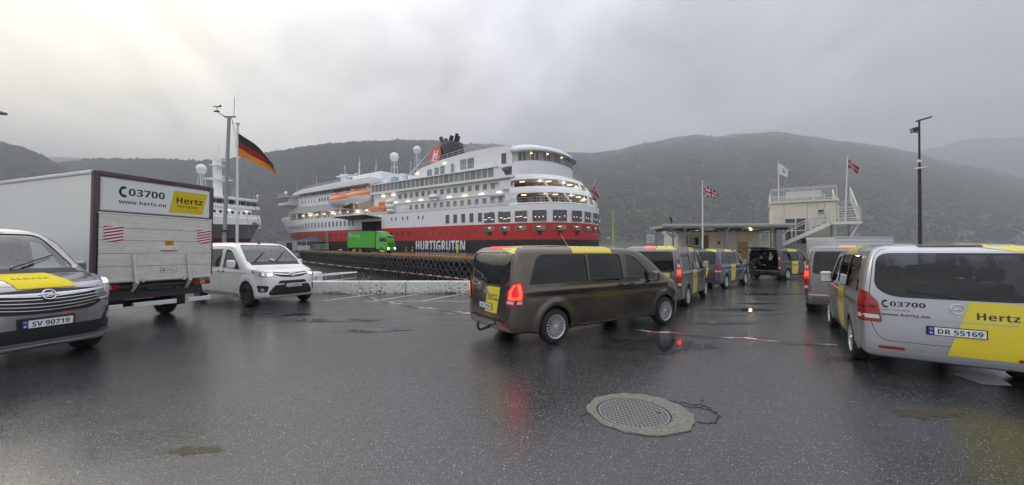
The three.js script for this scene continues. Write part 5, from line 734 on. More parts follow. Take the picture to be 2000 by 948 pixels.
{ // white box body of another truck beyond the grey and silver vans
  const t = thing('box_truck', 'plain white box truck standing behind the grey van on the right', 'truck'); standOnLot(t, 23.0, -27.2, 0.99, -0.1);
  const w = std(0.66, 0.67, 0.68, 0.4), al = std(0.5, 0.5, 0.5, 0.4);
  mk('box_body', rbox(-0.4, 4.2, 0.95, 2.75, -1.15, 1.15, 0.03), w, t);
  for (const z of [-1.16, 1.16]) mk('corner_rail', join([rbox(-0.43, 4.23, 2.69, 2.8, z - 0.03, z + 0.03, 0.02), rbox(-0.43, 4.23, 2.46, 2.5, z - 0.015, z + 0.015, 0.01)]), al, t);
  mk('chassis', box(-0.3, 6.2, 0.6, 0.9, -0.5, 0.5), blackPl, t);
  mk('cab', rbox(4.75, 6.5, 0.5, 2.3, -1, 1, 0.3, 4), w, t);
  for (const x of [0.7, 5.6]) for (const s of [-1, 1]) { const q = mk('wheel', wheelFive.back, blackPl, t); q.position.set(x, 0.36, s * 0.9); q.scale.setScalar(1.07); if (s < 0) q.rotation.y = Math.PI; mk('tyre', wheelFive.tyre, rubber, q); mk('rim', wheelFive.rim, al, q); }
}

// ---------------------------------------------------------------- the big ship at the pier. Its own x runs to the bow, y is up from eye datum, z to starboard (away from the yard)
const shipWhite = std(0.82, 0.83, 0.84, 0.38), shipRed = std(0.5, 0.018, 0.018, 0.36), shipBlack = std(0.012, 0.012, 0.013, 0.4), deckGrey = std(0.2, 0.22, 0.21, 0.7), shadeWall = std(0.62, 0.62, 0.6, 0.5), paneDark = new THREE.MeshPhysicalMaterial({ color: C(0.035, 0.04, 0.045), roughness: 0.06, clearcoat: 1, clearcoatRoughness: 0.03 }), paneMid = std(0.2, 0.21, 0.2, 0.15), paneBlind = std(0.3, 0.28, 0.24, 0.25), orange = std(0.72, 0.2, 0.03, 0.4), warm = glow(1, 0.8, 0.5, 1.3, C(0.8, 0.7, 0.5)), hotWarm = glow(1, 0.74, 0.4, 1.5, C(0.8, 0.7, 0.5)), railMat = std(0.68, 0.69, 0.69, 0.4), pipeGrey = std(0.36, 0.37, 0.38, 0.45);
function strip(rows, closed = false) {   // a skin through rows of points (each row the same length), seen from both sides
  const n = rows[0].length, pos = rows.flat(2), idx = []; for (let j = 0; j < rows.length - 1; j++) for (let i = 0; i < n - 1; i++) { const a = j * n + i; idx.push(a, a + 1, a + n, a + 1, a + n + 1, a + n); }
  const g = new THREE.BufferGeometry(); g.setAttribute('position', new THREE.Float32BufferAttribute(pos, 3)); g.setIndex(idx); g.computeVertexNormals(); g.setAttribute('uv', new THREE.Float32BufferAttribute(new Float32Array(pos.length / 3 * 2), 2)); return g;
}
const both = (m) => { const q = m.clone(); q.side = THREE.DoubleSide; return q; };
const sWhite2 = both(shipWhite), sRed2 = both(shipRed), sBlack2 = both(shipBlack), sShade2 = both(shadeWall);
function hullHalf(L, B, x, y) {   // half breadth
  const tip = lerp(L - 9, L, clamp(y / 10.5, -0.3, 1.1)), st = lerp(L * 0.52, L * 0.68, clamp(y / 10, 0, 1));
  let b = B; if (x > st) { const u = clamp((x - st) / (tip - st), 0, 1); b = B * (1 - Math.pow(u, lerp(1.75, 2.5, clamp(y / 10, 0, 1)))); }
  const a = clamp((x + 2.5) / 9.5, 0, 1); if (x < 7) b = Math.min(b, B * Math.pow(1 - Math.pow(1 - a, 2.6), 1 / 2.6)); return Math.max(b, 0);
}
function hullBand(L, B, y0, y1, ny, x0 = -2.5, x1 = L, skip) {   // both sides between two heights
  const xs = []; if (x0 < 7) for (let i = 0; i < 40; i++) { const x = 7 - 9.5 * Math.pow(Math.sin((1 - i / 40) * Math.PI / 2), 2 / 2.6); if (x < Math.min(7, x1)) xs.push(x); } for (let x = Math.max(7, x0); x < x1; x += 1.5) xs.push(x); xs.push(x1);
  const geos = []; for (const s of [-1, 1]) { const rows = []; for (let j = 0; j <= ny; j++) { const y = lerp(y0, y1, j / ny), tip = lerp(L - 9, L, clamp(y / 10.5, -0.3, 1.1)); rows.push(xs.map((x) => { const X = x1 === L && x > L - 40 ? lerp(L - 40, tip, (x - (L - 40)) / 40) : x; return [X, y, s * hullHalf(L, B, X, y)]; })); } geos.push(strip(rows)); }
  return join(geos);
}
const SL = 118, SB = 10.5;
const ship = thing('cruise_ship', 'large red, white and black passenger ship moored at the pier', 'ship', [12.8, 0, -70.6], Math.atan2(0.568, -0.823));
{
  const side = (x, y) => -hullHalf(SL, SB, x, y);
  mk('hull_bottom', hullBand(SL, SB, -3.2, 2.72, 6), sBlack2, ship);
  mk('red_band', join([hullBand(SL, SB, 2.72, 5.65, 4, -2.5, 46), hullBand(SL, SB, 2.72, 5.65, 4, 53.8, SL)]), sRed2, ship);
  mk('white_side', join([hullBand(SL, SB, 5.65, 8.95, 4, -2.5, 46), hullBand(SL, SB, 7.5, 8.95, 2, 46, 53.8), hullBand(SL, SB, 5.65, 9.3, 4, 53.8, SL)]), sWhite2, ship);
  mk('bow_bulwark', hullBand(SL, SB, 9.3, 10.6, 2, 92, SL), sWhite2, ship);
  const cargo = mk('cargo_opening', join([box(46, 53.8, 2.6, 7.6, -6.4, -6), box(45.8, 46, 2.6, 7.6, -10.48, -6), box(53.8, 54, 2.6, 7.6, -10.48, -6), box(46, 53.8, 2.5, 2.72, -10.4, -6)]), std(0.05, 0.05, 0.05, 0.8), ship);
  mk('doorway', box(48.6, 51, 2.75, 6.4, -6.5, -6.42), std(0.22, 0.17, 0.12, 0.6), cargo);
  const flap = mk('cargo_flap', join([T(box(0, 0.25, 0, 13.4, -5.2, 0), 0, 0, 0)]), shipWhite, ship); { const g = join([box(-13.4, 0, 0.16, 0.4, -4.6, 0)]); flap.geometry = g; flap.position.set(59.4, 8.1, -10.45); flap.rotation.x = 0.1; mk('flap_underside', box(-13.3, -0.1, 0.02, 0.155, -4.55, 0), std(0.11, 0.02, 0.025, 0.5), flap); for (const x of [-12.8, -6.6, -0.6]) mk('hinge_arm', flatBar([x, 0.4, -0.2], [x, 1.1, -3.2], 0.18, 0.18), shipWhite, flap); }
  // decks
  const deck = (y, x0, x1, B, name = 'deck', mat = deckGrey) => { const pts = []; for (let x = x0; x <= x1 + 0.01; x += 1) pts.push([x, Math.min(B, hullHalf(SL, SB, x, Math.min(y, 10)) - 0.05)]); const s = shapeOf([...pts, ...pts.map(([x, z]) => [x, -z]).reverse()]); const g = new THREE.ExtrudeGeometry(s, { depth: 0.16, bevelEnabled: false }); g.rotateX(Math.PI / 2); g.translate(0, y, 0); return mk(name, g, mat, ship); };
  deck(9.05, -2.4, 117, 10.5);
  // ---- stern: rounded tiers
  const CURVE = (sh, inset = 0, xe = 9, n = 40) => { const e = -2.5 + sh, B = SB - 0.12 * sh - inset, out = []; for (let i = 0; i <= n; i++) { const a = i / n * Math.PI, c = Math.cos(a), s = Math.sin(a); const X = xe - (xe - e - inset) * Math.pow(Math.abs(s), 2 / 2.5), Z = -B * Math.sign(c) * Math.pow(Math.abs(c), 2 / 2.5); out.push([X, Z]); } return out; };
  const shift = (y) => y < 9 ? 0 : 0.42 * (y - 9) + 0.045 * (y - 9) ** 2;
  const tier = (y0, y1, t = 0.16, xe = 9) => { const o0 = CURVE(shift(y0), 0, xe), o1 = CURVE(shift(y1), 0, xe), i0 = CURVE(shift(y0), t, xe), i1 = CURVE(shift(y1), t, xe), at = (c, y) => c.map(([x, z]) => [x, y, z]); return strip([at(o0, y0), at(o1, y1), at(i1, y1), at(i0, y0), at(o0, y0)]); };
  const floorAt = (y, xe = 14) => { const c = CURVE(shift(y), 0.1), s = shapeOf([...c, [xe, SB - 0.5], [xe, -SB + 0.5]]); const g = new THREE.ExtrudeGeometry(s, { depth: 0.18, bevelEnabled: false }); g.rotateX(Math.PI / 2); g.translate(0, y, 0); return g; };
  mk('stern_tier', join([tier(8.8, 9.25, 0.2)]), sWhite2, ship);
  mk('stern_tier', join([tier(10.95, 12.15, 0.3)]), sWhite2, ship);
  mk('stern_tier', join([tier(13.45, 14.35, 0.3)]), sWhite2, ship);
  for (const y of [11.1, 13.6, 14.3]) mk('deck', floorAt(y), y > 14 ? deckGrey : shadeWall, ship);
  // back walls of the two open verandas, lit
  const backMat = both(std(0.22, 0.17, 0.11, 0.5)), vDoor = std(0.03, 0.03, 0.035, 0.1);
  for (const [y0, y1] of [[9.1, 10.95], [11.15, 13.45]]) { const c = CURVE(shift(y1), 3.6, 11, 24); mk('veranda_wall', strip([c.map(([x, z]) => [x, y0, z]), c.map(([x, z]) => [x, y1, z])]), backMat, ship);
    for (let k = 2; k < 23; k += 2) { const [x, z] = c[k], [x2, z2] = c[k + 1]; const a = Math.atan2(z2 - z, x2 - x); const w = mk('veranda_door', box(-0.55, 0.55, 0, y1 - y0 - 0.35, -0.05, 0.05), vDoor, ship); w.position.set(x, y0, z); w.rotation.y = -a; }
    const d = CURVE(shift(y1), 1.7, 10, 14); for (let k = 1; k < 13; k += 3) { const L = mk('deck_lamp', rbox(-0.5, 0.5, -0.05, 0.05, -0.18, 0.18, 0.04), hotWarm, ship); L.position.set(d[k][0], y1 - 0.1, d[k][1]); } 
    for (const k of [3, 6, 9]) { const p = new THREE.PointLight(new THREE.Color(1, 0.78, 0.5), 3.2, 0, 2); p.position.set(d[k][0], y1 - 0.22, d[k][1]); p.castShadow = true; p.shadow.radius = 6; ship.add(p); } }
  // slanting pillars in the openings
  for (const [y0, y1, ks] of [[9.2, 11, [8, 13, 20, 27, 32]], [12.1, 13.5, [8.4, 13.4, 20, 26.6, 31.6]]]) for (const k of ks) { const pick = (c, q) => { const i = Math.floor(q), f = q - i; return [lerp(c[i][0], c[i + 1][0], f), lerp(c[i][1], c[i + 1][1], f)]; }; const a = pick(CURVE(shift(y0), 0.1), k + (k < 20 ? 0.5 : -0.5)), b = pick(CURVE(shift(y1), 0.1), k - (k < 20 ? 0.5 : -0.5)); mk('pillar', flatBar([a[0], y0, a[1]], [b[0], y1, b[1]], 0.32, 0.3), shipWhite, ship); }
  // rounded forward ends of the openings
  mk('opening_end', join([[9.2, 11, 7.5], [12.1, 13.5, 9]].map(([y0, y1, x]) => { const h = y1 - y0, s = new THREE.Shape(); s.moveTo(x + 2.5, y0 - 0.1); s.lineTo(x - 0.9, y0 - 0.1); s.quadraticCurveTo(x, y0, x, y0 + h / 2); s.quadraticCurveTo(x, y1, x - 1.2, y1 + 0.05); s.lineTo(x + 2.5, y1 + 0.05); const g = new THREE.ExtrudeGeometry(s, { depth: 0.16, bevelEnabled: false, curveSegments: 8 }); g.translate(0, 0, -SB + 0.06 + 0.12 * shift(y1)); return g; })), shipWhite, ship);
  const rail = (pts, h, name = 'railing', step = 1, lines = 3, mat = railMat, r = 0.028) => { const gs = []; for (let l = 1; l <= lines; l++) for (let i = 1; i < pts.length; i++) gs.push(bar([pts[i - 1][0], pts[i - 1][1] + h * l / lines, pts[i - 1][2]], [pts[i][0], pts[i][1] + h * l / lines, pts[i][2]], l === lines ? r * 1.3 : r * 0.7, 4)); for (let i = 1; i < pts.length; i++) { const L = Math.hypot(...[0, 1, 2].map((k) => pts[i][k] - pts[i - 1][k])), m = Math.max(1, Math.round(L / step)); for (let k = 0; k < m; k++) { const p = [0, 1, 2].map((q) => lerp(pts[i - 1][q], pts[i][q], k / m)); gs.push(bar(p, [p[0], p[1] + h, p[2]], r, 4)); } } return mk(name, join(gs), mat, ship); };
  rail(CURVE(0, 0.1, 9, 26).map(([x, z]) => [x, 9.2, z]), 0.95, 'railing', 0.5, 2); rail(CURVE(shift(14.3), 0.15, 9, 26).map(([x, z]) => [x, 14.3, z]), 0.85, 'railing', 1.2, 2);
  rail([[9, 9.0, -10.45], [46, 9.0, -10.45]], 0.95, 'railing', 1.6, 3); rail([[46, 9, -10.4], [64, 9, -10.4]], 1.0, 'railing', 1.2, 4);
  // big stern windows, in sets of panes with bars between
  const hullC = Array.from({ length: 401 }, (_, i) => { const a = i / 400 * Math.PI, c = Math.cos(a), s = Math.sin(a); return [7 - 9.58 * Math.pow(Math.abs(s), 2 / 2.6), -(SB + 0.07) * Math.sign(c) * Math.pow(Math.abs(c), 2 / 2.6)]; }), arcL = [0]; for (let i = 1; i < hullC.length; i++) arcL.push(arcL[i - 1] + Math.hypot(hullC[i][0] - hullC[i - 1][0], hullC[i][1] - hullC[i - 1][1]));
  const onCurve = (s) => { if (s < 0) return [7 - s, -SB - 0.02, -Math.PI]; let i = 1; while (i < arcL.length - 1 && arcL[i] < s) i++; const f = (s - arcL[i - 1]) / (arcL[i] - arcL[i - 1]), a = hullC[i - 1], b = hullC[i]; return [lerp(a[0], b[0], f), lerp(a[1], b[1], f), Math.atan2(-(b[1] - a[1]), b[0] - a[0])]; };
  const lampBit = new THREE.BoxGeometry(0.62, 0.07, 0.02), dot = new THREE.BoxGeometry(0.12, 0.14, 0.02), frameMat = std(0.5, 0.51, 0.52, 0.4);
  const sternSets = []; for (let i = 0; i < 11; i++) sternSets.push(-7.6 + i * 3.55); const r1 = rngOf(12);
  for (const s0 of sternSets) {
    const [x, z, a] = onCurve(s0 + 1.15), w = mk('window', join([box(-1.28, 1.28, -0.98, 0.98, -0.02, 0.03)]), frameMat, ship); w.position.set(x, 6.85, z); w.rotation.y = a;
    for (let k = -1; k <= 1; k++) { const p = mk('pane', box(-0.395, 0.395, -0.93, 0.93, 0.03, 0.055), paneDark, w); p.position.x = k * 0.83; }
    for (let k = 0; k < 3; k++) { const q = mk('lamp', s0 < 1 ? lampBit : dot, s0 < 1 ? warm : hotWarm, w); q.position.set(-0.8 + 0.8 * k + 0.3 * (r1() - 0.5), -0.15 + 0.4 * (r1() - 0.5), 0.06); }
    // red band below: wide openings of the mooring deck
    const [x2, z2, a2] = onCurve(s0 + 1.15), m = mk('mooring_port', rbox(-1.15, 1.15, -0.42, 0.42, -0.03, 0.03, 0.12), std(0.3, 0.24, 0.16, 0.5), ship); m.position.set(x2, 4.75, z2); m.rotation.y = a2;
    mk('port_glass', rbox(-1.03, -0.1, -0.34, 0.34, 0.02, 0.045, 0.08), paneDark, m); const b2 = mk('port_glass', rbox(0.02, 1.03, -0.34, 0.1, 0.02, 0.045, 0.08), paneMid, m); const l2 = mk('lamp', lampBit, hotWarm, m); l2.position.set(0.3 * (r1() - 0.5), 0.2, 0.05);
    if (Math.round(s0 * 10) % 2 === 0) { const f = mk('fairlead', join([rbox(-0.45, 0.45, 0.12, 0.24, 0, 0.35, 0.05), rbox(-0.3, 0.3, -0.4, 0.12, 0, 0.12, 0.05)]), shipBlack, ship); f.position.set(x2, 3.95, z2); f.rotation.y = a2; }
  }
  // rows of windows along the port side
  const win = (x, y, w, h, mat, name = 'window', zz) => { const z = zz ?? side(x, y), dz = zz !== undefined ? 0 : (side(x + 0.3, y) - side(x - 0.3, y)) / 0.6; const f = mk(name, rbox(-w / 2 - 0.07, w / 2 + 0.07, -h / 2 - 0.07, h / 2 + 0.07, -0.05, 0.02, 0.05, 1), shipWhite, ship); f.position.set(x, y, z); f.rotation.y = -Math.atan(dz); mk('pane', box(-w / 2, w / 2, -h / 2, h / 2, -0.065, -0.045), mat, f); return f; };
  for (let i = 0; i < 5; i++) win(14.4 + i * 2.15 + 1.3, 7.05, 1.0, 1.75, paneDark);
  for (let i = 0; i < 2; i++) win(10.9 + i * 2.1, 7.05, 1.0, 1.75, paneDark);
  for (let i = 0; i < 26; i++) win(57.6 + i * 1.85, 7.4 + (i > 16 ? 0.03 * (i - 16) : 0), 0.82, 1.45, paneMid);
  for (const x of [31.6, 33, 36.6, 38.2, 40.6, 42.1]) win(x, 7.75, 0.4, 0.75, paneDark);
  const redWin = (x, y) => { const f = mk('porthole', rbox(-0.3, 0.3, -0.42, 0.42, -0.03, 0.02, 0.08, 1), std(0.25, 0.02, 0.02, 0.4), ship); f.position.set(x, y, side(x, y)); f.rotation.y = -Math.atan((side(x + 0.3, y) - side(x - 0.3, y)) / 0.6); mk('pane', rbox(-0.2, 0.2, -0.32, 0.32, -0.045, -0.02, 0.05, 1), paneDark, f); };
  for (let x = 13; x < 45.5; x += 1.95) redWin(x, 4.35); for (let x = 55.8; x < 100; x += 2.4) redWin(x, 4.5);
  // superstructure amidships (x 8 to 50): cabin decks with a walkway
  mk('house_wall', join([box(8.6, 50.2, 9.05, 14.35, -9.55, -9.3), box(8.6, 50.2, 9.05, 14.35, 9.3, 9.55), box(49.9, 50.2, 9.05, 14.35, -9.3, 9.3)]), shipWhite, ship);
  mk('walkway_edge', box(9, 46, 11.25, 11.42, -9.75, -9.56), shipWhite, ship);
  mk('gallery_deck', join([box(8, 50.8, 14.05, 14.5, -10.35, -9.56), box(8, 50.8, 14.36, 14.5, -9.5, 9.5), box(8, 50.8, 14.05, 14.5, 9.56, 10.35)]), shipWhite, ship);
  for (let i = 0; i < 16; i++) win(11.4 + i * 1.93, 12.95, 0.95, 1.05, i % 3 === 1 ? paneBlind : paneMid, 'window', -9.56);
  for (let i = 0; i < 15; i++) win(9.6 + i * 1.93, 10.25, 0.95, 1.05, i % 4 === 2 ? paneBlind : paneMid, 'window', -9.56);
  for (let i = 0; i < 8; i++) { const L = mk('wall_lamp', rbox(-0.55, 0.55, -0.1, 0.1, -0.2, 0.02, 0.04), warm, ship); L.position.set(11.8 + i * 4.3, 11.65, -9.6); }
  // glazed veranda above
  const g0 = 12.7, g1 = 50.4, gn = 26; for (let i = 0; i < gn; i++) { const a = lerp(g0, g1, i / gn), b = lerp(g0, g1, (i + 1) / gn); mk('gallery_pane', box(a + 0.05, b - 0.05, 14.5, 16.25, -10.14, -10.1), i % 5 === 3 ? paneMid : std(0.24 + 0.05 * r1(), 0.25 + 0.05 * r1(), 0.23 + 0.04 * r1(), 0.12), ship); mk('mullion', box(b - 0.06, b + 0.06, 14.5, 16.25, -10.2, -10.06), shipWhite, ship); }
  mk('gallery_roof', join([box(11.5, 51, 16.25, 16.5, -10.4, 10.3), box(12.3, 12.7, 14.5, 16.25, -10.2, 10)]), shipWhite, ship);
  rail([[12, 16.5, -10.2], [50.8, 16.5, -10.2], [50.8, 16.5, 9]], 1.1, 'railing', 1.5, 3);
  { const s = shapeOf([[12.7, 14.5], [10.0, 14.5], [12.3, 17.5], [12.7, 17.5]]); const g = new THREE.ExtrudeGeometry(s, { depth: 0.2, bevelEnabled: false }); g.translate(0, 0, -10.25); mk('gallery_end', g, shipWhite, ship); }
  // upper house with its swept roof
  { const s = shapeOf([[9.5, 16.5], [36.5, 16.5], [36.5, 18.0], [34.5, 18.9], [28, 20.0], [20, 20.6], [14, 20.6], [9.5, 20.4]]); const g = new THREE.ExtrudeGeometry(s, { depth: 17.4, bevelEnabled: false }); g.translate(0, 0, -8.7); mk('upper_house', g, shipWhite, ship);
    const c = (B, e, xe, n = 26) => { const out = []; for (let i = 0; i <= n; i++) { const a = i / n * Math.PI, cc = Math.cos(a), ss = Math.sin(a); out.push([xe - (xe - e) * Math.pow(ss, 0.8), -B * Math.sign(cc) * Math.pow(Math.abs(cc), 0.8)]); } return out; };
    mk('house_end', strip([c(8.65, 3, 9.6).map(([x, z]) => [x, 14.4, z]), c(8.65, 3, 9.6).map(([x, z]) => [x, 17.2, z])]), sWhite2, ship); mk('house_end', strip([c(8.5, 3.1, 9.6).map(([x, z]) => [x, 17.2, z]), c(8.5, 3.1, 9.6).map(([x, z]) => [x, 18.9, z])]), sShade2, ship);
    mk('roof_brim', join([strip([c(8.4, 3.3, 9.6).map(([x, z]) => [x, 18.85, z]), c(9.2, 2.2, 9.6).map(([x, z]) => [x, 18.9, z]), c(8.9, 3.2, 9.6).map(([x, z]) => [x, 19.9, z]), c(7.6, 5, 9.6).map(([x, z]) => [x, 20.45, z]), c(0.5, 9, 9.6).map(([x, z]) => [x, 20.5, z])])]), sWhite2, ship);
    const cw = c(8.56, 3.02, 9.6, 26); for (let k = 1; k < 25; k += 1) { const a = cw[k], b = cw[k + 1], L = Math.hypot(b[0] - a[0], b[1] - a[1]); if (L < 0.5) continue; const w = mk('window', box(-L * 0.36, L * 0.36, 17.35, 18.75, -0.05, 0.05), k % 3 ? paneDark : paneBlind, ship); w.position.set((a[0] + b[0]) / 2, 0, (a[1] + b[1]) / 2); w.rotation.y = Math.atan2(-(b[1] - a[1]), b[0] - a[0]); }
    for (const k of [4, 8, 12]) { const L = mk('lamp', new THREE.BoxGeometry(0.5, 0.16, 0.14), hotWarm, ship); L.position.set(cw[k][0] - 0.1, 18.5, cw[k][1]); }
    rail(c(7.6, 4.6, 9.6, 14).map(([x, z]) => [x, 20.5, z]), 0.5, 'railing', 2, 1); rail([[11, 20.5, -8.4], [20, 20.6, -8.4], [28, 20.0, -8.4], [34.5, 18.9, -8.4]], 1.0, 'railing', 1.6, 2);
    for (const [x, y, w, h, m] of [[19.6, 18.2, 1.7, 2.1, paneMid], [21.6, 18.2, 1.7, 2.1, paneBlind], [24.6, 17.75, 0.9, 1.9, paneBlind], [27.5, 17.6, 1.3, 2, paneMid], [29.3, 17.5, 1.3, 1.9, paneMid], [31.5, 17.4, 1.5, 1.8, paneMid], [11.4, 18.1, 1.1, 2, paneDark]]) win(x, y, w, h, m, 'window', -8.72); }
  for (const [x, y] of [[26.9, 19.1], [35.4, 17.9]]) { const L = mk('wall_lamp', rbox(-0.4, 0.4, -0.12, 0.12, -0.2, 0, 0.04), hotWarm, ship); L.position.set(x, y, -8.74); }
  // funnel with red roundel
  const fu = mk('funnel', (() => { const rows = []; for (let j = 0; j <= 10; j++) { const t = j / 10, y = lerp(20, 26.2, t), xa = lerp(28.4, 30.6, t), xb = lerp(43.5, 36.2, Math.pow(t, 0.85)), w = lerp(3.1, 2.1, t), row = []; for (let i = 0; i <= 36; i++) { const a = i / 36 * 6.2832, c = Math.cos(a), s = Math.sin(a); row.push([(xa + xb) / 2 + (xb - xa) / 2 * Math.sign(c) * Math.pow(Math.abs(c), 0.75), y, w * Math.sign(s) * Math.pow(Math.abs(s), 0.75)]); } rows.push(row); } rows.push(rows[10].map(([x, y, z]) => [33.2 + (x - 33.2) * 0.6, 26.6, z * 0.6])); rows.push(rows[10].map(() => [33.2, 26.6, 0])); return strip(rows); })(), both(std(0.016, 0.017, 0.02, 0.45)), ship);
  for (const [x, z, r, tilt] of [[31.2, -0.9, 0.42, 0.28], [32.3, 0.8, 0.42, 0.28], [33.4, -0.4, 0.5, 0.28], [35.3, -0.6, 0.5, -0.5], [35.0, 0.8, 0.4, -0.5]]) { const p = mk('exhaust_pipe', bar([x, 26.2, z], [x - Math.sin(tilt) * 2.1, 28, z], r, 14), shipBlack, fu); }
  const disc = mk('roundel', T(new THREE.CylinderGeometry(1.9, 1.9, 0.1, 40).rotateX(Math.PI / 2).scale(1, 1.2, 1), 0, 0, 0), std(0.6, 0.05, 0.045, 0.4), fu); disc.position.set(35.9, 23.2, -2.78); disc.rotation.set(0.16, -0.06, 0);
  mk('emblem', join([flatBar([0.75, -1.15, -0.07], [0.42, 1.2, -0.07], 0.06, 0.34), flatBar([-0.35, -1.0, -0.07], [-0.75, 1.1, -0.07], 0.06, 0.34), flatBar([0.6, -0.35, -0.07], [-0.6, 0.45, -0.07], 0.06, 0.3), flatBar([1.0, -1.45, -0.07], [0.2, -1.25, -0.07], 0.06, 0.16), flatBar([0.2, -1.25, -0.07], [-0.7, -1.55, -0.07], 0.06, 0.16)]), shipWhite, disc);
  mk('funnel_stay', bar([47, 18.2, -3], [38.5, 25.2, -1.5], 0.12, 6), railMat, ship);
  // domes and masts
  const dome = (x, y, z, r, base) => { const d = mk('radar_dome', join([new THREE.SphereGeometry(r, 26, 18), T(new THREE.CylinderGeometry(r * 0.95, r * 0.72, r * 0.5, 22), 0, -r * 0.75, 0)]), shipWhite, ship); d.position.set(x, y, z); const h = y - base - r; mk('dome_mast', join([...[[-1, -1], [1, -1], [1, 1], [-1, 1]].map(([a, b]) => bar([a * r * 0.4, -r, b * r * 0.4], [a * r * 0.62, -r - h, b * r * 0.62], 0.07, 5)), ...[0.2, 0.45, 0.7].map((f) => new THREE.BoxGeometry(r * (0.8 + 0.4 * f), 0.08, r * (0.8 + 0.4 * f)).translate(0, -r - h * f, 0)), bar([0, -r, 0], [0, -r - h, 0], 0.16, 8)]), railMat, d); };
  dome(54.8, 26, 0, 1.15, 16.5); dome(45.6, 26.6, 0, 0.95, 16.5);
  const mast = (x, z, y0, y1, r, name = 'mast', arms = []) => { const m = mk(name, join([bar([0, 0, 0], [0, y1 - y0, 0], r, 8, r * 0.5), ...arms.map(([h, w]) => box(-w, w, h - 0.04, h + 0.04, -0.04, 0.04)), ...arms.map(([h, w]) => bar([0, h, 0], [w * 1.6, 0, 0], 0.03, 4))]), railMat, ship); m.position.set(x, y0, z); };
  mast(50.5, 2, 16.5, 24.6, 0.13, 'mast', [[4.6, 1.4]]); mast(63, 0, 19, 26.5, 0.12, 'mast', [[5, 1]]); mast(58.5, 4, 18, 24.5, 0.08); mast(71, 0, 20, 28.2, 0.16, 'mast', [[4, 1.2], [6, 0.8]]); mast(76, 3, 19, 27.6, 0.12, 'mast', [[3, 1.2]]); mast(88, 4, 18, 24, 0.07); mast(84, -6, 18, 22.6, 0.07); mast(92, -8, 17.6, 21.6, 0.06); mast(51, -3, 16.5, 22.2, 0.1, 'mast', [[5.4, 0.8]]);
  // boxes and slides on the sun deck
  for (let i = 0; i < 8; i++) { const b = mk('deck_locker', rbox(-0.7, 0.7, 0, 1.3 + 0.4 * (i % 3), -0.8, 0.8, 0.2), i % 3 === 1 ? std(0.25, 0.4, 0.62, 0.4) : shipWhite, ship); b.position.set(38.5 + i * 1.55, 16.5, -7.6 + (i % 2)); }
  // ---- forward house with the bridge
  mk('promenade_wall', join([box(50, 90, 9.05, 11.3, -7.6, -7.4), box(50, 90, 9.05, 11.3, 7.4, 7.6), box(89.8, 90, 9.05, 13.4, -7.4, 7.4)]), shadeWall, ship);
  mk('promenade_roof', join([box(63.5, 93, 11.25, 11.6, -10.1, 10.1), box(63.5, 93, 11.6, 13.0, -9.9, -9.8), box(92.9, 93, 11.6, 13.0, -9.8, 9.8)]), std(0.5, 0.51, 0.51, 0.5), ship);
  for (let i = 0; i < 7; i++) mk('promenade_post', box(64.2 + i * 4.7, 64.5 + i * 4.7, 9.1, 11.25, -10.05, -9.85), shipWhite, ship);
  rail([[64, 9.1, -9.95], [93, 9.1, -9.6]], 0.95, 'railing', 1.1, 4);
  for (let i = 0; i < 9; i++) { const L = mk('wall_lamp', rbox(-0.45, 0.45, -0.12, 0.12, -0.2, 0.02, 0.04), warm, ship); L.position.set(56 + i * 4.1, 10.75, -7.65); }
  for (const x of [60, 72, 84]) { const p = new THREE.PointLight(new THREE.Color(1, 0.8, 0.52), 3, 0, 2); p.position.set(x, 10.6, -8.4); p.castShadow = true; p.shadow.radius = 6; ship.add(p); }
  for (let i = 0; i < 12; i++) win(66.5 + i * 1.9, 10.1, 0.8, 0.9, i % 2 ? paneDark : paneBlind, 'window', -7.62);
  mk('orange_locker', rbox(61.5, 64, 9.1, 10.9, -7.9, -7.5, 0.1), std(0.45, 0.08, 0.03, 0.5), ship);
  mk('bridge_house', join([box(50.2, 90, 13.2, 16, -9.1, 9.1), box(50.2, 68, 11.3, 13.2, -6.6, 6.6), box(68, 90, 11.6, 13.2, -8.6, 8.6)]), shipWhite, ship);
  for (let i = 0; i < 5; i++) win(70.4 + i * 1.5, 14.7, 0.75, 0.95, paneDark, 'window', -9.12); for (let i = 0; i < 5; i++) win(79 + i * 1.8, 14.6, 0.35, 0.8, paneDark, 'window', -9.12);
  { const bw = mk('wheelhouse', join([box(50.2, 88.5, 16, 17.3, -8.6, 8.6)]), std(0.3, 0.31, 0.32, 0.5), ship); for (let i = 0; i < 22; i++) { const x = 69.0 + i * 0.9, p = mk('pane', box(-0.36, 0.36, -0.62, 0.62, -0.03, 0.03), paneDark, bw); p.position.set(x, 16.55, -9.0); p.rotation.x = -0.32; mk('mullion', T(box(-0.08, 0.08, -0.66, 0.66, -0.05, 0.05), x + 0.45, 16.55, -9.02, 0, 0, 0), shipWhite, bw); }
    for (let i = 0; i < 4; i++) { const p = mk('pane', box(-0.75, 0.75, -0.66, 0.66, -0.03, 0.03), i > 1 ? std(0.12, 0.03, 0.02, 0.15) : paneDark, bw); p.position.set(61.4 + i * 1.9, 16.6, -9.0); p.rotation.x = -0.2; } 
    mk('sill_band', box(50.2, 89.2, 15.85, 16.02, -9.3, 9.3), shipWhite, bw); }
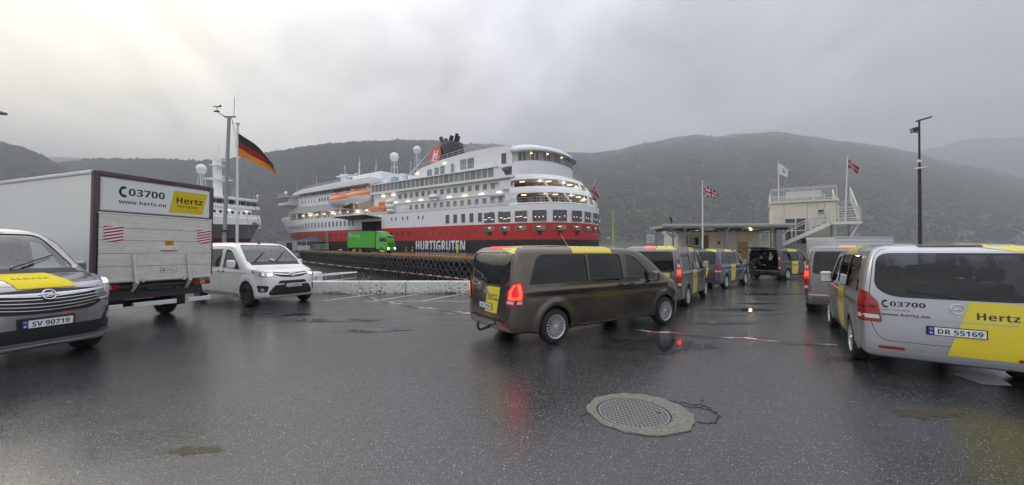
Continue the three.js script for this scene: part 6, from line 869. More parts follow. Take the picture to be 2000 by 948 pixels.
  { const s = shapeOf([[52, 17.2], [90.5, 17.0], [89.5, 17.5], [84, 18.1], [60, 18.6], [52, 18.6]]), g = new THREE.ExtrudeGeometry(s, { depth: 19.6, bevelEnabled: true, bevelSize: 0.15, bevelThickness: 0.25, bevelSegments: 2 }); g.translate(0, 0, -9.8); mk('bridge_roof', g, shipWhite, ship); mk('top_house', join([rbox(53, 66, 18.5, 21, -5.5, 5.5, 0.3), box(66, 72, 18.4, 19.6, -5, 5)]), shipWhite, ship); rail([[62, 18.5, -9], [84, 18.1, -9], [89, 17.5, -9]], 1.1, 'railing', 1.5, 3); }
  mk('radar_mast', join([T(box(-1.1, 1.1, 0, 5, -0.8, 0.8), 77, 18.2, 0, 0, 0, -0.35), bar([78, 22.5, 0], [72, 23.3, 0], 0.14, 6), box(76.5, 80.5, 22.8, 23, -2, 2), box(75, 79, 21, 21.15, -1.6, 1.6), T(box(-1.6, 1.6, -0.12, 0.12, -0.15, 0.15), 78.6, 23.6, 0, 0, 0.7, 0), T(box(-1.3, 1.3, -0.12, 0.12, -0.15, 0.15), 79.5, 21.6, 1, 0, 0.3, 0), bar([78.5, 23, 0], [78.8, 26.5, 0], 0.08, 5)]), shipWhite, ship);
  { const bwing = mk('bridge_wing', join([rbox(89, 94.6, 13.6, 14.5, -12.4, -7.5, 0.2), rbox(88.8, 94.9, 16.1, 16.4, -12.6, -7.5, 0.08), rbox(89.2, 94.4, 14.5, 16.1, -11.7, -7.6, 0.1)]), std(0.55, 0.56, 0.56, 0.45), ship); for (let i = 0; i < 3; i++) mk('pane', box(89.5 + i * 1.65, 90.95 + i * 1.65, 14.65, 15.85, -11.76, -11.7), paneDark, bwing); rail([[89.2, 16.4, -12.3], [94.6, 16.4, -12.3]], 0.9, 'railing', 1, 2); mk('searchlight', T(new THREE.SphereGeometry(0.45, 14, 10), 91.5, 17.6, -11.5), shipWhite, bwing); }
  mk('bow_slope', strip([[[92.5, 9, -9.8], [92.5, 9, 9.8]], [[90, 13.2, -8.9], [90, 13.2, 8.9]]]), sWhite2, ship);
  // ---- lifeboats, rafts and tender
  const boat = (x0, x1, y, z) => { const b = new THREE.Group(); b.name = 'lifeboat'; ship.add(b); const L = x1 - x0, prof = (u) => Math.pow(Math.max(0, 1 - Math.pow(Math.abs(u * 2 - 1), 3.2)), 0.55), rows = (f0, f1, hh) => { const rs = []; for (let i = 0; i <= 24; i++) { const u = i / 24, w = 1.75 * prof(u), row = []; for (let k = 0; k <= 12; k++) { const a = lerp(f0, f1, k / 12); row.push([x0 + u * L, y + Math.sin(a) * hh * (0.35 + 0.65 * prof(u)), z + Math.cos(a) * w]); } rs.push(row); } return strip(rs); };
    mk('boat_canopy', rows(0, Math.PI, 1.45), both(orange), b); mk('boat_hull', rows(Math.PI, Math.PI * 2, 1.7), sWhite2, b); mk('boat_cabin', rbox(x0 + L * 0.55, x0 + L * 0.8, y + 1.0, y + 1.75, z - 0.7, z + 0.7, 0.2), orange, b); mk('rubbing_band', rbox(x0 + 0.4, x1 - 0.4, y - 0.08, y + 0.06, z - 1.8, z - 1.6, 0.05), orange, b);
    for (const f of [0.18, 0.82]) mk('davit', join([flatBar([x0 + L * f, y - 2.6, z + 2.4], [x0 + L * f, y + 1.6, z + 2.2], 0.3, 0.3), flatBar([x0 + L * f, y + 1.6, z + 2.2], [x0 + L * f, y + 2.1, z], 0.26, 0.26)]), shipWhite, b); };
  boat(60.6, 69.2, 13.8, -9.8); boat(50.9, 61, 14.1, -9.9);
  mk('tender', join([rbox(45.2, 51.4, 9.9, 11.2, -10.2, -8.2, 0.5, 4), rbox(46, 48.2, 11.1, 12.2, -9.9, -8.6, 0.3), flatBar([47, 11.5, -9.2], [45.5, 13.6, -8.4], 0.25, 0.25)]), orange, ship);
  for (let k = 0; k < 3; k++) mk('life_raft', T(new THREE.CapsuleGeometry(0.52, 1.7, 6, 16).rotateZ(Math.PI / 2), 43.4, 9.75 + k * 1.1, -9.95), shipWhite, ship);
  for (const x of [46.4, 42.6]) { const L = mk('deck_lamp', rbox(-0.45, 0.45, -0.15, 0.15, -0.3, 0.02, 0.05), hotWarm, ship); L.position.set(x, 13.5, -9.62); }
  mk('boat_deck', join([box(46, 68, 11.1, 11.3, -7.6, -6.6)]), shipWhite, ship);
  mk('capsule_light', T(new THREE.CapsuleGeometry(0.55, 1.6, 5, 14).rotateZ(Math.PI / 2), 28.8, 12.0, -10.1), shipWhite, ship);
  // name on the black hull
  const nm = textGeo('HURTIGRUTEN', 2.35, 0.04, 0.72); nm.computeBoundingBox(); { const b = nm.boundingBox, k = 14.3 / (b.max.x - b.min.x), h = 2.15 / (b.max.y - b.min.y); nm.scale(k, h, 1); } nm.rotateY(Math.PI); mk('lettering', nm, shipWhite, ship).position.set(26.7, 0.56, -10.5);
  mk('ladder_strip', box(69, 70.4, 0.6, 5.6, -10.72, -10.5), std(0.2, 0.19, 0.18, 0.6), ship);
  // ensign on the stern
  const fl = tag(mk('flag', flagGeo(2.3, 1.7, 0.5, 0.3), flagMat('norway')), 'red flag with blue and white cross on the stern of the big ship', 'flag'); fl.position.set(15.0, 12.3, -68.9); fl.rotation.set(0, 0.7, -0.75);
  mk('flagstaff', bar([-2.1, 9.2, 0], [-3.2, 14.2, 0.3], 0.06, 6), railMat, ship);
  // stern lines
  const toLine = (a, b, sag) => tube([a, [(a[0] + b[0]) / 2, (a[1] + b[1]) / 2 - sag, (a[2] + b[2]) / 2], b], 0.035, 18, 5);
  const rope = std(0.42, 0.42, 0.36, 0.8);
  tag(mk('mooring_line', toLine([15, 3.9, -69.3], [30, 0.3, -66], 0.5), rope), 'pale mooring line running right from the stern of the big ship', 'rope');
  tag(mk('mooring_line', toLine([8.2, 3.9, -63.5], [8.5, 0.4, -49.5], 0.3), rope), 'mooring line running from the stern windows down to the pier edge', 'rope');
}

// ---------------------------------------------------------------- pier, tyres, green lorry, second ship
const A0 = [3.1, -30.2], A1 = [-53.6, -94.6];   // yard side edge of the pier, near end and far end
const pDir = [A1[0] - A0[0], A1[1] - A0[1]], pLen = Math.hypot(...pDir); pDir[0] /= pLen; pDir[1] /= pLen;
{
  const far0 = [12.8 + 0.568 * -11.4 + 12, -70.6 - 0.823 * -11.4 + 8.28], sideAt = (t) => [12.8 - 0.823 * t - 0.568 * 11.6, -70.6 - 0.568 * t + 0.823 * 11.6];
  const poly = [A0, A1, [-63, -103], sideAt(78), sideAt(-9), [9.5, -38]];
  const s = shapeOf(poly.map(([x, z]) => [x, -z])), g = new THREE.ExtrudeGeometry(s, { depth: 0.55, bevelEnabled: false }); g.rotateX(-Math.PI / 2); g.translate(0, -0.26, 0);
  const n = 256, d = new Uint8Array(n * n * 4), hb = new Uint8Array(n * n * 4), r = rngOf(4), tones = Array.from({ length: 16 }, () => 0.75 + 0.5 * r());
  for (let y = 0; y < n; y++) for (let x = 0; x < n; x++) { const k = Math.floor(y / 16), gap = y % 16 < 1.5, v = (gap ? 22 : 92 * tones[k] + 16 * fbm2(x / 40, y / 3 + k * 9, 3)); d.set([clamp(v, 0, 255), clamp(v * 0.78, 0, 255), clamp(v * 0.66, 0, 255), 255], (y * n + x) * 4); const h = gap ? 0 : 200; hb.set([h, h, h, 255], (y * n + x) * 4); }
  const map = new THREE.DataTexture(d, n, n), bm = new THREE.DataTexture(hb, n, n); map.colorSpace = THREE.SRGBColorSpace; for (const t of [map, bm]) { t.magFilter = THREE.LinearFilter; t.wrapS = t.wrapT = THREE.RepeatWrapping; t.repeat.set(1 / 3.2, 1 / 3.2); t.rotation = 0.7; t.needsUpdate = true; }
  struct('pier', g, new THREE.MeshPhysicalMaterial({ map, bumpMap: bm, bumpScale: 0.02, roughness: 0.22 }));
  const off = (t, o) => [A0[0] + pDir[0] * t - pDir[1] * o, A0[1] + pDir[1] * t + pDir[0] * o];   // o > 0: towards the ship
  const along3 = (t0, t1, o, w, y0, y1) => { const a = off(t0, o), b = off(t1, o); return flatBar([a[0], (y0 + y1) / 2, a[1]], [b[0], (y0 + y1) / 2, b[1]], w, y1 - y0); };
  struct('pier_face', along3(0, pLen, 0.35, 0.5, -4.5, -0.27), std(0.012, 0.012, 0.013, 0.7));
  const beam = thing('pier_kerb_beam', 'long worn orange timber kerb along the edge of the pier', 'kerb beam', [0, 0, 0]); for (let i = 0; i < 14; i++) mk('beam', along3(i * pLen / 14 + 0.06, (i + 1) * pLen / 14 - 0.06, 0.18, 0.36, 0.292, 0.5), std(0.36 + 0.06 * Math.sin(i * 2.1), 0.17 + 0.03 * Math.sin(i * 3.7), 0.02, 0.55), beam);
  const back = thing('pier_guard_rail', 'dark low rail along the pier beside the black hull', 'rail', [0, 0, 0]); { const a = sideAt(4), b = sideAt(76), gs = [flatBar([a[0], 0.75, a[1]], [b[0], 0.75, b[1]], 0.25, 0.22)]; for (let k = 0; k < 30; k++) gs.push(T(new THREE.BoxGeometry(0.2, 0.45, 0.2), lerp(a[0], b[0], k / 29), 0.52, lerp(a[1], b[1], k / 29))); mk('rail', join(gs), std(0.02, 0.018, 0.016, 0.7), back); }
  // tyres hung three deep on the face
  const ty = new THREE.LatheGeometry([[0.3, -0.13], [0.36, -0.16], [0.49, -0.15], [0.525, -0.1], [0.53, 0], [0.525, 0.1], [0.49, 0.15], [0.36, 0.16], [0.3, 0.13], [0.28, 0.1], [0.3, -0.13]].map((p) => new THREE.Vector2(...p)), 24); ty.rotateX(Math.PI / 2);
  const tyreMat = std(0.022, 0.022, 0.023, 0.62), proto = mk('fender_tyre', ty, tyreMat); const rowLabel = ['black truck tyre in the top row of fenders along the pier face', 'black truck tyre in the middle row of fenders along the pier face', 'black truck tyre in the lowest row of fenders along the pier face']; tag(proto, rowLabel[0], 'tyre', 'fender tyres along the pier');
  const turn = Math.atan2(-pDir[1], pDir[0]), r2 = rngOf(19); let first = true;
  for (let i = 0; i < 74; i++) for (let k = 0; k < 3; k++) {
    const t = 3.4 + i * 1.12, [x, z] = off(t + (k % 2) * 0.1, -0.12), o = first ? proto : proto.clone(); if (!first) { o.name = numbered('fender_tyre'); scene.add(o); } first = false; o.userData.label = rowLabel[k];
    o.position.set(x, -0.36 - k * 0.98 + 0.12 * (r2() - 0.5), z); o.rotation.set(0, turn + 0.3 * (r2() - 0.5), 0); o.rotateX(0.12 * (r2() - 0.5)); o.scale.setScalar(0.92 + 0.12 * r2());
  }
  for (const [t, o, label] of [[49.4, 0.9, 'yellow bollard on the pier edge in front of the green lorry'], [36.4, 0.9, 'yellow bollard on the pier edge under the ship name'], [57.4, 0.9, 'yellow bollard on the pier edge left of the green lorry']]) { const [x, z] = off(t, o), b = thing('mooring_bollard', label, 'bollard', [x, 0.29, z], 0, 'bollards on the pier'); mk('base', T(new THREE.CylinderGeometry(0.3, 0.36, 0.12, 18), 0, 0.06, 0), std(0.4, 0.25, 0.02, 0.5), b); mk('post', T(new THREE.CylinderGeometry(0.2, 0.22, 0.35, 18), 0, 0.25, 0), std(0.5, 0.3, 0.02, 0.5), b); mk('head', T(new THREE.SphereGeometry(0.34, 18, 10).scale(1.2, 0.5, 1), 0, 0.46, 0), std(0.55, 0.33, 0.02, 0.5), b); }
  const yb = std(0.55, 0.4, 0.02, 0.5);
  for (const [t, label] of [[35.2, 'yellow and black barrier post before the letter H of the ship name'], [33.2, 'yellow and black barrier post touching the first letter of the ship name']]) { const [x, z] = sideAt(t); const b = thing('barrier_post', label, 'barrier post', [x - 0.2, 0.29, z + 0.5]); mk('foot', T(new THREE.CylinderGeometry(0.3, 0.4, 0.2, 12), 0, 0.1, 0), rubber, b); for (let k = 0; k < 4; k++) mk('band', T(new THREE.CylinderGeometry(0.2 - k * 0.025, 0.22 - k * 0.025, 0.28, 12), 0, 0.34 + k * 0.28, 0), k % 2 ? blackPl : yb, b); }
  // gangway gear at the far end
  { const [x, z] = sideAt(71), gw = thing('gangway', 'grey gangway frame with railings against the ship near its bow', 'gangway', [x, 0.29, z + 1.5], turn); const gs = []; for (const y of [0.5, 1.0, 1.5]) for (const q of [-1, 1]) gs.push(bar([-6, y, q], [6, y + 0.3, q], 0.07, 5)); for (let k = 0; k <= 8; k++) for (const q of [-1, 1]) gs.push(bar([-6 + k * 1.5, 0, q], [-6 + k * 1.5, 1.6, q], 0.05, 5)); mk('railing', join(gs), std(0.4, 0.41, 0.42, 0.5), gw); mk('ramp', box(-6, 6, 0.35, 0.5, -1, 1), std(0.2, 0.2, 0.2, 0.6), gw);
    const [x2, z2] = sideAt(79), tn = thing('tent', 'dark pavilion tent with two peaks on the pier under the bow', 'tent', [x2 + 2.5, 0.29, z2 + 1.2], turn); for (const q of [-3, 3]) { mk('tent_roof', T(new THREE.ConeGeometry(4.1, 1.7, 4).rotateY(Math.PI / 4), q, 3.2, 0), std(0.06, 0.065, 0.08, 0.6), tn); mk('tent_wall', box(q - 2.8, q + 2.8, 0, 2.4, 2.6, 2.7), std(0.03, 0.03, 0.035, 0.7), tn); } const pts = []; for (const q of [-5.8, 0, 5.8]) for (const w of [-2.8, 2.8]) pts.push(bar([q, 0, w], [q, 2.6, w], 0.06, 5)); mk('tent_pole', join(pts), railMat, tn); }
  { const k = thing('kiosk', 'small pale grey shed with dark doorway at the far end of the pier', 'shed', [-58.2, 0.25, -96], 0.5); mk('wall', rbox(-2.2, 2.2, 0, 2.6, -1.4, 1.4, 0.05), std(0.5, 0.51, 0.52, 0.6), k); mk('door', box(-0.1, 1.2, 0, 2.1, 1.4, 1.43), std(0.03, 0.03, 0.03, 0.6), k); mk('roof', box(-2.35, 2.35, 2.6, 2.72, -1.55, 1.55), std(0.4, 0.41, 0.42, 0.5), k); mk('side_unit', rbox(2.3, 5.2, 0, 1.3, -1.2, 1.2, 0.1), std(0.55, 0.56, 0.56, 0.6), k); }
}
{ // green lorry on the pier
  const t = thing('green_lorry', 'bright green box lorry standing on the pier beside the ship', 'lorry', [-25.3, 0.29, -68.1], Math.atan2(-0.3, 0.95));
  const gr = std(0.07, 0.42, 0.03, 0.35), gr2 = paint(0.08, 0.45, 0.03, 0.1), dk = std(0.02, 0.02, 0.022, 0.6);
  mk('cargo_box', rbox(-4.8, 1.1, 1.05, 3.95, -1.25, 1.25, 0.05), gr, t); mk('box_frame', join([box(-4.83, 1.13, 3.9, 3.98, 1.22, 1.28), box(-4.83, 1.13, 1.0, 1.1, 1.22, 1.28), box(-4.83, -4.7, 1, 3.98, 1.22, 1.28), box(1.0, 1.13, 1, 3.98, 1.22, 1.28)]), std(0.12, 0.36, 0.06, 0.4), t);
  const lg = textGeo('bring', 0.62, 0.01, 1); lg.translate(-3.15, 2.9, 1.262); mk('lettering', lg, std(0.42, 0.55, 0.4, 0.5), t); mk('emblem', T(new THREE.RingGeometry(0.16, 0.42, 20, 1, 0.4, 4.2), -4.3, 3.3, 1.263), std(0.42, 0.55, 0.4, 0.5), t);
  const cabS = shapeOf([[1.3, 0.75], [3.55, 0.7], [3.62, 1.5], [3.48, 2.4], [3.25, 3.1], [2.6, 3.25], [1.3, 3.2]], 0.14), cg = new THREE.ExtrudeGeometry(cabS, { depth: 2.2, bevelEnabled: true, bevelSize: 0.08, bevelThickness: 0.1, bevelSegments: 3 }); cg.translate(0, 0, -1.1); mk('cab', cg, gr2, t);
  { const s = shapeOf([[1.3, 3.2], [2.75, 3.22], [2.3, 3.75], [1.3, 3.95]], 0.1), g = new THREE.ExtrudeGeometry(s, { depth: 2, bevelEnabled: true, bevelSize: 0.06, bevelThickness: 0.08, bevelSegments: 2 }); g.translate(0, 0, -1); mk('wind_deflector', g, gr2, t); mk('sun_visor', rbox(3.15, 3.5, 2.98, 3.1, -1.05, 1.05, 0.04), gr2, t); }
  const wsc = mk('windscreen', T(rbox(-0.03, 0.03, -0.42, 0.42, -1.05, 1.05, 0.02), 3.46, 2.5, 0, 0, 0, 0.19), std(0.015, 0.017, 0.02, 0.06), t);
  mk('side_window', box(2.05, 3.15, 2.05, 2.75, 1.195, 1.215), std(0.015, 0.017, 0.02, 0.06), t);
  mk('grille', join([0, 1, 2].map((k) => rbox(3.6, 3.72, 1.15 + k * 0.26, 1.33 + k * 0.26, -0.95, 0.95, 0.03))), std(0.04, 0.2, 0.02, 0.5), t); mk('bumper', rbox(3.3, 3.78, 0.4, 0.95, -1.2, 1.2, 0.1), gr2, t);
  for (const z of [-0.95, 0.95]) mk('headlight', rbox(3.66, 3.8, 0.74, 0.95, z - 0.2, z + 0.2, 0.05), glow(1, 0.95, 0.85, 10, C(0.8, 0.8, 0.8)), t);
  mk('chassis', join([box(-4.6, 3.2, 0.6, 1.0, -0.45, 0.45), box(-1.2, 0.9, 0.45, 0.95, -1.1, 1.1), box(-4.8, -4.6, 0.5, 0.9, -1.1, 1.1)]), dk, t);
  for (const z of [-1.25, 1.25]) mk('wing_mirror', rbox(3.35, 3.5, 2.0, 2.7, z - 0.1 + Math.sign(z) * 0.1, z + 0.1 + Math.sign(z) * 0.1, 0.05), dk, t);
  for (const x of [-3.3, -2.05, 2.4]) for (const s of [-1, 1]) { const w = mk('wheel', wheelFive.back, blackPl, t); w.position.set(x, 0.5, s * 1.08); w.scale.setScalar(1.5); if (s < 0) w.rotation.y = Math.PI; mk('tyre', wheelFive.tyre, rubber, w); mk('rim', wheelFive.rim, std(0.3, 0.3, 0.3, 0.5), w); }
  mk('mudguard', join([box(-4.0, -1.4, 1.02, 1.06, 0.7, 1.22), box(-4.0, -1.4, 1.02, 1.06, -1.22, -0.7)]), dk, t);
}
{ // second ship, bow towards us, half hidden by the truck
  const s = thing('grey_bowed_ship', 'white ship with grey and red bow moored behind the box truck', 'ship', [-55.5 - 78 * 0.82 * 0.95, -0.4, -81 - 78 * 0.82 * 0.31], Math.atan2(-0.31, 0.95)), L = 78, B = 8.6, grey = both(std(0.2, 0.205, 0.215, 0.45)), dred = both(std(0.17, 0.016, 0.018, 0.45));
  const tipX = (y) => lerp(L - 5.5, L, clamp((y + 1) / 9, 0, 1)), half = (x, y) => { const t = tipX(y), st = lerp(34, 58, clamp(y / 8, 0, 1)); return x < st ? B : B * Math.max(0, 1 - Math.pow(clamp((x - st) / (t - st), 0, 1), lerp(1.7, 2.4, clamp(y / 8, 0, 1)))); };
  const band = (y0, y1, ny, x0 = 0) => { const gs = []; for (const sd of [-1, 1]) { const rows = []; for (let j = 0; j <= ny; j++) { const y = lerp(y0, y1, j / ny), t = tipX(y); rows.push(Array.from({ length: 44 }, (_, i) => { const x = lerp(x0, t, Math.pow(i / 43, 0.7)); return [x, y, sd * half(x, y)]; })); } gs.push(strip(rows)); } return join(gs); };
  s.scale.setScalar(0.82);
  mk('red_hull', band(-3, 4.4, 6), dred, s); mk('grey_band', band(4.4, 8.0, 4), grey, s);
  const dk = []; for (let i = 0; i <= 40; i++) { const x = lerp(0, tipX(7.2) - 0.2, i / 40); dk.push([x, Math.max(0, half(x, 7.2) - 0.06)]); } const ds = new THREE.ExtrudeGeometry(shapeOf([...dk, ...dk.map(([x, z]) => [x, -z]).reverse()]), { depth: 0.15, bevelEnabled: false }); ds.rotateX(Math.PI / 2); ds.translate(0, 7.2, 0); mk('deck', ds, deckGrey, s);
  mk('lower_house', join([rbox(10, 69, 7.2, 10.3, -7.9, 7.9, 0.2), rbox(10, 66.2, 10.3, 13, -7.2, 7.2, 0.2)]), shipWhite, s);
  for (let i = 0; i < 9; i++) { const z = -6.4 + i * 1.6; const w = mk('window', box(66.2, 66.24, 11.1, 12.1, z - 0.4, z + 0.4), paneDark, s); if (i % 3 === 1) mk('lamp', box(66.28, 66.4, 12.2, 12.5, z - 0.9, z - 0.4), hotWarm, s); }
  for (let i = 0; i < 16; i++) mk('window', box(64 - i * 1.7, 64.8 - i * 1.7, 11.1, 12.1, 7.2, 7.24), paneDark, s);
  mk('balcony_front', join([rbox(66.3, 68.6, 10.2, 11.2, -7.9, 7.9, 0.1)]), shipWhite, s);
  const wh = mk('wheelhouse', join([rbox(52, 66.6, 13, 13.9, -9.4, 9.4, 0.15), rbox(52, 66, 15.3, 16.1, -9.2, 9.2, 0.25), box(53, 65.4, 13.9, 15.3, -8.6, 8.6)]), shipWhite, s);
  for (let i = 0; i < 11; i++) { const z = -8.2 + i * 1.64, p = mk('pane', T(box(-0.03, 0.03, -0.62, 0.62, -0.68, 0.68), 0, 0, 0, 0, 0, -0.22), paneDark, wh); p.position.set(65.75, 14.6, z); }
  for (let i = 0; i < 6; i++) mk('pane', box(64.6 - i * 1.9, 65.8 - i * 1.9, 14.0, 15.2, 8.62, 8.7), paneDark, wh);
  mk('hatch_door', box(69.0, 69.05, 7.3, 9.2, -6.6, -5.2), std(0.3, 0.16, 0.06, 0.5), s);
  mk('mast', join([T(box(-0.9, 0.9, 0, 7.5, -0.7, 0.7), 58, 16, 0, 0, 0, 0.08), box(56, 60.5, 19.6, 19.75, -2.6, 2.6), box(56.5, 59.5, 22.2, 22.35, -1.6, 1.6), T(box(-1.5, 1.5, -0.1, 0.1, -0.12, 0.12), 58.4, 23.4, 0, 0, 0.9, 0), bar([58, 23, 0], [58, 26, 0], 0.07, 5), T(box(-1.8, 1.8, -0.12, 0.12, -0.12, 0.12), 59.6, 20.2, 0, 0, 1.2, 0)]), shipWhite, s).position.set(0, -8.8, -3.2); s.children[s.children.length - 1].scale.y = 1.55;
  const dm = mk('radar_dome', join([new THREE.SphereGeometry(1.25, 24, 16), T(new THREE.CylinderGeometry(1.15, 0.8, 0.7, 20), 0, -1, 0)]), shipWhite, s); dm.position.set(57, 24.2, 0.6); mk('dome_mast', join([[1, 1], [-1, 1], [1, -1], [-1, -1]].map(([a, b]) => bar([a * 0.3, -1.2, b * 0.3], [a * 1.1, -8, b * 1.1], 0.09, 5))), railMat, dm);
  for (const [x, z, h] of [[62, -5, 3.4], [64, -3, 2.6], [50, 4, 5], [46, 6, 4.4], [60, 8, 1.2], [64.5, -9, 1.4]]) mk('aerial', bar([x, 16, z], [x, 16 + h, z], 0.05, 5), railMat, s);
  mk('lamp_post', join([bar([66, 16, -9], [66, 17.1, -9], 0.1, 6), T(new THREE.SphereGeometry(0.35, 12, 8), 66, 17.3, -9)]), shipWhite, s);
  mk('anchor', join([rbox(72.5, 73.6, 5.0, 6.2, 4.6, 5.4, 0.2)]), shipBlack, s);
  const rope = std(0.42, 0.42, 0.36, 0.8);
  tag(mk('mooring_line', tube([[-56.4, 6.8, -81.3], [-52, 3.2, -84], [-46.5, 0.5, -87.5]], 0.06, 16, 5), rope), 'pale mooring line from the grey bow down to the pier', 'rope');
}
{ // small motor boat behind the wall, bow rail showing
  const b = thing('small_boat', 'small white motor boat with bow rail behind the quay wall', 'boat', [-10.9, -0.95, -20.4], Math.atan2(0.15, 1)), w = both(std(0.66, 0.68, 0.68, 0.35));
  const rows = []; for (let i = 0; i <= 16; i++) { const u = i / 16, h = 0.95 * Math.pow(1 - Math.pow(u, 2.6), 0.7), row = []; for (let k = 0; k <= 10; k++) { const a = Math.PI * (1 + k / 10); row.push([-2.4 + u * 4.6, 0.35 + 0.25 * u * u + Math.sin(a) * 0.8 * (1 - 0.6 * u * u), Math.cos(a) * h]); } rows.push(row); } mk('hull', strip(rows), w, b);
  mk('deck', (() => { const p = []; for (let i = 0; i <= 16; i++) { const u = i / 16; p.push([-2.4 + u * 4.6, 0.95 * Math.pow(1 - Math.pow(u, 2.6), 0.7)]); } const g = new THREE.ExtrudeGeometry(shapeOf([...p, ...p.map(([x, z]) => [x, -z]).reverse()]), { depth: 0.06, bevelEnabled: false }); g.rotateX(-Math.PI / 2); g.translate(0, 0.36, 0); return g; })(), w, b);
  mk('cabin', rbox(-1.6, 0.3, 0.4, 1.25, -0.65, 0.65, 0.2, 3), w, b);
  mk('bow_rail', join([tube([[0.2, 1.05, 0.75], [1.4, 1.15, 0.6], [2.3, 1.2, 0], [1.4, 1.15, -0.6], [0.2, 1.05, -0.75]], 0.028, 30, 6), ...[[0.4, 0.74], [1.3, 0.62], [2.2, 0.1], [1.3, -0.62], [0.4, -0.74]].map(([x, z]) => bar([x, 0.45, z], [x, 1.12, z], 0.02, 6)), tube([[0.3, 0.78, 0.75], [1.4, 0.85, 0.6], [2.25, 0.9, 0]], 0.016, 20, 5)]), chrome, b);
}

// ---------------------------------------------------------------- harbour station, poles, flags, tape
const beige = std(0.64, 0.595, 0.5, 0.6), offWhite = std(0.6, 0.59, 0.54, 0.5), steelGrey = std(0.2, 0.22, 0.24, 0.5), railWhite = std(0.62, 0.62, 0.58, 0.45), winDark = new THREE.MeshPhysicalMaterial({ color: C(0.015, 0.017, 0.02), roughness: 0.05, clearcoat: 1, clearcoatRoughness: 0.02 });
function fence(a, b, h, o = {}) {   // railing between two points: posts, rails and bars, as parts of `parent`
  const L = Math.hypot(b[0] - a[0], b[1] - a[1], b[2] - a[2]), at = (t, y) => [lerp(a[0], b[0], t), lerp(a[1], b[1], t) + y, lerp(a[2], b[2], t)], p = o.parent, mat = o.mat || railWhite, n = Math.max(1, Math.round(L / (o.post || 1.4)));
  for (let i = 0; i <= n; i++) if (!(o.skipFirst && !i)) mk('post', flatBar(at(i / n, 0), at(i / n, h), 0.06, 0.06), mat, p);
  for (const y of o.rails || [h, h - 0.12, 0.12]) mk('rail', flatBar(at(0, y), at(1, y), 0.05, 0.05), mat, p);
  const m = Math.round(L / 0.14), bars = []; if (o.bars !== false) for (let i = 1; i < m; i++) bars.push(bar(at(i / m, 0.12), at(i / m, h - 0.12), 0.012, 5)); if (bars.length) mk('bars', join(bars), mat, p).userData.kind = 'stuff';
}
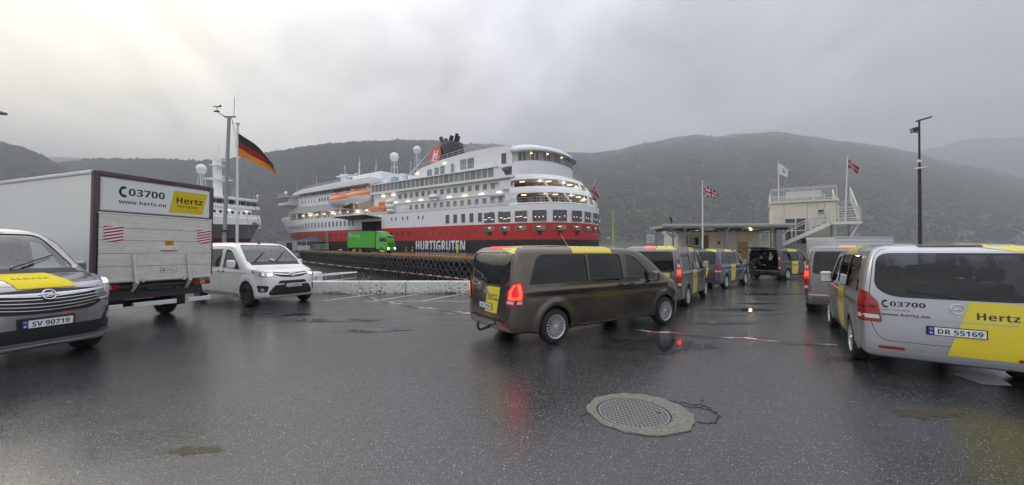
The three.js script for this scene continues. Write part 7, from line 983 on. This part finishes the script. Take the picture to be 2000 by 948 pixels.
{ // low station with canopy
  const t = thing('terminal_building', 'low beige harbour station with grey columns under a flat canopy', 'building', [20.1, groundY(-27), -27], Math.atan2(-0.14, 0.99));
  mk('canopy_roof', join([rbox(-8.7, 0.35, 3.52, 3.76, -4.6, 0.1, 0.02), rbox(-8.8, 0.45, 3.62, 3.8, 0.04, 0.2, 0.03)]), std(0.4, 0.41, 0.38, 0.5), t);
  for (let i = 0; i < 9; i++) mk('roof_beam', box(-8.2 + i * 1.02, -8.06 + i * 1.02, 3.34, 3.515, -4.4, 0), steelGrey, t);
  mk('back_roof', rbox(-6.6, 2, 3.9, 4.02, -9, -4.4, 0.02), offWhite, t); mk('roof_upstand', box(-6.5, 1.9, 3.3, 3.9, -8.9, -4.45), offWhite, t);
  for (const [x, w] of [[-7.9, 0.13], [-7.1, 0.1], [-4.1, 0.22], [-0.55, 0.42]]) { const c = mk('column', box(x - w / 2, x + w / 2, 0, 3.34, -0.25 - w / 2, -0.25 + w / 2), steelGrey, t); for (const s of [-1, 1]) mk('brace', flatBar([x, 2.75, -0.25], [x + s * 0.55, 3.34, -0.25], 0.07, 0.08), steelGrey, c); }
  const panel = (x0, x1, y0 = 0, y1 = 3.34) => mk('wall_panel', box(x0 + 0.01, x1 - 0.01, y0, y1, -4.0, -3.6), beige, t);
  panel(-6.4, -5.9); panel(-4.15, -3.2); panel(-3.2, -1.95); panel(-1.05, -0.2, 0, 3.34); panel(-5.9, -4.15, 0, 1.9); panel(-5.9, -4.15, 3.05, 3.34); panel(-1.95, -1.05, 2.5, 3.34);
  mk('back_wall', box(-6.4, -0.2, 0, 3.34, -8.8, -4.02), beige, t);
  const w1 = mk('window', T(join([box(-0.55, 0.55, -0.4, -0.34, -0.03, 0.03), box(-0.55, 0.55, 0.34, 0.4, -0.03, 0.03), box(-0.55, -0.49, -0.34, 0.34, -0.03, 0.03), box(0.49, 0.55, -0.34, 0.34, -0.03, 0.03)]), -5.3, 2.55, -3.42, 0, 0, -0.08), railWhite, t); w1.rotation.x = -0.0; mk('pane', T(box(-0.49, 0.49, -0.34, 0.34, -0.01, 0.01), -5.3, 2.55, -3.42, 0, 0, -0.08), winDark, w1);
  mk('window', box(-4.62, -4.2, 1.95, 3.02, -3.66, -3.6), std(0.13, 0.07, 0.03, 0.15), t);
  mk('door', rbox(-1.9, -1.1, 0.02, 2.48, -3.75, -3.68, 0.01), std(0.42, 0.26, 0.12, 0.5), t); mk('door_frame', join([box(-1.95, -1.9, 0, 2.5, -3.7, -3.57), box(-1.1, -1.05, 0, 2.5, -3.7, -3.57)]), railWhite, t);
  mk('house_number_lamp', T(rbox(-0.07, 0.07, -0.13, 0.13, -0.05, 0.05, 0.03), -3.35, 2.4, -3.56), blackPl, t);
  for (const x of [-5.9, -2.1]) { const l = mk('canopy_lamp', T(new THREE.CylinderGeometry(0.1, 0.13, 0.07, 16), x, 3.46, -0.9), glow(1, 0.7, 0.36, 1.6, C(0.8, 0.6, 0.3)), t); const p = new THREE.PointLight(new THREE.Color(1, 0.72, 0.42), 0.7, 0, 2); p.position.set(x, 3.3, -1.0); p.castShadow = true; p.shadow.radius = 4; t.add(p); }
  fence([-6.3, 0, -1.2], [-3.6, 0, -1.2], 1.25, { parent: t });
  mk('signboard', rbox(-6.2, -5.0, 1.32, 1.72, -1.22, -1.16, 0.02), std(0.55, 0.46, 0.42, 0.5), t);
  const fl = mk('floodlight', join([bar([-7.9, 3.78, -0.6], [-7.9, 4.1, -0.6], 0.03, 6), T(rbox(-0.06, 0.06, -0.2, 0.2, -0.14, 0.14, 0.03), -7.95, 4.2, -0.6, 0, 0, 0.35)]), blackPl, t);
}
{ // two-storey block with outside stair and roof terrace
  const t = thing('lookout_building', 'beige two storey block with outside stair and railed roof terrace', 'building', [21.7, groundY(-31), -31], Math.atan2(-0.545, 0.84)), W = 4.15, H = 5.72;
  const pan = (x0, x1, y0, y1) => mk('wall_panel', box(x0 + 0.008, x1 - 0.008, y0 + 0.008, y1 - 0.008, -0.2, 0), beige, t);
  pan(0, 0.85, 0, 4.5); pan(0, 0.85, 4.5, H); pan(0.85, 2.35, 4.5, H); pan(0.85, 2.35, 0, 2.3); pan(2.35, W, 0, 2.6); pan(2.35, W, 2.6, 4.4); pan(2.35, 2.98, 4.4, H); pan(3.42, W, 4.4, H); pan(2.98, 3.42, 5.12, H); pan(2.98, 3.42, 4.4, 4.68);
  mk('wall', join([box(0.006, 0.2, 0, H, -5.8, -0.21), box(W - 0.2, W - 0.006, 0, H, -5.8, -0.21), box(0.2, W - 0.2, 0, H, -5.8, -5.6)]), beige, t);
  mk('terrace_slab', rbox(-0.12, W + 0.15, H, H + 0.16, -5.95, 0.15, 0.02), offWhite, t);
  const big = mk('window', join([box(0.86, 0.93, 2.3, 4.5, -0.08, 0.03), box(2.27, 2.34, 2.3, 4.5, -0.08, 0.03), box(1.56, 1.64, 2.3, 4.5, -0.08, 0.031), box(0.93, 2.27, 4.42, 4.5, -0.08, 0.03), box(0.93, 2.27, 2.3, 2.38, -0.08, 0.03), box(0.93, 2.27, 3.42, 3.5, -0.08, 0.029)]), railWhite, t);
  for (const x of [0.93, 1.64]) for (const y of [2.38, 3.5]) mk('pane', box(x, x + 0.63, y, y + (y < 3 ? 1.04 : 0.92), -0.06, -0.03), winDark, big);
  const sm = mk('window', join([box(2.98, 3.03, 4.68, 5.12, -0.06, 0.03), box(3.37, 3.42, 4.68, 5.12, -0.06, 0.03), box(3.03, 3.37, 5.07, 5.12, -0.06, 0.03), box(3.03, 3.37, 4.68, 4.73, -0.06, 0.03)]), railWhite, t); mk('pane', box(3.03, 3.37, 4.73, 5.07, -0.05, -0.03), winDark, sm);
  const tr = new THREE.Group(); tr.name = 'terrace_railing'; t.add(tr); const y = H + 0.16; fence([0, y, 0], [W, y, 0], 1.05, { parent: tr }); fence([0, y, -5.8], [0, y, 0], 1.05, { parent: tr }); fence([0, y, -5.8], [W, y, -5.8], 1.05, { parent: tr });
  for (let i = 0; i < 5; i++) mk('bench_board', box(1.0, 3.3, y + 0.3 + i * 0.11, y + 0.4 + i * 0.11, -0.75, -0.71), railWhite, tr);
  const st = new THREE.Group(); st.name = 'staircase'; t.add(st); const L0 = 4.05, x1 = 3.6, run = 7.0, x0 = x1 - run;
  for (const z of [0.25, 1.25]) mk('stringer', flatBar([x0, 0.05, z], [x1, L0 - 0.1, z], 0.06, 0.28), railWhite, st);
  for (let i = 0; i < 22; i++) mk('step', box(x0 + i * run / 22, x0 + i * run / 22 + 0.3, (i + 0.8) * L0 / 22 - 0.04, (i + 0.8) * L0 / 22, 0.28, 1.22), steelGrey, st);
  fence([x0, 0.1, 1.25], [x1, L0, 1.25], 1.0, { parent: st, bars: false, rails: [1.0, 0.8], post: 1.3 }); fence([x0, 0.1, 0.25], [x1, L0, 0.25], 1.0, { parent: st, bars: false, rails: [1.0], post: 1.6 });
  mk('landing', join([box(x1, x1 + 1.75, L0 - 0.2, L0, 0.2, 1.4)]), railWhite, st);
  fence([x1, L0, 1.36], [x1 + 1.7, L0, 1.36], 1.05, { parent: st, post: 0.85, rails: [1.05, 0.85, 0.65, 0.45, 0.25] , bars: false }); fence([x1 + 1.7, L0, 1.36], [x1 + 1.7, L0, 0.2], 1.05, { parent: st });
  for (let i = 0; i < 9; i++) mk('step', box(x1 + 0.65, x1 + 1.7, L0 + (i + 1) * 0.2 - 0.05, L0 + (i + 1) * 0.2, 0.15 - (i + 1) * 0.28, 0.15 - i * 0.28 + 0.02), offWhite, st);
  for (const x of [x1 + 0.62, x1 + 1.73]) { mk('stringer', flatBar([x, L0 - 0.1, 0.2], [x, L0 + 1.75, -2.4], 0.05, 0.28), railWhite, st); fence([x, L0 + 0.1, 0.15], [x, L0 + 1.83, -2.4], 1.05, { parent: st, post: 1.0 }); }
  mk('strut', flatBar([x1 + 1.6, L0 - 0.2, 1.2], [x1 + 0.7, L0 - 2.4, 0.4], 0.08, 0.08), railWhite, st); for (const [x, z] of [[x1 + 0.2, 0.3], [x1 + 1.6, -2.3]]) mk('support_post', box(x - 0.06, x + 0.06, 0, z < 0 ? L0 + 1.6 : L0 - 0.2, z - 0.06, z + 0.06), steelGrey, st);
}
function pole(name, label, cat, x, z, y0, y1, r0, r1, mat, topBall = true, lean = [0, 0]) {
  const p = thing(name, label, cat, [x, y0, z]); mk('shaft', bar([0, 0, 0], [lean[0], y1 - y0, lean[1]], r0, 10, r1), mat, p); if (topBall) mk('cap', T(new THREE.SphereGeometry(r1 * 2.1, 12, 8).scale(1, 0.6, 1), lean[0], y1 - y0, lean[1]), mat, p); mk('foot', T(new THREE.CylinderGeometry(r0 * 2.2, r0 * 2.6, 0.12, 14), 0, 0.06, 0), mat, p); return p;
}
const poleW = std(0.68, 0.69, 0.68, 0.35);
function flag(kind, label, pos, w, h, wave, droop, turn = 0.25, turns = 1, taper = 0.4) { const f = tag(mk('flag', flagGeo(w, h, wave, droop, turns, taper), flagMat(kind)), label, 'flag'); f.position.set(...pos); f.rotation.y = turn; return f; }
pole('flagpole', 'white flagpole with German flag behind the white van', 'flagpole', -12.6, -17, groundY(-17), 7.36, 0.06, 0.045, poleW);
flag('germany', 'black, red and gold striped flag hanging from the left flagpole', [-12.56, 6.4, -17], 1.72, 1.1, 0.3, 0.66, 0.1, 0.8, 0.62);
pole('flagpole', 'white flagpole with British flag in front of the canopy', 'flagpole', 12.85, -25, groundY(-25), 6.05, 0.055, 0.04, poleW);
flag('britain', 'red, white and blue British flag on the pole before the canopy', [12.88, 5.45, -25], 1.28, 0.76, 0.2, 0.28, 0.15, 0.8, 0.35);
pole('flagpole', 'white flagpole with white flag at the left corner of the roof terrace', 'flagpole', 22.3, -31.0, groundY(-31) + 3.9, 8.85, 0.05, 0.035, poleW);
flag('club', 'white pennant with blue round emblem above the roof terrace', [22.33, 8.15, -31.0], 0.95, 0.95, 0.2, 0.4, 0.1, 0.7, 0.3);
pole('flagpole', 'white flagpole with Norwegian flag on the stair landing at the block', 'flagpole', 24.75, -27.55, 3.45, 8.35, 0.05, 0.035, poleW, true, [0.22, 0]);
flag('norway', 'tattered red flag with blue and white cross above the stair', [24.98, 7.85, -27.55], 0.92, 0.68, 0.24, 0.6, 0.1, 0.9, 0.35);
{ // leaning yacht mast behind the quay, its hull below the wall
  const b = thing('sailing_boat', 'sailing boat behind the quay whose leaning grey mast stands left of the flagpole', 'boat', [-15.8, SEA, -20.2]); const rows = []; for (let i = 0; i <= 16; i++) { const u = i / 16, h = 1.1 * Math.pow(1 - Math.pow(Math.abs(u * 2 - 1), 2.6), 0.75), row = []; for (let k = 0; k <= 10; k++) { const a = Math.PI * (1 + k / 10); row.push([-3.4 + u * 6.8, 0.75 + Math.sin(a) * 1.1, Math.cos(a) * h]); } rows.push(row); } mk('hull', strip(rows), both(std(0.6, 0.62, 0.62, 0.3)), b); mk('cabin', rbox(-1.5, 1.2, 0.6, 1.2, -0.6, 0.6, 0.2), offWhite, b);
  const top = 8.75 - SEA; mk('mast', bar([0, 0.6, 0], [0.36, top, 0], 0.1, 10, 0.085), std(0.3, 0.31, 0.31, 0.45), b);
  mk('masthead', join([box(0.1, 0.72, top, top + 0.05, -0.03, 0.03), bar([-0.3, top + 0.3, 0], [0.15, top + 0.04, 0], 0.02, 5), bar([-0.3, top + 0.3, 0], [-0.3, top + 0.6, 0], 0.015, 5), box(-0.5, -0.1, top + 0.56, top + 0.6, -0.02, 0.02), box(-0.45, -0.2, top + 0.3, top + 0.36, -0.05, 0.05), bar([0.62, top, 0], [0.66, top + 1.1, 0], 0.012, 5), T(new THREE.SphereGeometry(0.06, 8, 6), -0.12, top + 0.62, 0)]), blackPl, b);
  mk('stay', join([bar([0.5, top, 0], [3.2, 1, 0], 0.012, 4), bar([0.5, top, 0], [2.0, 3.6, 0.4], 0.01, 4)]), steelGrey, b);
  for (const [y, w] of [[4.3, 0.14], [5.0, 0.12]]) mk('mast_fitting', rbox(-w + 0.15, w + 0.15, y, y + 0.1, -0.15, 0.15, 0.02), blackPl, b);
}
{ // tall black light mast
  const x = 27.5, z = -25, p = thing('light_mast', 'tall black lamp mast with floodlight and white antenna, right of the station', 'street light', [x, groundY(z), z]), g = groundY(z), bk = std(0.02, 0.02, 0.022, 0.5);
  mk('lower_shaft', bar([0, 0, 0], [0, 6.9 - g, 0], 0.105, 12, 0.085), bk, p); mk('upper_shaft', bar([0, 6.9 - g, 0], [0, 10.15 - g, 0], 0.06, 10, 0.05), bk, p);
  mk('lamp_head', T(rbox(-0.1, 0.75, -0.04, 0.06, -0.16, 0.16, 0.03), 0, 10.18 - g, 0, 0, 0, 0.28), bk, p); const f = mk('floodlight', join([T(rbox(-0.2, 0.16, -0.16, 0.16, -0.14, 0.14, 0.04), -0.32, 9.55 - g, 0, 0, 0, 0.35), bar([-0.3, 9.4 - g, 0], [0, 9.35 - g, 0], 0.03, 6)]), bk, p); mk('floodlight_glass', T(box(-0.02, 0.0, -0.12, 0.12, -0.1, 0.1), -0.5, 9.49 - g, 0, 0, 0, 0.35), std(0.4, 0.3, 0.3, 0.1), f);
  mk('antenna', join([T(rbox(-0.35, 0.35, -0.05, 0.05, -0.12, 0.12, 0.04), -0.05, 6.95 - g, 0.12, 0, 0, 0.12), T(rbox(-0.1, 0.1, 0, 0.18, -0.1, 0.1, 0.03), 0, 7.35 - g, 0)]), poleW, p);
}
{ const p = thing('street_lamp', 'street lamp head reaching in at the upper left edge', 'street light', [-23.2, groundY(-15), -15]); const g = groundY(-15); mk('shaft', bar([0, 0, 0], [0, 7.0 - g, 0], 0.1, 10, 0.07), steelGrey, p); mk('arm', bar([0, 7.0 - g, 0], [2.05, 7.18 - g, 0], 0.04, 8), steelGrey, p); mk('lamp_head', T(rbox(-0.28, 0.3, -0.05, 0.06, -0.14, 0.14, 0.04), 2.3, 7.14 - g, 0, 0, 0, -0.06), steelGrey, p); }
pole('marker_pole', 'thin yellow marker pole just right of the ship stern', 'pole', 5.5, -20.2, groundY(-20.2), 3.75, 0.03, 0.022, std(0.6, 0.56, 0.04, 0.5), false);
{ const s = thing('notice_board', 'small white notice board on two posts between the ship and the station', 'sign', [11.2, groundY(-30), -30]), g = groundY(-30); for (const x of [-0.45, 0.45]) mk('post', bar([x, 0, 0], [x, 2.85 - g, 0], 0.04, 6), steelGrey, s); mk('board', rbox(-0.32, 0.32, 1.95 - g, 2.62 - g, 0.03, 0.07, 0.02), std(0.6, 0.62, 0.62, 0.5), s); mk('text_lines', join([0, 1, 2].map((k) => box(-0.24, 0.22, 2.45 - k * 0.16 - g, 2.5 - k * 0.16 - g, 0.071, 0.074))), std(0.2, 0.22, 0.25, 0.6), s); }
// red and white barrier tape, lying across the yard and strung along the water
function tapeThing(pts, w, label, onGround) {
  const c = new THREE.CatmullRomCurve3(pts.map((p) => V(...p))), L = c.getLength(), n = Math.round(L / 0.1), white = [], red = [], r = rngOf(Math.round(L * 100));
  let tw = 0; const side = (i) => { const t = c.getTangentAt(clamp(i / n, 0, 1)), s = V(-t.z, 0, t.x).normalize(), a = onGround ? 0.5 * Math.sin(i * 0.37) : 1.25 + 0.3 * Math.sin(i * 0.11); return s.multiplyScalar(Math.cos(a)).add(V(0, Math.sin(a), 0)).multiplyScalar(w / 2); };
  const P2 = (i) => { const q = c.getPointAt(clamp(i / n, 0, 1)); if (onGround) { q.y = groundY(q.z) + 0.022 + 0.01 * Math.sin(i * 0.9); q.z += 0.035 * n2(i * 0.06, L); } return q; };
  const quadAt = (i) => { const a = P2(i), b = P2(i + 1), sa = side(i), sb = side(i + 1), g = new THREE.BufferGeometry(), v = [a.clone().add(sa), a.clone().sub(sa), b.clone().sub(sb), b.clone().add(sb)], A = []; for (const k of [0, 1, 2, 0, 2, 3]) A.push(v[k].x, v[k].y, v[k].z); g.setAttribute('position', new THREE.Float32BufferAttribute(A, 3)); g.computeVertexNormals(); return g; };
  for (let i = 0; i < n; i++) (Math.floor(i / 2) % 2 ? red : white).push(quadAt(i));
  const t = thing('barrier_tape', label, 'barrier tape'); mk('white_band', join(white), std(0.5, 0.48, 0.48, 0.35, { side: THREE.DoubleSide }), t); mk('red_band', join(red), std(0.42, 0.08, 0.09, 0.35, { side: THREE.DoubleSide }), t);
}
tapeThing([[-7.4, 0, -15.55], [-6.2, 0, -15.1], [-4.7, 0, -13.25], [-3.1, 0, -11.9], [-1.45, 0, -10.7], [0.6, 0, -9.5], [2.28, 0, -8.5], [4.26, 0, -7.7], [6.1, 0, -6.95]], 0.032, 'red and white barrier tape lying slack across the yard under the brown van', true);
tapeThing([[-9.6, 1.12, -16.2], [-7, 0.82, -16.2], [-4.6, 0.58, -16.2], [-1.9, 0.3, -16.0]], 0.04, 'red and white barrier tape strung above the white wall along the water', false);

// ---------------------------------------------------------------- people
function figure(J, cols) {   // J: joints; one continuous surface, coloured by what covers it
  const B = [['pelvis', 'chest', 0.135, 0.155], ['chest', 'neck', 0.15, 0.065], ['neck', 'head', 0.055, 0.075], ['head', 'crown', 0.098, 0.088]];
  for (const s of ['L', 'R']) B.push(['chest', 'sh' + s, 0.12, 0.075], ['sh' + s, 'el' + s, 0.066, 0.05], ['el' + s, 'wr' + s, 0.05, 0.034], ['wr' + s, 'ha' + s, 0.036, 0.036], ['pelvis', 'hip' + s, 0.13, 0.11], ['hip' + s, 'kn' + s, 0.105, 0.068], ['kn' + s, 'an' + s, 0.066, 0.046], ['an' + s, 'to' + s, 0.052, 0.042]);
  const seg = B.map(([a, b, r0, r1]) => [J[a], J[b], r0, r1]);
  const f = (x, y, z) => { let d = 1e9; for (const [a, b, r0, r1] of seg) { const bx = b[0] - a[0], by = b[1] - a[1], bz = b[2] - a[2], t = clamp(((x - a[0]) * bx + (y - a[1]) * by + (z - a[2]) * bz) / Math.max(1e-9, bx * bx + by * by + bz * bz), 0, 1); const q = Math.hypot(x - a[0] - bx * t, y - a[1] - by * t, z - a[2] - bz * t) - lerp(r0, r1, t), k = 0.05, h = Math.max(k - Math.abs(d - q), 0) / k; d = Math.min(d, q) - h * h * k * 0.25; } return d; };
  const N = 72, mc = new MarchingCubes(N, new THREE.MeshBasicMaterial(), false, false, 60000); mc.isolation = 0; const R = 1.02, cy = 0.92;
  for (let k = 0; k < N; k++) for (let j = 0; j < N; j++) for (let i = 0; i < N; i++) mc.field[k * N * N + j * N + i] = -f((i / N * 2 - 1) * R, (j / N * 2 - 1) * R + cy, (k / N * 2 - 1) * R);
  mc.update(); const n = mc.count, pos = new Float32Array(n * 3), nor = new Float32Array(n * 3), col = new Float32Array(n * 3);
  for (let i = 0; i < n; i++) { const x = mc.positionArray[i * 3] * R, y = mc.positionArray[i * 3 + 1] * R + cy, z = mc.positionArray[i * 3 + 2] * R; pos.set([x, y, z], i * 3); const e = 0.01, g = V(f(x + e, y, z) - f(x - e, y, z), f(x, y + e, z) - f(x, y - e, z), f(x, y, z + e) - f(x, y, z - e)).normalize(); nor.set([g.x, g.y, g.z], i * 3);
    const near = (p, r) => Math.hypot(x - p[0], y - p[1], z - p[2]) < r; let c = cols.jacket; const hipY = J.pelvis[1] - 0.02; if (near(J.head, 0.17) || near(J.crown, 0.15)) c = (x < J.head[0] - 0.01 || y > J.crown[1] - 0.01) ? cols.hair : cols.skin; else if (near(J.haL, 0.09) || near(J.haR, 0.09)) c = cols.skin; else if (near(J.anL, 0.09) || near(J.anR, 0.09) || near(J.toL, 0.09) || near(J.toR, 0.09)) c = cols.shoe; else if (y < hipY && !near(J.elL, 0.2) && !near(J.elR, 0.2) && !near(J.wrL, 0.12) && !near(J.wrR, 0.12)) c = cols.legs; if (cols.band && (Math.abs(y - 1.12) < 0.035 || Math.abs(y - 0.32) < 0.035)) c = cols.band; col.set(c, i * 3); }
  const g = new THREE.BufferGeometry(); g.setAttribute('position', new THREE.BufferAttribute(pos, 3)); g.setAttribute('normal', new THREE.BufferAttribute(nor, 3)); g.setAttribute('color', new THREE.BufferAttribute(col, 3));
  const bits = []; const put = (q, c) => { const h = q.index ? q.toNonIndexed() : q; h.deleteAttribute('uv'); const k = h.attributes.position.count, a = new Float32Array(k * 3); for (let i = 0; i < k; i++) a.set(c, i * 3); h.setAttribute('color', new THREE.BufferAttribute(a, 3)); bits.push(h); };
  for (const s of ['L', 'R']) { const h = J['ha' + s], w = J['wr' + s], d = V(h[0] - w[0], h[1] - w[1], h[2] - w[2]).normalize(), o = V(0, 0, 1).addScaledVector(d, -d.z).normalize(), u = d.clone().cross(o); for (let k = 0; k < 4; k++) { const b = V(...h).addScaledVector(d, 0.015).addScaledVector(u, (k - 1.5) * 0.018), m = b.clone().addScaledVector(d, 0.04 - 0.004 * Math.abs(k - 1.4)), e = m.clone().addScaledVector(d, 0.025).addScaledVector(o, 0.02); put(bar(b.toArray(), m.toArray(), 0.0095, 6), cols.skin); put(bar(m.toArray(), e.toArray(), 0.009, 6, 0.007), cols.skin); } const b = V(...h).addScaledVector(u, -0.028).addScaledVector(d, -0.01); put(bar(b.toArray(), b.clone().addScaledVector(u, -0.022).addScaledVector(d, 0.035).toArray(), 0.011, 6, 0.008), cols.skin); }
  const H = J.head; put(T(new THREE.ConeGeometry(0.017, 0.045, 6), H[0] + 0.1, H[1] + 0.02, H[2], 0, 0, -0.5), cols.skin); for (const s of [-1, 1]) { put(T(new THREE.SphereGeometry(0.01, 8, 6), H[0] + 0.088, H[1] + 0.05, H[2] + s * 0.035), [0.03, 0.025, 0.02]); put(T(new THREE.SphereGeometry(0.026, 8, 6).scale(0.6, 1.2, 0.4), H[0] + 0.0, H[1] + 0.03, H[2] + s * 0.098), cols.skin); } put(T(new THREE.BoxGeometry(0.01, 0.009, 0.05), H[0] + 0.094, H[1] - 0.03, H[2]), [0.25, 0.08, 0.07]);
  return mergeGeometries([g, ...bits]);
}
const stand = (o = {}) => ({ pelvis: [0, 0.96, 0], chest: [0.02, 1.28, 0], neck: [0.02, 1.48, 0], head: [0.04, 1.6, 0], crown: [0.03, 1.69, 0], shL: [0.01, 1.4, -0.19], shR: [0.01, 1.4, 0.19], elL: [-0.02, 1.12, -0.25], elR: [-0.02, 1.12, 0.25], wrL: [0.1, 0.88, -0.24], wrR: [0.1, 0.88, 0.24], haL: [0.14, 0.82, -0.23], haR: [0.14, 0.82, 0.23], hipL: [0, 0.9, -0.1], hipR: [0, 0.9, 0.1], knL: [0.03, 0.5, -0.11], knR: [0.03, 0.5, 0.11], anL: [0, 0.09, -0.12], anR: [0, 0.09, 0.12], toL: [0.16, 0.05, -0.13], toR: [0.16, 0.05, 0.13], ...o });
const skinC = [0.42, 0.26, 0.19], darkC = [0.02, 0.021, 0.026];
function person(label, J, cols, pos, turn) { const p = tag(mk('person', figure(J, cols), new THREE.MeshStandardMaterial({ color: C(1, 1, 1), vertexColors: true, roughness: 0.8 })), label, 'person'); p.position.set(...pos); p.rotation.y = turn; return p; }
const stride = stand({ knL: [0.2, 0.52, -0.1], anL: [0.26, 0.1, -0.11], toL: [0.42, 0.08, -0.11], knR: [-0.08, 0.5, 0.1], anR: [-0.3, 0.14, 0.11], toR: [-0.16, 0.05, 0.11], elL: [-0.14, 1.13, -0.24], wrL: [-0.1, 0.9, -0.24], haL: [-0.06, 0.84, -0.23], elR: [0.1, 1.13, 0.24], wrR: [0.26, 0.98, 0.22], haR: [0.33, 0.95, 0.21] });
person('worker in yellow-green high-visibility clothes walking on the pier before the ship name', stride, { jacket: [0.5, 0.72, 0.03], legs: [0.46, 0.66, 0.03], skin: [0.35, 0.24, 0.18], hair: [0.5, 0.66, 0.06], shoe: darkC, band: [0.6, 0.62, 0.6] }, [-8.6, 0.29, -58.5], -2.3);
person('person in dark jacket standing left of the green lorry on the pier', stand(), { jacket: darkC, legs: [0.03, 0.032, 0.04], skin: skinC, hair: [0.03, 0.02, 0.015], shoe: darkC }, [-32.9, 0.29, -73.8], 0.4);
person('person in pinkish jacket with dark trousers beside the green lorry on the pier', stand({ wrR: [0.2, 1.0, 0.16], haR: [0.27, 1.01, 0.13] }), { jacket: [0.42, 0.16, 0.14], legs: darkC, skin: skinC, hair: [0.06, 0.04, 0.02], shoe: darkC }, [-32.0, 0.29, -73.6], -2.4);
const bend = stand({ pelvis: [-0.08, 0.95, 0], chest: [0.2, 1.17, 0], neck: [0.36, 1.3, 0], head: [0.46, 1.38, 0], crown: [0.5, 1.46, 0], shL: [0.26, 1.26, -0.19], shR: [0.26, 1.26, 0.19], elL: [0.34, 1.0, -0.22], elR: [0.36, 1.0, 0.22], wrL: [0.55, 0.92, -0.14], wrR: [0.56, 0.93, 0.14], haL: [0.63, 0.91, -0.11], haR: [0.64, 0.92, 0.11] });
person('person in black bending over at the open back of the black van', bend, { jacket: [0.012, 0.012, 0.014], legs: darkC, skin: skinC, hair: [0.02, 0.015, 0.01], shoe: darkC }, [15.0, groundY(-23.2), -23.2], -0.25);
person('person in dark clothes standing behind the blue-grey van facing the black van', stand({ wrR: [0.24, 1.02, 0.2], haR: [0.31, 1.03, 0.18] }), { jacket: [0.018, 0.019, 0.023], legs: darkC, skin: skinC, hair: [0.02, 0.015, 0.01], shoe: darkC }, [14.6, groundY(-23.9), -23.9], -0.5);

renderer.render(scene, camera);
